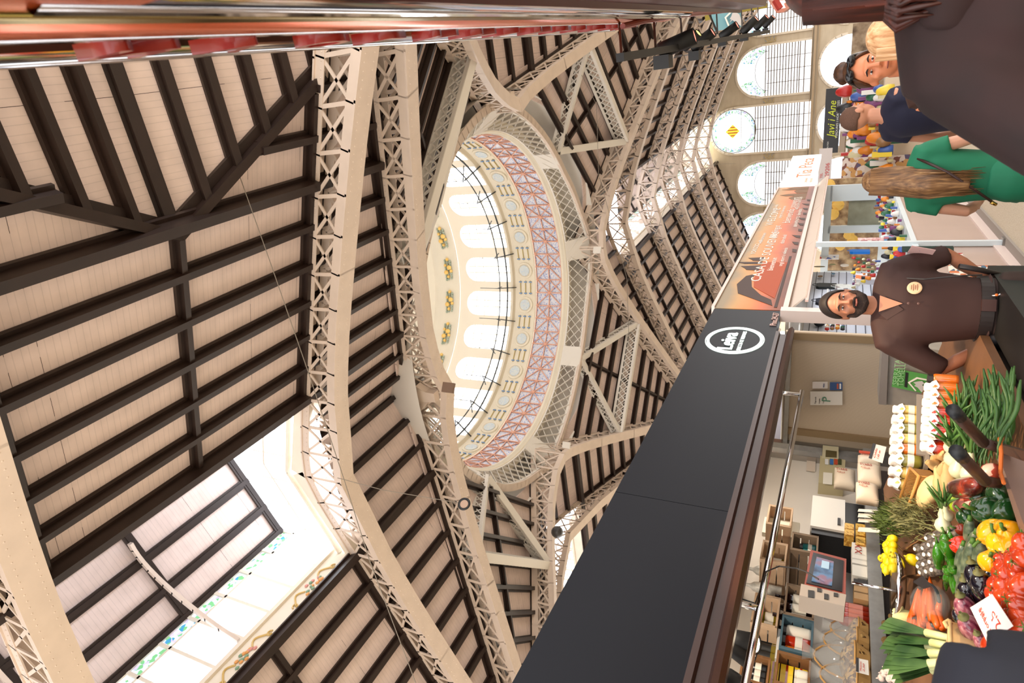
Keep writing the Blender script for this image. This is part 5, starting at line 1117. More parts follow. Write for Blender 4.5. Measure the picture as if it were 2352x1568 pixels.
for i in range(6): bottle(S(lerp(E_[0], E_[1], (i % 3 + .6) / 3.2), 3.3 + .1 * (i // 3), E_[2]), .23, .036, M_dkg, M_pl, 'dark wine bottle with a white label in the grey crate', 'dark bottles in the grey crate', M_dkg)
for i in range(6):
    p_ = S(lerp(F_[0], F_[1], (i % 3 + .6) / 3.2), 3.3 + .11 * (i // 3), F_[2]); jar(p_, .17, .042, (M_orj, M_rd, M_pl)[i % 3], ('orange preserve jar', 'red preserve jar', 'white paper-wrapped jar')[i % 3] + ' in the blue crate', ('orange', 'red', 'white')[i % 3] + ' jars in the blue crate', None if i % 3 == 2 else M_pl)
M_tin = mat('yellow_tin', (240, 206, 40), .35)
for i in range(9):
    p_ = S(lerp(G_[0], G_[1], (i % 3 + .6) / 3.6) , 3.32, G_[2] + .075 * (i // 3)); t = thing('tin', p_, 'yellow tin with a red band stacked in the brown crate', 'tin', 'yellow tins in the brown crate')
    b_ = MB(); b_.frame(p_ + Z3 * .037, SD * .035, SL * .035, Z3 * .034); b_.build('tin_body', M_tin, t); b_ = MB(); b_.frame(p_ + Z3 * .037, SD * .0355, SL * .0355, Z3 * .006); b_.build('red_band', M_rd, t)
for i in range(3): jar(S(lerp(G_[0], G_[1], .1 + .25 * i), 3.27, G_[2]), .07, .03, M_pl, 'squat white jar in front of the yellow tins', 'white jars in front of the tins', None, M_pl)
for i in range(4): jar(S(lerp(H_[0], H_[1], (i + .6) / 4.2), 3.3, H_[2]), .14, .035, mat('black_tin', (24, 24, 24), .3), 'black tin in the dark crate under the spotlights', 'black tins in the dark crate', M_pl)
sh2 = thing('wall_shelf', S(3.1, 3.4, 1.7), 'narrow white shelf with three brown oil bottles', 'shelf'); zb = atl(1783, 1490, 3.35).z
b_ = MB(); sbox(b_, atl(1780, 1525, 3.35).dot(SD), atl(1780, 1455, 3.35).dot(SD), 3.3, 3.6, zb - .02, zb); b_.build('shelf_board', M_white, sh2)
for y in (1472, 1497, 1515): p_ = atl(1783, y, 3.36); p_.z = zb; bottle(p_, .19, .034, M_oil, mat('black_label', (30, 28, 26), .5), 'brown oil bottle with a dark label on the narrow white shelf', 'oil bottles on the white shelf')
for i, (x, y, c) in enumerate(((1745, 1322, (226, 170, 150)), (1740, 1360, (206, 140, 50)))):
    p_ = atl(x + 55, y, 3.4); bottle(p_, .27, .036, mat('ceramic_print', (222, 220, 214), .3, noise_=.25, nscale=40), M_pl, ('printed ceramic bottle with a pink top standing on the grey crate', 'printed ceramic bottle with an orange top behind the pale crate')[i], None, mat('top_%d' % i, c, .5), lab=False)
SZ = 1.426
def onshelf(x, y, l=3.3): p = atl(x, y, l); return V((p.x, p.y, SZ))
# coffee machine
cm = thing('coffee_machine', onshelf(1960, 1185, 3.38), 'white and black coffee machine on the steel back shelf', 'coffee machine'); s0, s1 = atl(1920, 1228, 3.2).dot(SD), atl(1920, 1145, 3.2).dot(SD)
b_ = MB(); sbox(b_, s0 + .06, s1, 3.2, 3.5, SZ + .13, SZ + .36); b_.build('white_housing', mat('appliance_white', (236, 230, 220), .3), cm)
b_ = MB(); sbox(b_, s0, s1, 3.22, 3.52, SZ, SZ + .13); sbox(b_, s0, s0 + .06, 3.22, 3.5, SZ, SZ + .35); b_.build('black_base', mat('appliance_black', (20, 20, 22), .25), cm)
b_ = MB(); sbox(b_, s0 + .12, s0 + .2, 3.19, 3.2, SZ + .16, SZ + .18); b_.build('front_slot', M_dgrey, cm)
# electric box, sockets, notices
eb = thing('electric_box', atl(1915, 1070, 3.55), 'beige electric meter box with card stickers on the back wall', 'meter box')
b_ = MB(); b_.prism(pl([(1884, 1046), (1942, 1056), (1938, 1114), (1880, 1108)], 3.5), SL * .12); b_.build('box_case', mat('beige_plastic', (190, 178, 140), .5), eb)
b_ = MB(); b_.prism(pl([(1890, 1022), (1926, 1026), (1926, 1054), (1888, 1050)], 3.49), SL * .12); b_.build('box_head', mat('beige_plastic_light', (206, 198, 166), .5), eb)
b_ = MB(); b_.prism(pl([(1897, 1033), (1922, 1036), (1922, 1050), (1896, 1048)], 3.485), SL * .01); b_.build('box_window', mat('smoked_window', (90, 80, 50), .2), eb)
for i, (x, c) in enumerate(((1899, (226, 226, 226)), (1910, (50, 110, 180)), (1920, (190, 70, 40)), (1929, (60, 66, 36)))):
    b_ = MB(); b_.prism(pl([(x - 4, 1053), (x + 4, 1054), (x + 4, 1066), (x - 4, 1065)], 3.49), SL * .006); b_.build('card_sticker', mat('sticker_%d' % i, c, .4), eb)
b_ = MB(); b_.prism(pl([(1891, 1084), (1912, 1086), (1911, 1112), (1890, 1110)], 3.49), SL * .004); b_.build('paper_note', M_pl, eb)
for i, (x, y) in enumerate(((1870, 1010), (1870, 1030), (1901, 1124), (1918, 1124), (1874, 1196))):
    b_ = MB(); b_.frame(atl(x, y, 3.6), SD * .035, SL * .015, Z3 * .035); t = tag(b_.build('socket', mat('socket_white', (232, 228, 216), .4)), ('white double socket highest beside the steel post', 'white switch just below the double socket', 'white socket with a black plug, left of a pair', 'white socket with a black plug, right of a pair', 'small white socket beside the coffee machine')[i], 'socket')
nt_ = thing('wall_notice', atl(1937, 1010, 3.6), 'green and white notice taped to the back wall', 'notice')
b_ = MB(); b_.prism(pl([(1925, 1000), (1968, 1004), (1967, 1030), (1924, 1026)], 3.6), SL * .004); b_.build('paper_sheet', mat('notice_green', (96, 150, 50), .6), nt_)
b_ = MB(); b_.prism(pl([(1937, 1003), (1958, 1005), (1957, 1028), (1936, 1026)], 3.598), SL * .002); b_.build('white_table', M_pl, nt_)
pn_ = tag(panel('paper_note', pl([(1853, 1055), (1874, 1058), (1872, 1083), (1852, 1080)], 3.605), SL * .003, mat('faint_paper', (222, 206, 190), .6)), 'faint handwritten paper taped to the back wall', 'notice')
# rice sacks
def sack(x0, x1, y0, y1, l, lab, top=None, word='SIVARIS'):
    P = pl([(x0, y0), (x1, y0 + 6), (x1 - 2, y1 + 4), (x0 - 2, y1)], l); t = thing('rice_packet', P[1], lab, 'packet'); c = sum(P, V((0, 0, 0))) / 4; w_ = (P[0] - P[3]).length / 2; h_ = (P[0] - P[1]).length / 2
    b_ = MB(); b_.ell(c, SD * w_ * 1.2, SL * .05, Z3 * h_ * 1.15, 16, 10, lambda t_, p_: min(1, .84 / max(.3, max(abs(math.cos(t_)), .001)) ** .5)); 
    b_ = MB(); n_ = 8; vs = []
    for i in range(n_ + 1):
        for j in range(n_ + 1): u, v = i / n_ * 2 - 1, j / n_ * 2 - 1; vs.append(c + SD * u * w_ + Z3 * v * h_ - SL * .04 * (1 - u ** 4) * (1 - v ** 4))
    m_ = len(vs); vs += [v + SL * .05 for v in vs]; fs = [(i * 9 + j, i * 9 + j + 1, (i + 1) * 9 + j + 1, (i + 1) * 9 + j) for i in range(n_) for j in range(n_)]; fs += [tuple(a + m_ for a in f_[::-1]) for f_ in fs]
    ed = [i * 9 for i in range(9)] + [72 + j for j in range(1, 9)] + [i * 9 + 8 for i in range(7, -1, -1)] + [j for j in range(7, 0, -1)]; fs += [(ed[i], ed[(i + 1) % len(ed)], ed[(i + 1) % len(ed)] + m_, ed[i] + m_) for i in range(len(ed))]
    b_.add(vs, fs); b_.build('cloth_bag', mat('cream_sack', (236, 216, 190), .7), t, True)
    if top: b_ = MB(); b_.frame(c - SL * .045 + SD * w_ * .7 , SD * w_ * .3, SL * .004, Z3 * h_ * .95); b_.build('red_band', top, t)
    text_mesh(word, .042, 'red_lettering', mat('brick_letter', (170, 60, 36), .6), t, c - SL * .047 + SD * w_ * .25 + Z3 * h_ * .85, -Z3 if False else -SD * 0 - Z3, SD * -1 if False else SD, .001, sx=h_ * 1.5 / .2)
    text_mesh('PAELLA', .032, 'red_lettering', mat('pale_brick_letter', (214, 140, 110), .6), t, c - SL * .047 - SD * w_ * .1 + Z3 * h_ * .8, -Z3, SD, .001, sx=h_ * 1.5 / .2)
sack(1918, 1965, 1074, 1112, 3.3, 'cream rice packet with red lettering in front of the meter box', None)
sack(1972, 2022, 1046, 1062, 3.05, 'rice packet with a red top band beside the jar tray', mat('tomato_red', (204, 70, 36), .5), 'CALDO')
sack(1972, 2024, 1064, 1104, 3.0, 'largest cream rice packet beside the jar tray')
sack(1968, 2018, 1108, 1144, 2.95, 'lowest cream rice packet, right above the white cards')
# packets and boxes on the shelf
for i, (x, y) in enumerate(((1932, 1218), (1950, 1218), (1932, 1232), (1950, 1232), (1950, 1248), (1932, 1250))):
    b_ = MB(); c = atl(x + 2, y, 3.2); c.z = SZ + .035 + .07 * (1 - i % 2 if i < 4 else 0) ; b_.frame(c, SD * .033, SL * .05, Z3 * .03); tag(b_.build('corn_packet', ramp_mat('golden_kernels', ((.3, (190, 130, 40)), (.6, (236, 190, 90))), 60, .3, 'voronoi')), 'golden packet of grains stacked beside the coffee machine', 'packet', 'golden packets on the back shelf')
for i in range(6):
    b_ = MB(); c = onshelf(1955, 1262 + i * 12, 3.2); t = thing('small_box', c, ('small white box with a red cross on the back shelf', 'small cream box on the back shelf behind the screen')[i > 1], 'box', ('red cross boxes', 'cream boxes on the back shelf')[i > 1]); b_.frame(c + Z3 * .045, SD * .035, SL * .04, Z3 * .044); b_.build('carton', M_pl, t)
    if i < 2: b_ = MB(); cc = c + Z3 * .05 - SL * .042; b_.bar(cc - SD * .02 - Z3 * .02, cc + SD * .02 + Z3 * .02, .004, .006, SL); b_.bar(cc + SD * .02 - Z3 * .02, cc - SD * .02 + Z3 * .02, .004, .006, SL); b_.build('red_cross', M_rd, t)
for i in range(3):
    b_ = MB(); c = onshelf(1955, 1346 + i * 14, 3.2); t = tag(b_ and None or thing('small_box', c, 'black and tan printed box under the screen', 'box', 'black and tan boxes under the screen'), None, None); b_.frame(c + Z3 * .04, SD * .035, SL * .04, Z3 * .04); b_.build('carton', mat('tan_carton', (190, 150, 100), .5) if i else mat('black_carton', (40, 36, 36), .5), t)
for i in range(7): p_ = onshelf(1950, 1395 + (i % 4) * 11 + (i // 4) * 5, 3.2 + .09 * (i // 4)); bottle(p_, .21, .03, M_rd, mat('pink_label', (210, 130, 110), .5), 'bottle of bright red tomato sauce on the back shelf', 'red sauce bottles', M_rd)
M_glass = mat('clear_plastic', (200, 200, 196), .08, alpha=.35); nuts = ramp_mat('mixed_nuts', ((.25, (90, 56, 26)), (.5, (178, 128, 66)), (.75, (222, 180, 110))), 55, .5, 'voronoi', bump=.6)
for i, (x, y, s_) in enumerate(((1950, 1448, .9), (1945, 1478, 1.05), (1940, 1520, 1.25), (1940, 1560, 1.1))):
    c = onshelf(x, y, 3.22); t = thing('nut_basket', c, ('basket of dried mushrooms under clear wrap', 'wrapped basket of almonds, second from the red bottles', 'largest wrapped basket of nuts with a wooden rim', 'wrapped basket of nuts at the bottom edge')[i], 'basket')
    b_ = MB(); b_.lathe([(0, .005), (.07 * s_, .005), (.1 * s_, .06 * s_), (.108 * s_, .065 * s_), (.1 * s_, .07 * s_), (.07 * s_, .03), (0, .03)], c, Z3, 18); b_.build('wicker_rim', mat('pale_wicker', (206, 158, 92), .7), t)
    b_ = MB(); b_.ell(c + Z3 * .06 * s_, SD * .095 * s_, SL * .095 * s_, Z3 * .06 * s_, 16, 10, lambda a, p: 1 + .08 * math.sin(7 * a + 3 * p)); b_.build('nuts', nuts, t, True)['kind'] = 'stuff'
    b_ = MB(); b_.lathe([(.1 * s_, .06 * s_), (.09 * s_, .14 * s_), (.05 * s_, .19 * s_), (.02, .22 * s_), (.05 * s_, .28 * s_)], c, Z3, 12); b_.build('clear_wrap', M_glass, t, True)
    b_ = MB(); b_.tube([c + SD * .1 * s_ * math.cos(a) + Z3 * (.07 * s_ + .16 * s_ * math.sin(a)) for a in [PI * j / 10 for j in range(11)]], .006, 6); b_.build('handle', mat('pale_wicker', (206, 158, 92), .7), t)
# card price tickets
def ticket(pts, l, label, lines=(), m=None, head=True, name='price_card', d=.002):
    P = [atl(x, y, l) for x, y in pts]; t = thing(name, P[1], label, 'price card'); b_ = MB(); b_.prism(P, SL * d); b_.build('card', m or M_pl, t)
    o = P[0]; ex = (P[3] - P[0]); ey = (P[1] - P[0])     # P0 top-far, P1 bottom-far, P2 bottom-near, P3 top-near
    if head: b_ = MB(); b_.prism([lerp(P[0], P[1], 0) - SL * .002, lerp(P[0], P[1], .22) - SL * .002, lerp(P[3], P[2], .22) - SL * .002, P[3] - SL * .002], -SL * .001); b_.build('black_header', mat('card_black', (40, 36, 38), .5), t)
    for i in range(len(lines)):
        x_ = (P[0] - P[3]).normalized(); y_ = (P[0] - P[1]).normalized(); W_ = ex.length; H_ = ey.length
        text_mesh(lines[i], H_ * .2, 'handwriting', mat('red_ink', (206, 60, 40), .6), t, P[3] + (P[2] - P[3]) * (.42 + .24 * i) - SL * .003 + x_ * W_ * .1, x_, y_, .0005, sx=W_ * .8 / (H_ * .2 * .6 * max(3, len(lines[i]))), shear=.3)
    return t
ticket([(2005, 1018), (2036, 1026), (2027, 1063), (1995, 1052)], 2.5, 'white price card with a black header reading 1,55, leaning on the cream jars', ('Caldo', '1,55 un'))
ticket([(2108, 952), (2142, 952), (2140, 975), (2104, 975)], 2.3, 'small price card standing between the red jars', ('miel',))
ticket([(1966, 1510), (1994, 1516), (1996, 1550), (1966, 1542)], 3.05, 'white price card on the shelf edge near the bottom of the picture', ('Nueces', '2,50'))
for i, (y, w_) in enumerate(((1168, 6), (1178, 9), (1190, 8), (1210, 10))): ticket([(1972, y), (2020, y + 3), (2022, y + 3 + w_), (1970, y + w_)], 2.95 + i * .02, 'thin white printed card in a leaning row, number %s from the rice packets' % ('one', 'two', 'three', 'four')[i], (), None, False)
# everything on the display table stands on its gentle slope
KT = .2
def on_slope(x, y, z):
    r = ray(x, y); t0 = (z - EYE) / r.z; t1 = (z - 1.6 * KT - EYE) / (r.z - KT * SL.dot(r)); t = t1 if SL.dot(r) * t1 > 1.6 else t0
    return CAM + r * t, t / t0
_atz = atz
def atz(x, y, z): return on_slope(x, y, z)[0]
# tray with cloth-capped jars
ty = thing('jar_tray', atl(2110, 1030, 2.3), 'grey tray holding the cloth-capped jars', 'tray')
TZ_ = 1.12
def tz(x, y, z=TZ_): return atz(x, y, z)
q0, q1, q2, q3 = tz(2122, 960), tz(2120, 1095), tz(2095, 1098), tz(2095, 958)
b_ = MB(); a0 = tz(2112, 958); a1 = tz(2112, 1098); b_.bar(a0 - Z3 * .02, a1 - Z3 * .02, .3, .02); b_.bar(a0 - SL * .15, a1 - SL * .15, .012, .06); b_.build('tray_base', mat('grey_tray', (150, 140, 128), .4), ty)
grpj = 'cloth-capped jars in the tray'
for r_ in range(3):
    for i in range(6):
        p_ = lerp(a0, a1, (i + .5) / 6) - SL * .07 + SL * .08 * r_
        jar(p_ + Z3 * (.0 + .0 * r_), .135, .034, (M_ye, M_ye, M_gn, M_ye, M_orj, M_gn)[(i + r_) % 6] if r_ == 0 else (M_rd if (i < 2 and r_ == 2) else M_ye), 'preserve jar with a white cloth cap, one of the block in the grey tray', grpj, M_pl, None, True)
for r_ in range(2):
    for i in range(7):
        p_ = lerp(tz(2200, 868), tz(2200, 1010), (i + .4) / 7) + SL * (.09 * r_) ; jar(p_, .135, .033, M_orj if i < 4 else M_rd, 'honey or red preserve jar with a white cap in the row beside the card boxes', 'honey and red jars in the row by the card boxes', None, None, i > 0)
# grey metal cover with the green market sticker
gm = thing('metal_cover', ats(2100, 860, 5.0), 'worn grey metal cover with a green bird-head sticker, behind the honey jars', 'metal cover')
def ps5(pts, s_=5.0): return [ats(x, y, s_) for x, y in pts]
b_ = MB(); b_.prism(ps5([(2028, 786), (2170, 806), (2165, 935), (2018, 928)]), SD * .25); b_.build('cover_body', mat('worn_zinc', (164, 156, 146), .45, metal=.3, noise_=.1, nscale=12), gm)
b_ = MB(); b_.prism(ps5([(2028, 786), (2042, 788), (2036, 930), (2018, 928)], 4.96), SD * .04); b_.build('folded_lip', mat('zinc_lip', (140, 132, 126), .4, metal=.4), gm)
b_ = MB(); b_.prism(ps5([(2054, 846), (2132, 861), (2126, 904), (2048, 888)], 4.955), SD * .004); st5 = b_.build('green_sticker', mat('market_green', (84, 150, 74), .5), gm)
b_ = MB(); b_.prism(ps5([(2080, 855), (2086, 856), (2083, 890), (2077, 888)], 4.95), SD * .002); b_.build('black_label', mat('label_black', (40, 38, 36), .4), gm)
b_ = MB(); b_.prism(ps5([(2085, 878), (2106, 866), (2130, 871), (2130, 874), (2107, 870), (2090, 879), (2105, 897), (2102, 898)], 4.95), SD * .002); b_.build('white_hexagon', M_prw, gm)
b_ = MB(); b_.prism(ps5([(2098, 878), (2108, 876), (2118, 875), (2123, 880), (2118, 884), (2126, 892), (2124, 902), (2116, 900), (2108, 890), (2100, 886), (2104, 883)], 4.945), SD * .002); b_.build('white_bird_head', mat('sign_grey_white', (196, 190, 188), .5), gm)
text_mesh('SERRATA', .05, 'sticker_lettering', mat('pale_green_letter', (150, 196, 140), .5), gm, ats(2062, 884, 4.945), -SL, Z3, .0005); text_mesh('TOMELLO', .05, 'sticker_lettering', mat('pale_green_letter', (150, 196, 140), .5), gm, ats(2074, 887, 4.945), -SL, Z3, .0005)
# cardboard fruit boxes
def ps4(pts, s_): return [ats(x, y, s_) for x, y in pts]
M_card = mat('brown_card', (196, 146, 84), .7); M_cy = mat('orange_print_card', (222, 150, 40), .6); M_cl = mat('lilac_print_card', (196, 176, 196), .6); M_cbl = mat('blue_print', (52, 74, 140), .6)
cb1 = thing('cardboard_box', ats(2250, 860, 4.15), 'open orange and lilac cardboard fruit box with ladybird prints', 'box')
b_ = MB(); b_.prism(ps4([(2205, 826), (2192, 900), (2200, 918), (2215, 918), (2240, 905), (2252, 880), (2248, 840), (2240, 822)], 4.2), SD * .02); b_.build('inner_card', M_card, cb1)
b_ = MB(); b_.prism(ps4([(2238, 818), (2296, 812), (2330, 900), (2246, 906), (2252, 880), (2246, 850)], 4.12), SD * .02); b_.build('printed_side', M_cy, cb1)
b_ = MB(); b_.prism(ps4([(2262, 836), (2300, 826), (2310, 850), (2280, 862)], 4.11), SD * .004); b_.build('lilac_patch', M_cl, cb1)
b_ = MB(); b_.prism(ps4([(2250, 880), (2316, 872), (2326, 894), (2252, 900)], 4.11), SD * .004); b_.build('lilac_patch', M_cl, cb1)
for x, y, m_, w_ in ((2264, 832, mat('ladybird_red', (196, 60, 36), .5), .04), (2204, 910, mat('ladybird_red', (196, 60, 36), .5), .028), (2292, 888, M_cbl, .055), (2298, 848, mat('ladybird_red', (196, 60, 36), .5), .02)):
    b_ = MB(); b_.ell(ats(x, y, 4.1), SL * w_, SD * .003, Z3 * w_ * .6, 14, 6); b_.build('printed_badge', m_, cb1)
text_mesh('Copineza', .05, 'printed_lettering', M_cbl, cb1, ats(2290, 862, 4.1), -SL, Z3, .0005)
cb2 = thing('cardboard_box', ats(2240, 795, 4.3), 'purple and white striped cardboard box beside the guard\'s pouch', 'box')
b_ = MB(); b_.prism(ps4([(2205, 790), (2285, 775), (2292, 808), (2208, 812)], 4.3), SD * .25); b_.build('striped_side', ramp_mat('purple_stripes', ((.45, (120, 90, 150)), (.55, (226, 206, 206))), 14, .6, 'wave', interp='CONSTANT', vec=(1, 1, 3)), cb2)
b_ = MB(); b_.ell(ats(2272, 793, 4.29), SL * .05, SD * .003, Z3 * .03, 14, 6); b_.build('printed_badge', M_cbl, cb2)
b_ = MB(); b_.prism(ps4([(2186, 782), (2206, 780), (2204, 812), (2196, 842), (2182, 840), (2180, 812)], 4.35), SD * .02); b_.build('card_flap', M_card, cb2)
ck_ = thing('shopping_trolley', ats(2340, 850, 4.0), 'black wire grid basket low behind the card boxes', 'trolley')
b_ = MB()
for i in range(12): b_.bar(ats(2288 + i * 8, 762, 4.45), ats(2290 + i * 8, 920, 4.4), .006, .006)
for i in range(14): b_.bar(ats(2288, 765 + i * 11, 4.44), ats(2380, 768 + i * 11, 4.44), .005, .005)
b_.build('wire_grid', mat('black_wire', (18, 18, 20), .4), ck_)
bb_ = thing('black_crate', ats(2345, 950, 3.6), 'black plastic crates stacked under the spring onions', 'crate')
b_ = MB(); sbox(b_, 2.9, 4.2, 1.15, 1.42, .3, .98); b_.build('crate_side', mat('crate_black', (22, 20, 19), .5), bb_)
# ---------------------------------------------------------------- vegetables, each one an object
def rmat(a, b, c): return Matrix.Rotation(a, 3, 'Z') @ Matrix.Rotation(b, 3, 'X') @ Matrix.Rotation(c, 3, 'Y')
def proto(fn, label, cat, name):
    """build one sample at the origin with its parts; the pile is made of copies"""
    t = bpy.data.objects.new(name, None); COL.objects.link(t); t['_o'] = (0, 0, 0); t['label'] = label; t['category'] = cat; fn(t); return t
X_, Y_ = V((1, 0, 0)), V((0, 1, 0))
def scatter(pr, items, label, group, z0=1.1, tilt=.5, seed=1):
    r = random.Random(seed); first = True
    for it in items:
        x, y = it[0], it[1]; s_ = it[2] if len(it) > 2 else 1; z = it[3] if len(it) > 3 else z0; rot = it[4] if len(it) > 4 else None
        p, k_ = on_slope(x, y, z); s_ *= k_; R_ = rmat(*(rot if rot else (r.uniform(0, 6.28), r.uniform(-tilt, tilt), r.uniform(-tilt, tilt))))
        M_ = Matrix.Translation(p) @ R_.to_4x4() @ Matrix.Diagonal((s_, s_, s_, 1))
        if first: pr.matrix_world = M_; pr['label'] = label; 
        if first and group: pr['group'] = group
        if not first: o = place(pr, p, R_, s_, label, group)
        first = False
tom = ramp_mat('ripe_tomato', ((.3, (150, 34, 10)), (.6, (196, 66, 22)), (.85, (168, 44, 14))), 8, .18, coat=.5); M_leaf = mat('calyx_green', (70, 110, 36), .6)
def f_tom(t):
    b_ = MB(); b_.ell(V((0, 0, 0)), X_ * .029, Y_ * .029, Z3 * .037, 18, 12, lambda a, p: 1 + .025 * math.cos(4 * a)); b_.build('fruit', tom, t, True)
    b_ = MB()
    for i in range(5): a = i * 1.257; b_.add([V((0, 0, .037)), V((math.cos(a - .2) * .008, math.sin(a - .2) * .008, .038)), V((math.cos(a) * .02, math.sin(a) * .02, .036)), V((math.cos(a + .2) * .008, math.sin(a + .2) * .008, .038))], [(0, 1, 2, 3)])
    b_.tube([V((0, 0, .036)), V((.002, 0, .046))], .0025, 5); b_.build('calyx', M_leaf, t)
T6 = lambda u, v: (2080 + u / 5.85, 1300 + v / 5.85); T3 = lambda u, v: (2100 + u / 6.03, 1050 + v / 6.03); T2 = lambda u, v: (1900 + u / 6.03, 1050 + v / 6.03); T8 = lambda u, v: (2000 + u / 5.227, 780 + v / 5.227)
tl_ = [T6(*q) for q in ((1290, 120), (1400, 120), (1520, 130), (1240, 240), (1340, 290), (1470, 280), (1330, 410), (1220, 400), (1440, 440), (1540, 440), (1580, 260), (1430, 560), (1250, 640), (1440, 700), (1560, 700), (1300, 990), (1440, 920), (1170, 1060), (1380, 1010), (1540, 30), (1350, 30), (1560, 560), (1500, 830), (1600, 850))] + [T3(*q) for q in ((1380, 1400), (1250, 1460), (1480, 1300), (1430, 1500), (1510, 1390), (1290, 1540), (1500, 1200))]
tl_ += [(x + 4, y + 9, 1, 1.08) for x, y in tl_[::2]]
scatter(proto(f_tom, '', 'tomato', 'tomato'), [(q[0], q[1], rnd.uniform(1.0, 1.25), q[3] if len(q) > 3 else 1.15) for q in tl_], 'glossy red plum tomato in the heap around the handwritten card', 'plum tomatoes in the heap', tilt=1.4)
def pepper_fn(m, lob=4, el=1.0):
    def f(t):
        b_ = MB(); b_.ell(V((0, 0, 0)), X_ * .042, Y_ * .042, Z3 * .05 * el, 28, 16, lambda a, p: (1 + .12 * abs(math.cos(lob / 2 * a)) ** 1.5 - .08) * (1 - .16 * math.cos(p))); b_.build('fruit', m, t, True)
        b_ = MB(); b_.tube([V((0, 0, .040 * el)), V((0, .002, .056 * el)), V((.006, .006, .072 * el))], [.008, .005, .006], 8); b_.build('stalk', M_leaf, t, True)
    return f
gp = mat('dark_green_pepper', (22, 62, 26), .16, coat=.6, noise_=.2, nscale=6); yp = ramp_mat('yellow_pepper', ((.3, (236, 150, 10)), (.6, (244, 180, 16)), (.8, (220, 190, 30))), 5, .16, coat=.6); rp_ = mat('red_pepper', (196, 42, 12), .16, coat=.6)
scatter(proto(pepper_fn(gp), '', 'pepper', 'green_pepper'), [(*T3(1010, 730), 1.35, 1.16, (0, .5, .3)), (*T3(900, 520), 1.0, 1.13), (*T3(1180, 520), 1.05, 1.13), (*T3(1250, 760), 1.15, 1.12), (*T3(740, 830), 1.1, 1.13), (*T3(980, 500), .9, 1.1), (*T3(880, 1100), .9, 1.12), (*T3(870, 650), .9, 1.08)], 'dark green bell pepper in the heap under the wooden handle', 'dark green bell peppers', tilt=.9, seed=3)
scatter(proto(pepper_fn(yp), '', 'pepper', 'yellow_pepper'), [(*T3(1060, 1060), 1.1, 1.16), (*T3(1300, 1040), 1.15, 1.14), (*T3(1180, 1180), 1.0, 1.16), (*T3(1290, 1270), 1.1, 1.14), (*T3(960, 1250), 1.0, 1.13), (*T3(1090, 1450), 1.15, 1.15), (*T3(1230, 1420), .9, 1.12)], 'yellow to orange bell pepper between the green peppers and the tomatoes', 'yellow bell peppers', tilt=1.2, seed=5)
scatter(proto(pepper_fn(rp_, 4, 1.2), '', 'pepper', 'red_pepper'), [(*T3(655, 1220), 1.05, 1.15, (.3, .4, .2))], 'single wrinkled red bell pepper beside the long green peppers', None)
scatter(proto(pepper_fn(mat('brown_red_pepper', (120, 40, 20), .2, coat=.4), 4, 1.1), '', 'pepper', 'red_pepper'), [(*T3(665, 1000), .7, 1.14, (.3, .4, .2))], 'small brownish red pepper beside the spring onion bulb', None)
def longp(t):
    b_ = MB(); pts = [V((.016 * math.sin(i * .5), 0, -.09 + .2 * i / 12)) for i in range(13)]; b_.tube(pts, [.003, .009, .014, .018, .021, .024, .025, .026, .026, .025, .022, .015, .006], 12); b_.build('fruit', mat('bright_green_pepper', (54, 120, 20), .16, coat=.6, noise_=.2, nscale=20), t, True)
    b_ = MB(); b_.tube([V((.0, 0, .108)), V((-.006, 0, .125)), V((-.002, .004, .14))], [.009, .004, .005], 7); b_.build('stalk', M_leaf, t, True)
scatter(proto(longp, '', 'pepper', 'long_green_pepper'), [(*T3(400, 1220), .9, 1.15, (.2, 1.3, .6)), (*T3(340, 1450), 1.1, 1.15, (1.7, 1.4, 0)), (*T3(480, 1330), 1.2, 1.16, (1.3, 1.3, .2)), (*T3(560, 1480), 1.1, 1.13, (.6, 1.4, 0)), (*T3(430, 1290), .8, 1.12, (2.6, 1.4, 0)), (*T3(540, 1200), 1.0, 1.12, (1.1, 1.3, .2)), (*T3(520, 1400), 1.0, 1.12, (2.2, 1.5, .2)), (*T6(560, 60), .9, 1.14, (.9, 1.5, 0)), (*T6(640, 160), .9, 1.12, (2, 1.5, 0)), (*T6(560, 200), .9, 1.12, (1.4, 1.5, 0)), (*T6(680, 240), .8, 1.11, (.4, 1.5, 0))], 'shiny long green pepper in the heap between avocados and courgettes', 'long green peppers', seed=7)
def courg(t):
    b_ = MB(); pts = [V((.01 * math.sin(i * .3), 0, -.11 + .22 * i / 10)) for i in range(11)]; b_.tube(pts, [.006, .02, .026, .027, .027, .027, .026, .024, .022, .018, .01], 12); b_.build('fruit', ramp_mat('courgette_skin', ((.4, (70, 84, 66)), (.6, (110, 122, 96))), 30, .35), t, True)
    b_ = MB(); b_.tube([V((0, 0, .108)), V((0, 0, .128))], [.011, .008], 6); b_.build('stalk', M_leaf, t, True)
scatter(proto(courg, '', 'courgette', 'courgette'), [(*T3(790, 1150), 1.1, 1.13, (1.5, 1.4, 0)), (*T3(820, 1330), 1.2, 1.13, (1.4, 1.5, 0)), (*T3(660, 1500), 1.1, 1.13, (1.6, 1.5, 0)), (*T3(780, 1510), 1.2, 1.15, (1.55, 1.5, 0)), (*T3(920, 1480), 1.1, 1.14, (1.7, 1.5, 0)), (*T6(780, 300), 1.1, 1.12, (1.3, 1.5, 0)), (*T6(800, 80), 1.1, 1.13, (1.6, 1.5, 0))], 'grey-green courgette lying with the others beside the aubergines', 'courgettes', seed=9)
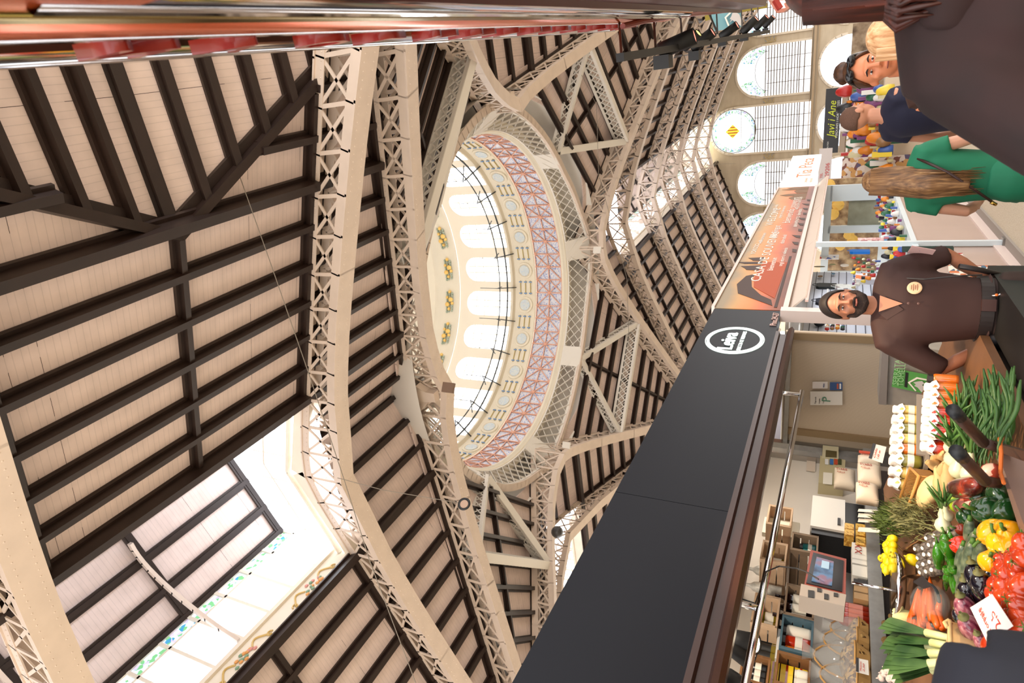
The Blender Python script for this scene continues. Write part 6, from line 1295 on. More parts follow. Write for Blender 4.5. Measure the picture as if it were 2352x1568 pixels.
def aub(m):
    def f(t):
        b_ = MB(); b_.ell(V((0, 0, 0)), X_ * .038, Y_ * .038, Z3 * .062, 20, 14, lambda a, p: 1 - .2 * math.cos(p)); b_.build('fruit', m, t, True)
        b_ = MB(); b_.lathe([(.0, .066), (.005, .082), (.006, .066), (.013, .063), (.018, .056)], V((0, 0, 0)), Z3, 10); b_.build('calyx', mat('aubergine_calyx', (96, 96, 50), .6), t, True)
    return f
bk2 = mat('black_aubergine', (16, 12, 24), .1, coat=.8); st2 = ramp_mat('striped_aubergine', ((.35, (92, 26, 50)), (.5, (150, 80, 96)), (.7, (206, 160, 160))), 12, .2, coat=.6, vec=(5, 5, .6))
scatter(proto(aub(bk2), '', 'aubergine', 'aubergine'), [(*T6(940, 130), 1.05, 1.16, (1.5, 1.2, .3)), (*T6(1040, 250), 1.1, 1.17, (1.2, 1.2, .3)), (*T6(850, 360), 1.15, 1.15, (1.4, 1.2, .3)), (*T6(710, 660), .7, 1.14, (1.4, 1.2, .3)), (*T6(1170, 150), .9, 1.14, (1.4, 1.2, .3)), (*T6(1050, 380), 1.0, 1.12, (1.4, 1.2, .3))], 'glossy black aubergine beside the courgettes', 'black aubergines', seed=2)
scatter(proto(aub(st2), '', 'aubergine', 'aubergine'), [(*T6(810, 560), 1.15, 1.16, (1.2, 1.1, .4)), (*T6(880, 820), 1.2, 1.17, (.9, 1.0, .4)), (*T6(1030, 1010), .8, 1.15, (1, 1.0, .4))], 'purple and white striped aubergine next to the price card', 'striped aubergines', seed=2)
def avo(t):
    b_ = MB(); b_.ell(V((0, 0, 0)), X_ * .031, Y_ * .031, Z3 * .042, 16, 10, lambda a, p: 1 - .18 * math.cos(p)); b_.build('fruit', ramp_mat('avocado_skin', ((.4, (66, 56, 46)), (.6, (116, 104, 92))), 60, .45, bump=.4), t, True)
    b_ = MB(); b_.lathe([(0, .0), (.011, 0), (.012, -.002)], V((0, -.0325, 0)), V((0, -1, 0)), 12); b_.build('white_sticker', M_pl, t)
scatter(proto(avo, '', 'avocado', 'avocado'), [(*T3(*q), 1.0, 1.14, (.3 + rnd.uniform(-.3, .3), -.9, 0)) for q in ((170, 1240), (260, 1200), (220, 1110), (330, 1090), (100, 1380), (190, 1350), (270, 1330), (100, 1500), (180, 1480), (270, 1450), (350, 1190), (480, 1060), (560, 1030), (60, 1260), (480, 1140), (130, 1580), (220, 1570), (300, 1560))], 'brown avocado with a round white sticker in the open box', 'avocados in the box', seed=4)
def lem(t):
    b_ = MB(); b_.ell(V((0, 0, 0)), X_ * .03, Y_ * .03, Z3 * .04, 16, 10, lambda a, p: 1 - .12 * abs(math.cos(p)) ** 3); b_.build('fruit', mat('lemon_skin', (232, 200, 20), .35, noise_=.12, nscale=30), t, True); b_ = MB(); b_.tube([V((0, 0, .036)), V((0, 0, .046))], [.008, .003], 7); b_.build('tip', mat('lemon_tip', (190, 180, 40), .5), t)
scatter(proto(lem, '', 'lemon', 'lemon'), [(*T2(*q), 1.15, 1.2) for q in ((830, 1215), (910, 1225), (850, 1300), (910, 1310), (820, 1380), (910, 1385), (760, 1400), (840, 1450), (920, 1450), (800, 1510), (820, 1560), (915, 1530), (870, 1180), (905, 1130))], 'yellow lemon in the row between the worktop and the herbs', 'lemons', tilt=1.5, seed=6)
scatter(proto(lem, '', 'mango', 'mango'), [(*T2(1185, 1420), 1.3, 1.15)], 'orange-yellow mango alone beside the avocado box', None)
def lime(t): b_ = MB(); b_.ell(V((0, 0, 0)), X_ * .026, Y_ * .026, Z3 * .03, 14, 9); b_.build('fruit', mat('lime_skin', (150, 180, 30), .35), t, True)
scatter(proto(lime, '', 'lime', 'lime'), [(*T3(530, 620), 1, 1.13), (*T3(575, 590), 1, 1.13), (*T3(580, 690), 1, 1.12)], 'light green lime between basket and dark sausage', 'limes', seed=8)
def root_(t): b_ = MB(); b_.ell(V((0, 0, 0)), X_ * .034, Y_ * .032, Z3 * .085, 16, 14, lambda a, p: 1 + .14 * math.sin(5 * p) + .05 * math.cos(3 * a)); b_.build('root', mat('tan_root_skin', (214, 176, 118), .6, noise_=.15, nscale=14), t, True)
scatter(proto(root_, '', 'root', 'ginger_root'), [(*T3(290, 110), .9, 1.16, (.4, .9, .3)), (*T3(370, 380), 1.1, 1.15, (1.7, 1.3, .2)), (*T3(480, 330), 1.15, 1.15, (1.5, 1.4, .2)), (*T3(420, 180), 1.0, 1.16, (.8, 1.4, .2)), (*T3(560, 320), .9, 1.12, (1.2, 1.4, .2)), (*T8(800, 1430), 1, 1.15, (.8, 1.4, .2)), (*T8(880, 1380), 1, 1.14, (.4, 1.4, .2))], 'knobbly tan root heaped beside the white onions', 'tan roots', seed=8)
def kiwi(t): b_ = MB(); b_.ell(V((0, 0, 0)), X_ * .027, Y_ * .027, Z3 * .035, 12, 8); b_.build('fruit', mat('kiwi_skin', (112, 84, 36), .7, noise_=.2, nscale=40), t, True)
T5 = lambda u, v: (1850 + u / 5.85, 1300 + v / 5.85)
scatter(proto(kiwi, '', 'kiwi', 'kiwi'), [(*T5(*q), 1.1, 1.15) for q in ((1080, 770), (1180, 690), (1210, 760), (1130, 800), (1080, 990), (1100, 1020), (1170, 1180))], 'brown kiwi fruit lying behind the leeks', 'kiwis', seed=8)
def garl(t): b_ = MB(); b_.ell(V((0, 0, 0)), X_ * .028, Y_ * .028, Z3 * .024, 18, 9, lambda a, p: 1 + .08 * abs(math.cos(3.5 * a))); b_.tube([V((0, 0, .02)), V((0, 0, .045))], [.009, .004], 7); b_.build('bulb', mat('garlic_skin', (226, 206, 196), .6, noise_=.1, nscale=20), t, True)
scatter(proto(garl, '', 'garlic', 'garlic_bulb'), [(*T5(*q), 1.1, 1.14) for q in ((1050, 1440), (1110, 1400), (1160, 1360), (1150, 1450), (1020, 1500), (1200, 1520), (1130, 1510))], 'white garlic bulb in the heap beside the leeks', 'garlic bulbs', seed=8)
def onion(t):
    b_ = MB(); b_.lathe([(0, -.034), (.012, -.033), (.03, -.02), (.036, 0), (.03, .02), (.016, .038), (.011, .06), (.009, .1)], V((0, 0, 0)), Z3, 16); b_.build('bulb', ramp_mat('white_onion', ((.3, (232, 226, 196)), (.7, (214, 218, 160))), 6, .3, coat=.3), t, True)
    b_ = MB(); r = random.Random(3)
    for i in range(6):
        a = i * 1.05; d = V((math.cos(a), math.sin(a), 0)); b_.tube([V((0, 0, .09)) + d * .004, V((0, 0, .13)) + d * .015, V((0, 0, .17)) + d * .035, V((0, 0, .21)) + d * r.uniform(.05, .07)], [.006, .007, .006, .002], 6)
    b_.build('leaves', mat('onion_leaf', (84, 124, 56), .4, noise_=.25, nscale=10), t, True)
    b_ = MB(); [b_.tube([V((0, 0, -.033)), V((.012 * math.cos(i), .012 * math.sin(i), -.055))], .0012, 4) for i in range(9)]; b_.build('roots', mat('onion_root', (206, 186, 130), .7), t)
scatter(proto(onion, '', 'onion', 'spring_onion'), [(*T3(560, 50), 1.1, 1.16, (1.45, 1.5, 0)), (*T3(620, 180), 1.2, 1.16, (1.70, 1.45, 0)), (*T3(790, 240), 1.2, 1.16, (1.70, 1.45, 0)), (*T8(980, 1190), 1.2, 1.17, (1.45, 1.5, 0)), (*T8(990, 1290), 1.2, 1.15, (1.20, 1.4, 0)), (*T8(1000, 1430), 1.2, 1.18, (1.20, 1.3, 0)), (*T8(1100, 1100), 1.1, 1.13, (1.70, 1.4, 0)), (*T8(1100, 1240), 1.1, 1.13, (1.45, 1.4, 0)), (*T3(400, 940), 1.1, 1.17, (1.70, 1.4, 0)), (*T3(440, 800), 1.0, 1.17, (1.20, 1.4, 0))], 'white spring onion with green leaves in the bundle under the wooden handles', 'spring onions', seed=3)
# bundle of green shoots: every stem an object
def shoot(t): b_ = MB(); b_.tube([V((.012 * math.sin(i * .7), .006 * math.cos(i), -.13 + .26 * i / 8)) for i in range(9)], [.003, .006, .007, .007, .007, .006, .005, .004, .001], 6); b_.build('stem', mat('green_shoot', (52, 92, 36), .4, noise_=.3, nscale=8), t, True)
r9 = random.Random(9); L9 = []
for i in range(95):
    u = r9.uniform(0, 1); v = r9.uniform(0, 1); L9.append((2200 + 125 * u, 900 + 95 * v + 40 * (1 - abs(u - .4)) * v, r9.uniform(.7, 1.1), 1.09 + .1 * (1 - abs(v - .5) * 1.5) * r9.uniform(.6, 1), (-.55 + r9.uniform(-.6, .5), 1.45 + r9.uniform(-.3, .3), 0)))
scatter(proto(shoot, '', 'shoot', 'green_shoot'), L9, 'green shoot in the thick bundle beside the cardboard box', 'green shoots in the bundle', seed=3)
# leeks in the woven basket
lk = [((2035 + 9 * (i % 4) + rnd.uniform(-3, 3), 1430 + 11 * i), (2185, 1466 + 6 * i)) for i in range(12)]
for i, (a, b) in enumerate(lk):
    p = atl(b[0], b[1], 2.15 + .04 * (i % 3)); q = atl(a[0], a[1], 2.3 + .05 * (i % 3)); t = thing('leek', p, 'leek with wide cut green leaves standing in the woven basket', 'leek', 'leeks in the woven basket')
    d = (q - p); s_ = d.cross(SL).normalized(); b_ = MB(); b_.tube([p, lerp(p, q, .35)], [.014, .016], 9); b_.build('white_shaft', ramp_mat('leek_shaft', ((.3, (206, 210, 130)), (.7, (232, 230, 196))), 5, .4), t, True)
    b_ = MB()
    for k in (-1, 0, 1):
        vs = []
        for j in range(7): f = j / 6; c = lerp(p, q, .3 + .7 * f) + s_ * k * .02 * f + SL * .01 * k * f; w_ = .012 + .014 * math.sin(f * 2.2); vs += [c - s_ * w_, c + SL * -.008, c + s_ * w_]
        b_.add(vs, [(3 * j + e, 3 * j + e + 1, 3 * j + e + 4, 3 * j + e + 3) for j in range(6) for e in (0, 1)])
    b_.build('leaves', ramp_mat('leek_leaf', ((.3, (38, 70, 34)), (.6, (78, 112, 58)), (.8, (120, 146, 96))), 7, .4, vec=(1, 1, 1)), t, True)
wb2 = thing('woven_basket', atz(2215, 1465, 1.08), 'striped straw basket with looped handles holding the leeks', 'basket')
P4 = [atl(x, y, 1.95) for x, y in ((2181, 1425), (2262, 1450), (2268, 1500), (2183, 1487))]; m_str = ramp_mat('straw_rows', ((.4, (150, 112, 64)), (.6, (214, 184, 130))), 34, .7, 'wave', vec=(.2, .2, 1.6), bump=.5)
b_ = MB(); b_.prism(P4, SL * .14); b_.build('basket_body', m_str, wb2)
M_straw = mat('straw_cord', (206, 176, 120), .7, noise_=.15, nscale=30)
for pts in ([(2184, 1487), (2165, 1500), (2155, 1520), (2162, 1536), (2180, 1530), (2187, 1510), (2186, 1490)], [(2176, 1440), (2170, 1430), (2178, 1424), (2184, 1432)], [(2181, 1425), (2183, 1487)], [(2183, 1487), (2268, 1500)]):
    b_ = MB(); b_.tube([atl(x, y, 1.93) for x, y in pts], .008, 7); b_.build('rope_handle', M_straw, wb2, True)
# handwritten card on the tomatoes
pc_ = thing('price_card', atz(2280, 1420, 1.2), 'large white price card handwritten in red, lying on the tomatoes', 'price card')
q = [atz(x, y, z) for x, y, z in ((2228, 1395, 1.2), (2278, 1364, 1.22), (2326, 1437, 1.2), (2268, 1476, 1.18))]
nrm = (q[1] - q[0]).cross(q[3] - q[0]).normalized(); nrm = nrm if nrm.z > 0 else -nrm
b_ = MB(); b_.prism(q, -nrm * .002); b_.build('card', mat('bright_card', (240, 230, 226), .5), pc_)
ux = (q[0] - q[3]).normalized(); uy = nrm.cross(ux).normalized(); ux = ux if True else ux
uy = uy if uy.dot(q[0] - q[1]) > 0 else -uy
for t_, o_, h_ in (('Tomate', (.16, .34), .036), ('Pera', (.5, .4), .03), ('2,50', (.16, .72), .06)):
    text_mesh(t_, h_, 'handwriting', mat('red_ink', (206, 60, 40), .6), pc_, q[3] + (q[0] - q[3]) * o_[0] + (q[2] - q[3]) * o_[1] + nrm * .002, ux, uy, .0004, shear=.3)
# carrots in their bags
for bi, (cx, cy, w_, h_, lab) in enumerate(((2140, 1385, 60, 80, 'bag of bright orange carrots with a dark rim, beside the long green peppers'), (2125, 1440, 60, 40, 'second clear bag of carrots below the first'))):
    t = thing('carrot_bag', atz(cx, cy, 1.07), lab, 'bag of carrots'); c = atz(cx, cy, 1.13)
    e1 = (atz(cx + w_ / 2, cy, 1.13) - c); e2 = (atz(cx, cy + h_ / 2, 1.13) - c)
    r = random.Random(bi)
    for i in range(16 if bi == 0 else 9):
        u, v = r.uniform(-.8, .8), r.uniform(-.8, .8); p = c + e1 * u + e2 * v + Z3 * r.uniform(-.02, .03); a = r.uniform(-1.2, 1.2); d = (e2.normalized() * math.cos(a) + e1.normalized() * math.sin(a) * .6) * .09
        b_ = MB(); b_.tube([p - d, p - d * .5, p + d * .5, p + d], [.003, .011, .017, .012], 9); b_.build('carrot', mat('carrot_orange', (216, 92, 14), .35, noise_=.12, nscale=20), t, True)
    b_ = MB(); b_.ell(c + Z3 * .01, e1 * 1.1, e2 * 1.15, Z3 * .06, 18, 10); b_.build('clear_bag', mat('clear_film', (220, 220, 214), .1, alpha=.14), t, True)
    b_ = MB(); b_.tube([c + e1 * math.cos(a) + e2 * 1.1 * math.sin(a) + Z3 * .02 for a in [PI + PI * j / 12 for j in range(13)]], .007, 6); b_.build('dark_rim', mat('dark_rim', (40, 50, 56), .4), t, True)
# dried sausage, red net bag, pale chicory, herbs, wicker basket
sa = thing('cured_sausage', atz(2215, 1130, 1.17), 'dark red mottled cured sausage lying by the green peppers', 'sausage'); a, b = atz(2188, 1126, 1.17), atz(2250, 1112, 1.18)
b_ = MB(); b_.tube([lerp(a, b, i / 8) + Z3 * .004 * math.sin(i) for i in range(9)], [.012, .035, .042, .044, .044, .043, .04, .032, .01], 14); b_.build('skin', ramp_mat('cured_skin', ((.4, (46, 20, 20)), (.55, (96, 34, 26)), (.7, (190, 66, 36))), 9, .25, coat=.4), sa, True)
for i, (x, y, dx, dy, lab) in enumerate(((2268, 1095, 18, -26, 'red and white mottled bag beside the upper wooden handle'), (2222, 1158, 22, -8, 'red and white mottled bag between the sausage and green peppers'))):
    a, b = atz(x - dx, y - dy, 1.12), atz(x + dx, y + dy, 1.12); b_ = MB(); b_.tube([lerp(a, b, k / 6) for k in range(7)], [.015, .034, .04, .042, .04, .034, .012], 12); tag(b_.build('bean_bag', ramp_mat('mottled_red', ((.4, (150, 50, 40)), (.5, (206, 90, 66)), (.6, (236, 190, 170))), 30, .3, 'voronoi'), None, True), lab, 'bag')
t = thing('chicory_head', atz(2085, 1415, 1.13), 'pale yellow chicory head behind the carrots', 'chicory'); c = atz(2085, 1415, 1.13); b_ = MB()
for i in range(8): a = i * .785; d = SD * math.cos(a) + SL * math.sin(a); b_.ell(c + d * .018 + Z3 * .02, d * .012, d.cross(Z3) * .022, Z3 * .045, 8, 7)
b_.build('leaves', mat('chicory_leaf', (232, 220, 150), .5), t, True)
wk = thing('wicker_basket', atz(2130, 1120, 1.12), 'golden wicker basket with a pale loaf-like root, behind the herbs', 'basket'); mwk = ramp_mat('golden_wicker', ((.35, (130, 84, 34)), (.6, (206, 150, 76))), 40, .6, 'wave', bump=.6)
qb = [atz(x, y, 1.1) for x, y in ((2106, 1168), (2132, 1176), (2158, 1100), (2136, 1080))]; b_ = MB()
for a, b in zip(qb, qb[1:] + qb[:1]): b_.prism([a, b, b + Z3 * .09, a + Z3 * .09], (sum(qb, V((0, 0, 0))) / 4 - a).normalized() * .01)
b_.build('basket_sides', mwk, wk); b_ = MB(); b_.tube([p + Z3 * .09 for p in qb + qb[:1]], .01, 7); b_.build('basket_rim', mat('golden_wicker_rim', (190, 136, 66), .6), wk, True)
t = thing('squash', atz(2135, 1128, 1.14), 'pale squash lying in the wicker basket', 'squash'); b_ = MB(); b_.ell(atz(2133, 1130, 1.15), (qb[0] - qb[3]) * .42, (qb[1] - qb[0]) * .4, Z3 * .045, 16, 10); b_.build('skin', mat('pale_squash', (226, 196, 140), .5), t, True)
for hi, (cx, cy, ex, ey, m_, lab, n_) in enumerate(((2070, 1200, 42, 48, mat('herb_green', (78, 96, 34), .6, noise_=.3, nscale=12), 'bushy green herb bunch nearest the lemons', 900), (2118, 1185, 44, 52, mat('herb_olive', (120, 118, 70), .7, noise_=.3, nscale=12), 'greyish dried herb bunch beside the wicker basket', 1000))):
    t = thing('herb_bunch', atz(cx, cy, 1.1), lab, 'herbs'); c = atz(cx, cy, 1.12); r = random.Random(hi + 20); b_ = MB(); e1 = atz(cx + ex, cy, 1.12) - c; e2 = atz(cx, cy + ey, 1.12) - c
    for i in range(n_):
        u = r.gauss(0, .45); v = r.gauss(0, .45); p = c + e1 * u + e2 * v + Z3 * (.02 + .1 * max(0, 1 - u * u - v * v) * r.random()); d = (V((r.uniform(-1, 1), r.uniform(-1, 1), r.uniform(.0, 1.2))) + e2.normalized() * -.3).normalized() * r.uniform(.03, .07); sd = d.cross(Z3).normalized() * .002
        b_.add([p - sd, p + sd, p + d * .6 + sd * 1.6, p + d, p + d * .6 - sd * 1.6], [(0, 1, 2, 3, 4)])
    b_.build('sprigs', m_, t)['kind'] = 'stuff'
# wooden trolley handles with black grips
wh = thing('wooden_handles', atz(2240, 1060, 1.25), 'pair of dark wooden handles with black grips poking up among the spring onions', 'handles')
M_hw = mat('dark_handle_wood', (70, 44, 34), .5, noise_=.2, nscale=12)
for a, b, c in (((2190, 943), (2258, 1016), (2300, 1030)), ((2198, 1037), (2262, 1104), (2290, 1110))):
    pa, pb, pc2 = atz(*a, 1.38), atz(*b, 1.22), atz(*c, 1.16); b_ = MB(); b_.tube([pa, pb], [.019, .021], 10); b_.build('handle_bar', M_hw, wh, True); b_ = MB(); b_.tube([pa - (pb - pa) * .02, pa + (pb - pa) * .18], [.021, .021], 10); b_.build('black_grip', mat('rubber_black', (22, 24, 28), .5), wh, True); b_ = MB(); b_.tube([pb, pc2], .02, 8); b_.build('handle_base', M_hw, wh, True)
b_ = MB(); b_.prism([atz(2255, 1008, 1.2), atz(2360, 1038, 1.16), atz(2360, 1062, 1.14), atz(2258, 1024, 1.18)], -Z3 * .03); b_.build('plank', M_hw, wh)
b_ = MB(); b_.prism([atz(2286, 1040, 1.17), atz(2292, 1040, 1.17), atz(2360, 1228, 1.12), atz(2345, 1228, 1.12)], -Z3 * .12); b_.build('table_rim', mat('grey_brown_rim', (116, 92, 84), .4), ds_)
b_ = MB(); b_.tube([atz(2296, 1005, 1.2), atz(2300, 1040, 1.2), atz(2298, 1085, 1.2), atz(2306, 1110, 1.2)], .006, 6); tag(b_.build('orange_cord', mat('orange_cord', (190, 96, 30), .7)), 'orange cord tied round the wooden handle', 'cord')
bt = thing('black_tag', atz(2120, 1330, 1.2), 'small black price tag standing at the avocado box', 'tag'); b_ = MB(); b_.prism([atz(x, y, 1.2) for x, y in ((2098, 1336), (2120, 1322), (2142, 1346), (2122, 1352))], Z3 * .003); b_.build('plate', mat('card_black', (40, 36, 38), .5), bt)
bx = thing('avocado_box', atz(2130, 1280, 1.07), 'shallow wooden box holding the avocados', 'box'); qb = [atz(x, y, 1.08) for x, y in ((2096, 1268), (2104, 1330), (2165, 1325), (2150, 1235))]; b_ = MB()
for a, b in zip(qb, qb[1:] + qb[:1]): b_.prism([a, b, b + Z3 * .05, a + Z3 * .05], Z3.cross(b - a).normalized() * .008)
b_.build('box_sides', M_bw, bx)

atz = _atz
# ================================================================ PEOPLE
M_skin = mat('skin_warm', (206, 150, 122), .5, sss=.08, noise_=.05, nscale=6)
def remesh(o, vox, it=4):
    m = o.modifiers.new('r', 'REMESH'); m.mode = 'VOXEL'; m.voxel_size = vox; m.use_smooth_shade = True
    s_ = o.modifiers.new('s', 'SMOOTH'); s_.iterations = it; s_.factor = .5
def person(label, loc, face, H=1.75, build=1.0, arms=None, skin=M_skin, legs=True, headtilt=0, bald=False):
    """empty at the feet; local frame: x to the person's left, y backward (face looks along -y), z up"""
    t = bpy.data.objects.new('person', None); COL.objects.link(t); t['_o'] = (0, 0, 0); tag(t, label, 'person'); t.location = loc
    t.rotation_euler = (0, 0, face); k = H / 1.75; t.scale = (k, k, k)
    P = dict(sl=(.185 * build, 0, 1.43), sr=(-.185 * build, 0, 1.43)); arms = arms or {}
    el = V(arms.get('el', (.25, .03, 1.13))); wl = V(arms.get('wl', (.27, -.04, .88))); er = V(arms.get('er', (-.25, .03, 1.13))); wr = V(arms.get('wr', (-.27, -.04, .88)))
    b = MB(); w = build
    # trunk
    b.tube([(0, .01, .86), (0, .01, .95), (0, 0, 1.08), (0, 0, 1.22), (0, 0, 1.34), (0, 0, 1.41)], [.1, .12, .105, .115, .12, .09], 14)
    b.ell((.08, .01, .93), X_ * .09, Y_ * .1, Z3 * .1); b.ell((-.08, .01, .93), X_ * .09, Y_ * .1, Z3 * .1); b.ell((0, .0, 1.32), X_ * .16 * w, Y_ * .1, Z3 * .12)
    b.tube([(-.16 * w, 0, 1.42), (0, .01, 1.46), (.16 * w, 0, 1.42)], [.05, .06, .05], 10)
    b.tube([(0, .012, 1.42), (0, .0, 1.5), (0, -.01, 1.57)], [.062, .054, .055], 12)
    for s_, e_, w_ in ((V(P['sl']), el, wl), (V(P['sr']), er, wr)):
        b.tube([s_, lerp(s_, e_, .5), e_, lerp(e_, w_, .4), w_], [.052, .046, .038, .038, .026], 10)
        d = (w_ - e_).normalized(); sd = d.cross(Y_); sd = sd.normalized() if sd.length > .1 else X_; up = d.cross(sd)
        palm = w_ + d * .05; b.ell(w_ + d * .045, sd * .04, up * .018, d * .055, 10, 8)
        for i, L_ in enumerate((.075, .085, .08, .062)):
            o_ = w_ + d * .088 + sd * (.028 - .019 * i); b.tube([o_, o_ + d * L_ * .5 + up * .006, o_ + d * L_ + up * .022], [.0095, .0088, .007], 7)
        o_ = w_ + d * .03 + sd * .034; b.tube([o_, o_ + sd * .022 + d * .03, o_ + sd * .028 + d * .06 + up * .01], [.012, .0105, .008], 7)
    for sx in (1, -1): b.tube([(.09 * sx, .01, .92), (.1 * sx, 0, .7), (.1 * sx, -.01, .5), (.1 * sx, .01, .3), (.1 * sx, .03, .09)], [.085, .078, .055, .05, .035], 12); b.ell((.105 * sx, -.05, .045), X_ * .042, Y_ * .12, Z3 * .04)
    # head
    hc = V((0, -.015, 1.645)); 
    b.ell(hc + V((0, .012, .02)), X_ * .076, Y_ * .095, Z3 * .1, 18, 14); b.ell(hc + V((0, -.03, -.04)), X_ * .058, Y_ * .062, Z3 * .075, 16, 12); b.ell(hc + V((0, -.052, -.088)), X_ * .028, Y_ * .026, Z3 * .022)
    b.tube([hc + V((0, -.092, .018)), hc + V((0, -.104, -.012)), hc + V((0, -.112, -.03))], [.009, .012, .014], 8); b.ell(hc + V((0, -.085, .03)), X_ * .052, Y_ * .014, Z3 * .012)
    for sx in (1, -1): b.ell(hc + V((.04 * sx, -.06, -.02)), X_ * .024, Y_ * .02, Z3 * .022); b.ell(hc + V((.012 * sx, -.1, -.032)), X_ * .009, Y_ * .009, Z3 * .007); b.ell(hc + V((.079 * sx, .012, -.008)), X_ * .009, Y_ * .02, Z3 * .032)
    b.ell(hc + V((0, -.09, -.056)), X_ * .024, Y_ * .01, Z3 * .006); b.ell(hc + V((0, -.087, -.066)), X_ * .02, Y_ * .01, Z3 * .007)
    o = b.build('body', skin, t); remesh(o, .0075, 3)
    for sx in (1, -1):
        e = MB(); c = hc + V((.031 * sx, -.083, .006)); e.ell(c, X_ * .0125, Y_ * .007, Z3 * .0052, 12, 8); e.build('eye', mat('eye_white', (226, 216, 208), .3), t, True)
        e = MB(); e.ell(c + V((0, -.0065, 0)), X_ * .0058, Y_ * .003, Z3 * .0058, 10, 6); e.build('iris', mat('dark_iris', (36, 22, 16), .2), t, True)
        e = MB(); e.tube([c + V((-.019 * sx, -.008, .017)), c + V((0, -.012, .022)), c + V((.02 * sx, -.004, .016))], [.003, .0045, .002], 6); e.build('eyebrow', mat('brow_dark', (40, 26, 20), .8), t, True)
    e = MB(); e.tube([hc + V((-.024, -.094, -.061)), hc + V((0, -.1, -.062)), hc + V((.024, -.094, -.061))], [.002, .0035, .002], 6); e.build('mouth', mat('lip_brown', (140, 74, 64), .5), t, True)
    return t, hc
def shirt(t, m, w=1.0, arms=None, sleeve=1.0, low=.9, flare=1.0, collar=None, name='shirt', thick=0):
    arms = arms or {}; b = MB(); el = V(arms.get('el', (.25, .03, 1.13))); wl = V(arms.get('wl', (.27, -.04, .88))); er = V(arms.get('er', (-.25, .03, 1.13))); wr = V(arms.get('wr', (-.27, -.04, .88))); th = thick
    rings = []; prof = [(low, .17 * flare + th, .125 * flare + th), (1.0, .158 + th, .122 + th), (1.12, .155 * w + th, .12 + th), (1.25, .172 * w + th, .13 + th), (1.36, .188 * w + th, .125 + th), (1.43, .165 * w + th, .1 + th), (1.475, .09 + th, .075 + th)]
    n_ = 24; vs = []
    for z, a, d in prof:
        for i in range(n_): q = 2 * PI * i / n_; vs.append(V((a * math.copysign(abs(math.cos(q)) ** .85, math.cos(q)), d * math.sin(q), z)))
    fs = [(k * n_ + i, k * n_ + (i + 1) % n_, (k + 1) * n_ + (i + 1) % n_, (k + 1) * n_ + i) for k in range(len(prof) - 1) for i in range(n_)] + [tuple(range(n_))[::-1], tuple(range((len(prof) - 1) * n_, len(prof) * n_))]
    b.add(vs, fs); b.tube([V((-.195 * w, 0, 1.405)), V((-.1, .005, 1.44)), V((.1, .005, 1.44)), V((.195 * w, 0, 1.405))], [.075 + th, .07 + th, .07 + th, .075 + th], 12)
    for sx, e_, w_ in ((1, el, wl), (-1, er, wr)):
        s_ = V((.165 * w * sx, 0, 1.41)); pts = [s_, lerp(s_, e_, .4), lerp(s_, e_, .8), e_] if sleeve > .5 else [s_, lerp(s_, e_, .45)]
        R = [.078 + th, .07 + th, .062 + th, .06 + th] if sleeve > .5 else [.074, .07]
        if sleeve >= 1: pts += [lerp(e_, w_, .5), lerp(e_, w_, .93)]; R += [.056 + th, .046 + th]
        b.tube(pts, R, 12)
    o = b.build(name, m, t); remesh(o, .014, 5); return o
def trousers(t, m, w=1.0):
    b = MB(); b.tube([(0, .01, .86), (0, .01, .95), (0, 0, 1.04)], [.12, .14, .135], 16); b.ell((.07, .01, .93), X_ * .1, Y_ * .13, Z3 * .12); b.ell((-.07, .01, .93), X_ * .1, Y_ * .13, Z3 * .12)
    for sx in (1, -1): b.tube([(.09 * sx, .01, .92), (.105 * sx, 0, .7), (.11 * sx, -.01, .5), (.11 * sx, .01, .3), (.11 * sx, .02, .08)], [.1 * w, .098 * w, .08 * w, .075, .07], 14)
    o = b.build('trousers', m, t); remesh(o, .014, 5); return o
def shoes(t, m):
    for sx in (1, -1): b = MB(); b.ell((.105 * sx, -.05, .045), X_ * .052, Y_ * .14, Z3 * .05); b.ell((.105 * sx, .05, .07), X_ * .045, Y_ * .06, Z3 * .06); b.build('shoe', m, t, True)
def floorpt(x, y, D): r = ray(x, y); h = V((r.x, r.y, 0)).normalized(); return h * D
def faceto(p, off=0): d = CAM - V(p); return math.atan2(d.y, d.x) + PI / 2 + off
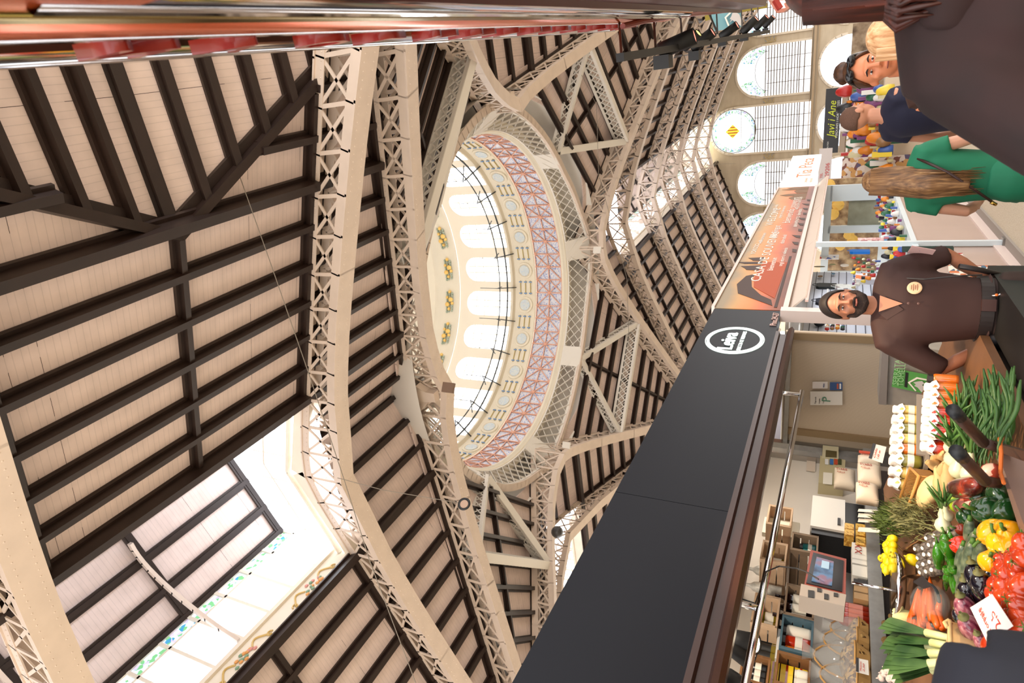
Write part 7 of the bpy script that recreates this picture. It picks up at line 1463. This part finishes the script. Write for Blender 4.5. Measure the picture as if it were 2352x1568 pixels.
# --- security guard
gpos = floorpt(2060, 703, 4.15); GA = dict(el=(.3, .06, 1.16), wl=(.19, .13, .98), er=(-.33, .05, 1.15), wr=(-.2, .13, .98))
g_, hc = person('security guard with dark beard and brown polo, hands behind his back', gpos, faceto(gpos, .12), 1.79, .98, GA, mat('skin_guard', (176, 116, 88), .5, sss=.05))
M_polo = mat('dark_brown_polo', (52, 26, 22), .75, noise_=.12, nscale=5); M_trs = mat('dark_brown_trousers', (48, 30, 24), .8, noise_=.1, nscale=6)
sh_o = shirt(g_, M_polo, 1.16, GA, .98, .98, 1.12); trousers(g_, M_trs, 1.1); shoes(g_, mat('black_shoe', (18, 16, 16), .4))
M_hair = mat('black_brown_hair', (30, 20, 16), .6, noise_=.3, nscale=60); M_beard = mat('dark_beard', (38, 22, 16), .9, noise_=.35, nscale=120, bump=.5)
def hair_short(t, hc, m, front=.0, th=.008, back=-.05):
    b = MB(); n_, k_ = 24, 12; vs = []; c = hc + V((0, .014, .02))
    for j in range(k_ + 1):
        ph = (j / k_)
        for i in range(n_):
            a = 2 * PI * i / n_; fr = (1 - math.sin(a)) / 2 if False else max(0, -math.sin(a)); lim = 1.75 - 1.0 * fr ** 1.2 + (0.12 if abs(math.cos(a)) > .85 else 0) + front * fr
            p_ = ph * lim; x = (.079 + th) * math.cos(a) * math.sin(p_); y = (.1 + th) * math.sin(a) * math.sin(p_); z = (.104 + th) * math.cos(p_); vs.append(c + V((x, y, z)))
    fs = [(j * n_ + i, (j + 1) * n_ + i, (j + 1) * n_ + (i + 1) % n_, j * n_ + (i + 1) % n_) for j in range(k_) for i in range(n_)]
    b.add(vs, fs); o = b.build('hair', m, t, True); md = o.modifiers.new('t', 'SOLIDIFY'); md.thickness = .012; return o
hair_short(g_, hc, M_hair, .1, .006)
b = MB(); b.ell(hc + V((0, -.048, -.078)), X_ * .056, Y_ * .058, Z3 * .04, 18, 12); b.tube([hc + V((-.068, -.005, -.02)), hc + V((-.062, -.03, -.06)), hc + V((-.035, -.075, -.09)), hc + V((0, -.085, -.098)), hc + V((.035, -.075, -.09)), hc + V((.062, -.03, -.06)), hc + V((.068, -.005, -.02))], [.01, .018, .022, .025, .022, .018, .01], 10)
b.tube([hc + V((-.03, -.088, -.07)), hc + V((-.026, -.1, -.05)), hc + V((0, -.107, -.044)), hc + V((.026, -.1, -.05)), hc + V((.03, -.088, -.07))], [.006, .008, .008, .008, .006], 8); o = b.build('beard', M_beard, g_); remesh(o, .006, 2)
b = MB(); b.tube([hc + V((-.02, -.104, -.058)), hc + V((0, -.109, -.06)), hc + V((.02, -.104, -.058))], [.004, .0055, .004], 8); b.build('lips', mat('guard_lip', (150, 84, 70), .5), g_, True)
for sx in (1, -1):                                       # collar
    b = MB(); b.add([V((.0 * sx, -.112, 1.395)), V((.03 * sx, -.12, 1.36)), V((.085 * sx, -.085, 1.43)), V((.075 * sx, -.03, 1.49)), V((.045 * sx, -.07, 1.475))], [(0, 1, 2, 3, 4)]); o = b.build('collar', M_polo, g_); md = o.modifiers.new('t', 'SOLIDIFY'); md.thickness = .008
b = MB(); b.add([V((-.045, -.095, 1.475)), V((.045, -.095, 1.475)), V((.0, -.131, 1.37))], [(0, 1, 2)]); 
b.build('open_neck', mat('skin_guard', (176, 116, 88), .5), g_)
for z in (1.345, 1.30): b = MB(); b.ell((0, -.146, z), X_ * .007, Y_ * .003, Z3 * .007, 8, 6); b.build('button', mat('dull_button', (96, 66, 60), .4), g_)
bd = MB(); bd.lathe([(0, .006), (.028, .006), (.034, .003), (.035, 0)], V((.085, -.128, 1.32)), V((.2, -1, .05)), 20); bo = bd.build('round_badge', mat('badge_cream', (226, 190, 150), .5), g_)
bd = MB(); 
for j in range(4): bd.frame(V((.087, -.137, 1.335 - j * .009)), X_ * (.018 if j % 2 else .012), Y_ * .0006, Z3 * .0015)
bd.build('badge_lettering', mat('badge_brown', (140, 80, 56), .5), bo)
pa = MB(); pa.frame(V((.30, -.028, 1.29)), V((.012, -.038, -.006)), V((.02, .006, 0)) * .08, V((.012, 0, .055))); po_ = pa.build('arm_patch', mat('patch_pink', (206, 166, 160), .6), g_)
pa = MB(); pa.ell(V((.302, -.034, 1.285)), V((.008, -.022, 0)), V((.02, .008, 0)) * .1, V((.004, 0, .026)), 12, 6); pa.build('patch_emblem', mat('patch_blue', (92, 92, 150), .6), po_)
bl = MB(); n_ = 40; ring_ = [V((.168 * math.cos(2 * PI * i / n_), .01 + .148 * math.sin(2 * PI * i / n_), 0)) for i in range(n_ + 1)]
for a, b2 in zip(ring_, ring_[1:]): bl.bar(a + Z3 * 1.0, b2 + Z3 * 1.0, .014, .055, Z3, .003)
be = bl.build('duty_belt', mat('belt_black', (34, 26, 26), .5), g_)
bl = MB(); bl.frame(V((-.0, -.147, 1.0)), X_ * .03, Y_ * .01, Z3 * .03); bl.build('belt_buckle', mat('buckle_brown', (60, 34, 30), .4), be)
bl = MB(); bl.tube([V((.05, -.15, .99)), V((.052, -.153, .965)), V((.066, -.155, .945)), V((.066, -.155, .91)), V((.048, -.155, .9)), V((.036, -.155, .915)), V((.036, -.155, .955))], .0045, 7); bl.build('carabiner', mat('silver_clip', (210, 206, 206), .2, metal=.9), g_, True)
bl = MB(); bl.ell((.054, -.155, .972), X_ * .007, Y_ * .006, Z3 * .008, 8, 6); bl.build('orange_bead', mat('orange_bead', (220, 110, 40), .4), g_)
bl = MB(); bl.ell((-.17, -.04, .93), X_ * .045, Y_ * .06, Z3 * .075, 14, 10); o = bl.build('belt_pouch', mat('pouch_black', (36, 32, 34), .6), g_, True)
bl = MB(); bl.tube([V((.19, .04, .93)), V((.2, -.03, 1.02)), V((.215, -.06, 1.12))], .014, 10); bl.build('baton', mat('belt_black', (34, 26, 26), .5), g_, True)
bl = MB(); bl.ell((.15, -.03, 1.425), X_ * .035, Y_ * .03, Z3 * .02, 12, 8); bl.build('shoulder_radio', mat('pouch_black', (36, 32, 34), .6), g_, True)
bl = MB(); bl.tube([V((.15, -.06, 1.41)), V((.13, -.14, 1.28)), V((.15, -.15, 1.12)), V((.16, -.12, 1.03))], .004, 6); bl.build('radio_cable', mat('belt_black', (34, 26, 26), .5), g_)
# --- woman in green, seen from behind
def longhair(t, hc, m, zend, w=.085, seed=1, part='long_hair', strands=60, y0=.06):
    b = MB(); r = random.Random(seed); b.ell(hc + V((0, .02, .025)), X_ * .09, Y_ * .108, Z3 * .106, 18, 12)
    b.tube([hc + V((0, .04, .0)), hc + V((0, .075, -.12)), V((0, .13, (hc.z + zend) / 2)), V((0, .14, zend + .06))], [.088, .088, .075, .04], 14)
    o = b.build(part, m, t); remesh(o, .012, 4)
    b = MB()
    for i in range(strands):
        a = PI * (i + .5) / strands; x = math.cos(a); s0 = hc + V((x * .088, .03 + .09 * math.sin(a), .04)); zz = zend + r.uniform(-.02, .1)
        b.tube([s0 + V((0, .01, .04)), hc + V((x * .1, .04 + .09 * math.sin(a), -.08)), V((x * (w + r.uniform(-.01, .02)), .09 + .09 * math.sin(a), (hc.z + zend) / 2)), V((x * w * r.uniform(.8, 1.15), .1 + .07 * math.sin(a), zz))], [.004, .007, .008, .001], 5)
    o2 = b.build('hair_strands', m, t, True); return o
wp = floorpt(2060, 412, 4.75); WG = dict(el=(.24, .02, 1.13), wl=(.25, -.14, 1.05), er=(-.27, .0, 1.12), wr=(-.24, -.12, .97))
wg, hc = person('woman in a green dress with long fair-brown hair, seen from behind', wp, faceto(wp, PI - .35), 1.6, .98, WG)
M_grn = mat('emerald_dress', (24, 116, 82), .75, noise_=.1, nscale=5)
shirt(wg, M_grn, 1.06, WG, .4, .86, 1.12, name='dress_top', thick=.006)
b = MB(); b.tube([(0, .01, 1.06), (0, .015, .95), (0, .01, .8), (0, .01, .6), (0, .01, .42)], [.135, .175, .18, .19, .21], 18); o = b.build('dress_skirt', M_grn, wg); remesh(o, .016, 4)
longhair(wg, hc, ramp_mat('fair_brown_hair', ((.3, (84, 56, 34)), (.55, (140, 100, 62)), (.75, (186, 146, 98))), 10, .5, vec=(6, 6, .6)), 1.1)
b = MB(); b.tube([V((-.16, .06, 1.46)), V((-.1, .17, 1.3)), V((.02, .165, 1.15)), V((.15, .14, 1.0))], .009, 8); b.build('bag_strap', mat('brown_leather', (58, 34, 30), .4), wg, True)
b = MB(); b.tube([V((.13, .15, 1.03)), V((.15, .14, 1.0))], .011, 8); b.build('brass_clip', mat('brass', (200, 160, 80), .2, metal=1), wg, True)
b = MB(); b.frame(V((-.25, -.18, .93)), X_ * .012, Y_ * .05, Z3 * .06); wa = b.build('striped_wallet', mat('wallet_black', (34, 26, 30), .5), wg)
for j in (-1, 1): b = MB(); b.frame(V((-.25, -.18, .93 + j * .025)), X_ * .0135, Y_ * .051, Z3 * .008); b.build('yellow_stripe', mat('wallet_yellow', (220, 170, 30), .5), wa)
shoes(wg, mat('tan_shoe', (140, 100, 70), .5))
# --- shaved-head man in navy
mp = floorpt(2000, 268, 5.6); ma, hc = person('man with a shaved head and navy shirt, turned away to the left', mp, faceto(mp, 2.3), 1.76, 1.05, None, mat('skin_tan', (196, 136, 106), .5, sss=.05)); shirt(ma, mat('navy_shirt', (26, 26, 50), .8), 1.08, None, .4); trousers(ma, M_navy if 'M_navy' in globals() else m_navy); shoes(ma, mat('black_shoe', (18, 16, 16), .4)); hair_short(ma, hc, mat('shaved_hair', (96, 66, 50), .8, noise_=.2, nscale=100), 0, .0)
b = MB(); b.tube([V((.07, -.09, 1.62)), V((.085, 0, 1.64))], .0025, 5); b.build('spectacle_arm', mat('belt_black', (34, 26, 26), .5), ma)
# --- woman with sunglasses on her head
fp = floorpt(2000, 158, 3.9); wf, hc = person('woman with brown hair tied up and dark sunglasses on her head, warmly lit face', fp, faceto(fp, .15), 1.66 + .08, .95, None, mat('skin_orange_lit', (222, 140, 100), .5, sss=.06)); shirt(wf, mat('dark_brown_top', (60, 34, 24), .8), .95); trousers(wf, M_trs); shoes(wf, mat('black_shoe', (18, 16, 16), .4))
M_bh = ramp_mat('brown_hair', ((.3, (40, 22, 12)), (.6, (84, 50, 28)), (.8, (110, 70, 40))), 10, .5, vec=(6, 6, 1)); hair_short(wf, hc, M_bh, -.1, .012)
b = MB(); b.ell(hc + V((.0, .05, .13)), X_ * .055, Y_ * .05, Z3 * .045, 14, 10, lambda a, p: 1 + .1 * math.sin(5 * a + 3 * p)); b.build('hair_bun', M_bh, wf, True)
b = MB(); b.tube([hc + V((-.085, .03, .05)), hc + V((-.06, -.055, .1)), hc + V((0, -.075, .112)), hc + V((.06, -.055, .1)), hc + V((.085, .03, .05))], .008, 8)
for sx in (1, -1): b.ell(hc + V((.036 * sx, -.062, .1)), X_ * .03, Y_ * .012, Z3 * .02, 12, 8)
b.build('sunglasses', mat('sunglass_black', (24, 24, 28), .15), wf, True)
# --- fair-haired woman half hidden
bp_ = floorpt(2020, 82, 3.6); bw_, hc = person('fair-haired person half hidden behind the dark jacket', bp_, faceto(bp_, 1.2), 1.66, .9); shirt(bw_, M_white, .95); trousers(bw_, m_navy); longhair(bw_, hc, ramp_mat('blond_hair', ((.3, (190, 130, 80)), (.6, (236, 190, 140)), (.8, (250, 226, 200))), 9, .5, vec=(6, 6, .6)), 1.3, seed=5)
# --- person in front, dark jacket
np_ = floorpt(2200, -105, 1.9); NA = dict(er=(-.42, .1, 1.14), wr=(-.25, -.1, 1.0), el=(.42, .1, 1.16), wl=(.27, -.1, 1.02))
nf, hc = person('close person in dark maroon jacket with dark red hair, back to the camera', np_, faceto(np_, PI + .1), 1.88, 1.0, NA)
M_jk = ramp_mat('maroon_jacket', ((.35, (20, 10, 11)), (.6, (46, 20, 19)), (.8, (28, 13, 13))), 2.5, .8)
shirt(nf, M_jk, 1.28, NA, 1, .7, 1.35, thick=.04, name='jacket'); trousers(nf, mat('black_trousers', (20, 18, 18), .8), 1.1); shoes(nf, mat('black_shoe', (18, 16, 16), .4))
b = MB(); b.tube([V((-.13, .07, 1.46)), V((0, .14, 1.44)), V((.13, .07, 1.46))], [.05, .075, .05], 12); o = b.build('hood', M_jk, nf); remesh(o, .015, 4)
longhair(nf, hc, ramp_mat('dark_red_hair', ((.3, (34, 14, 10)), (.6, (72, 30, 20)), (.85, (120, 52, 32))), 9, .45, vec=(7, 7, .6)), 1.44, w=.11, seed=8, strands=80)
# --- person at the lower right corner, navy jacket
cp = floorpt(2300, 1830, 1.7); nc, hc = person('person in a navy jacket, only a shoulder in the bottom right corner', cp, faceto(cp, PI), 1.74, 1.0, dict(el=(.3, -.05, 1.12), wl=(.25, -.3, 1.1)))
shirt(nc, mat('dark_navy_jacket', (28, 30, 42), .8, noise_=.15, nscale=4), 1.2, None, 1, .86, 1.1, thick=.03, name='jacket'); trousers(nc, m_navy); shoes(nc, mat('black_shoe', (18, 16, 16), .4)); hair_short(nc, hc, M_hair)
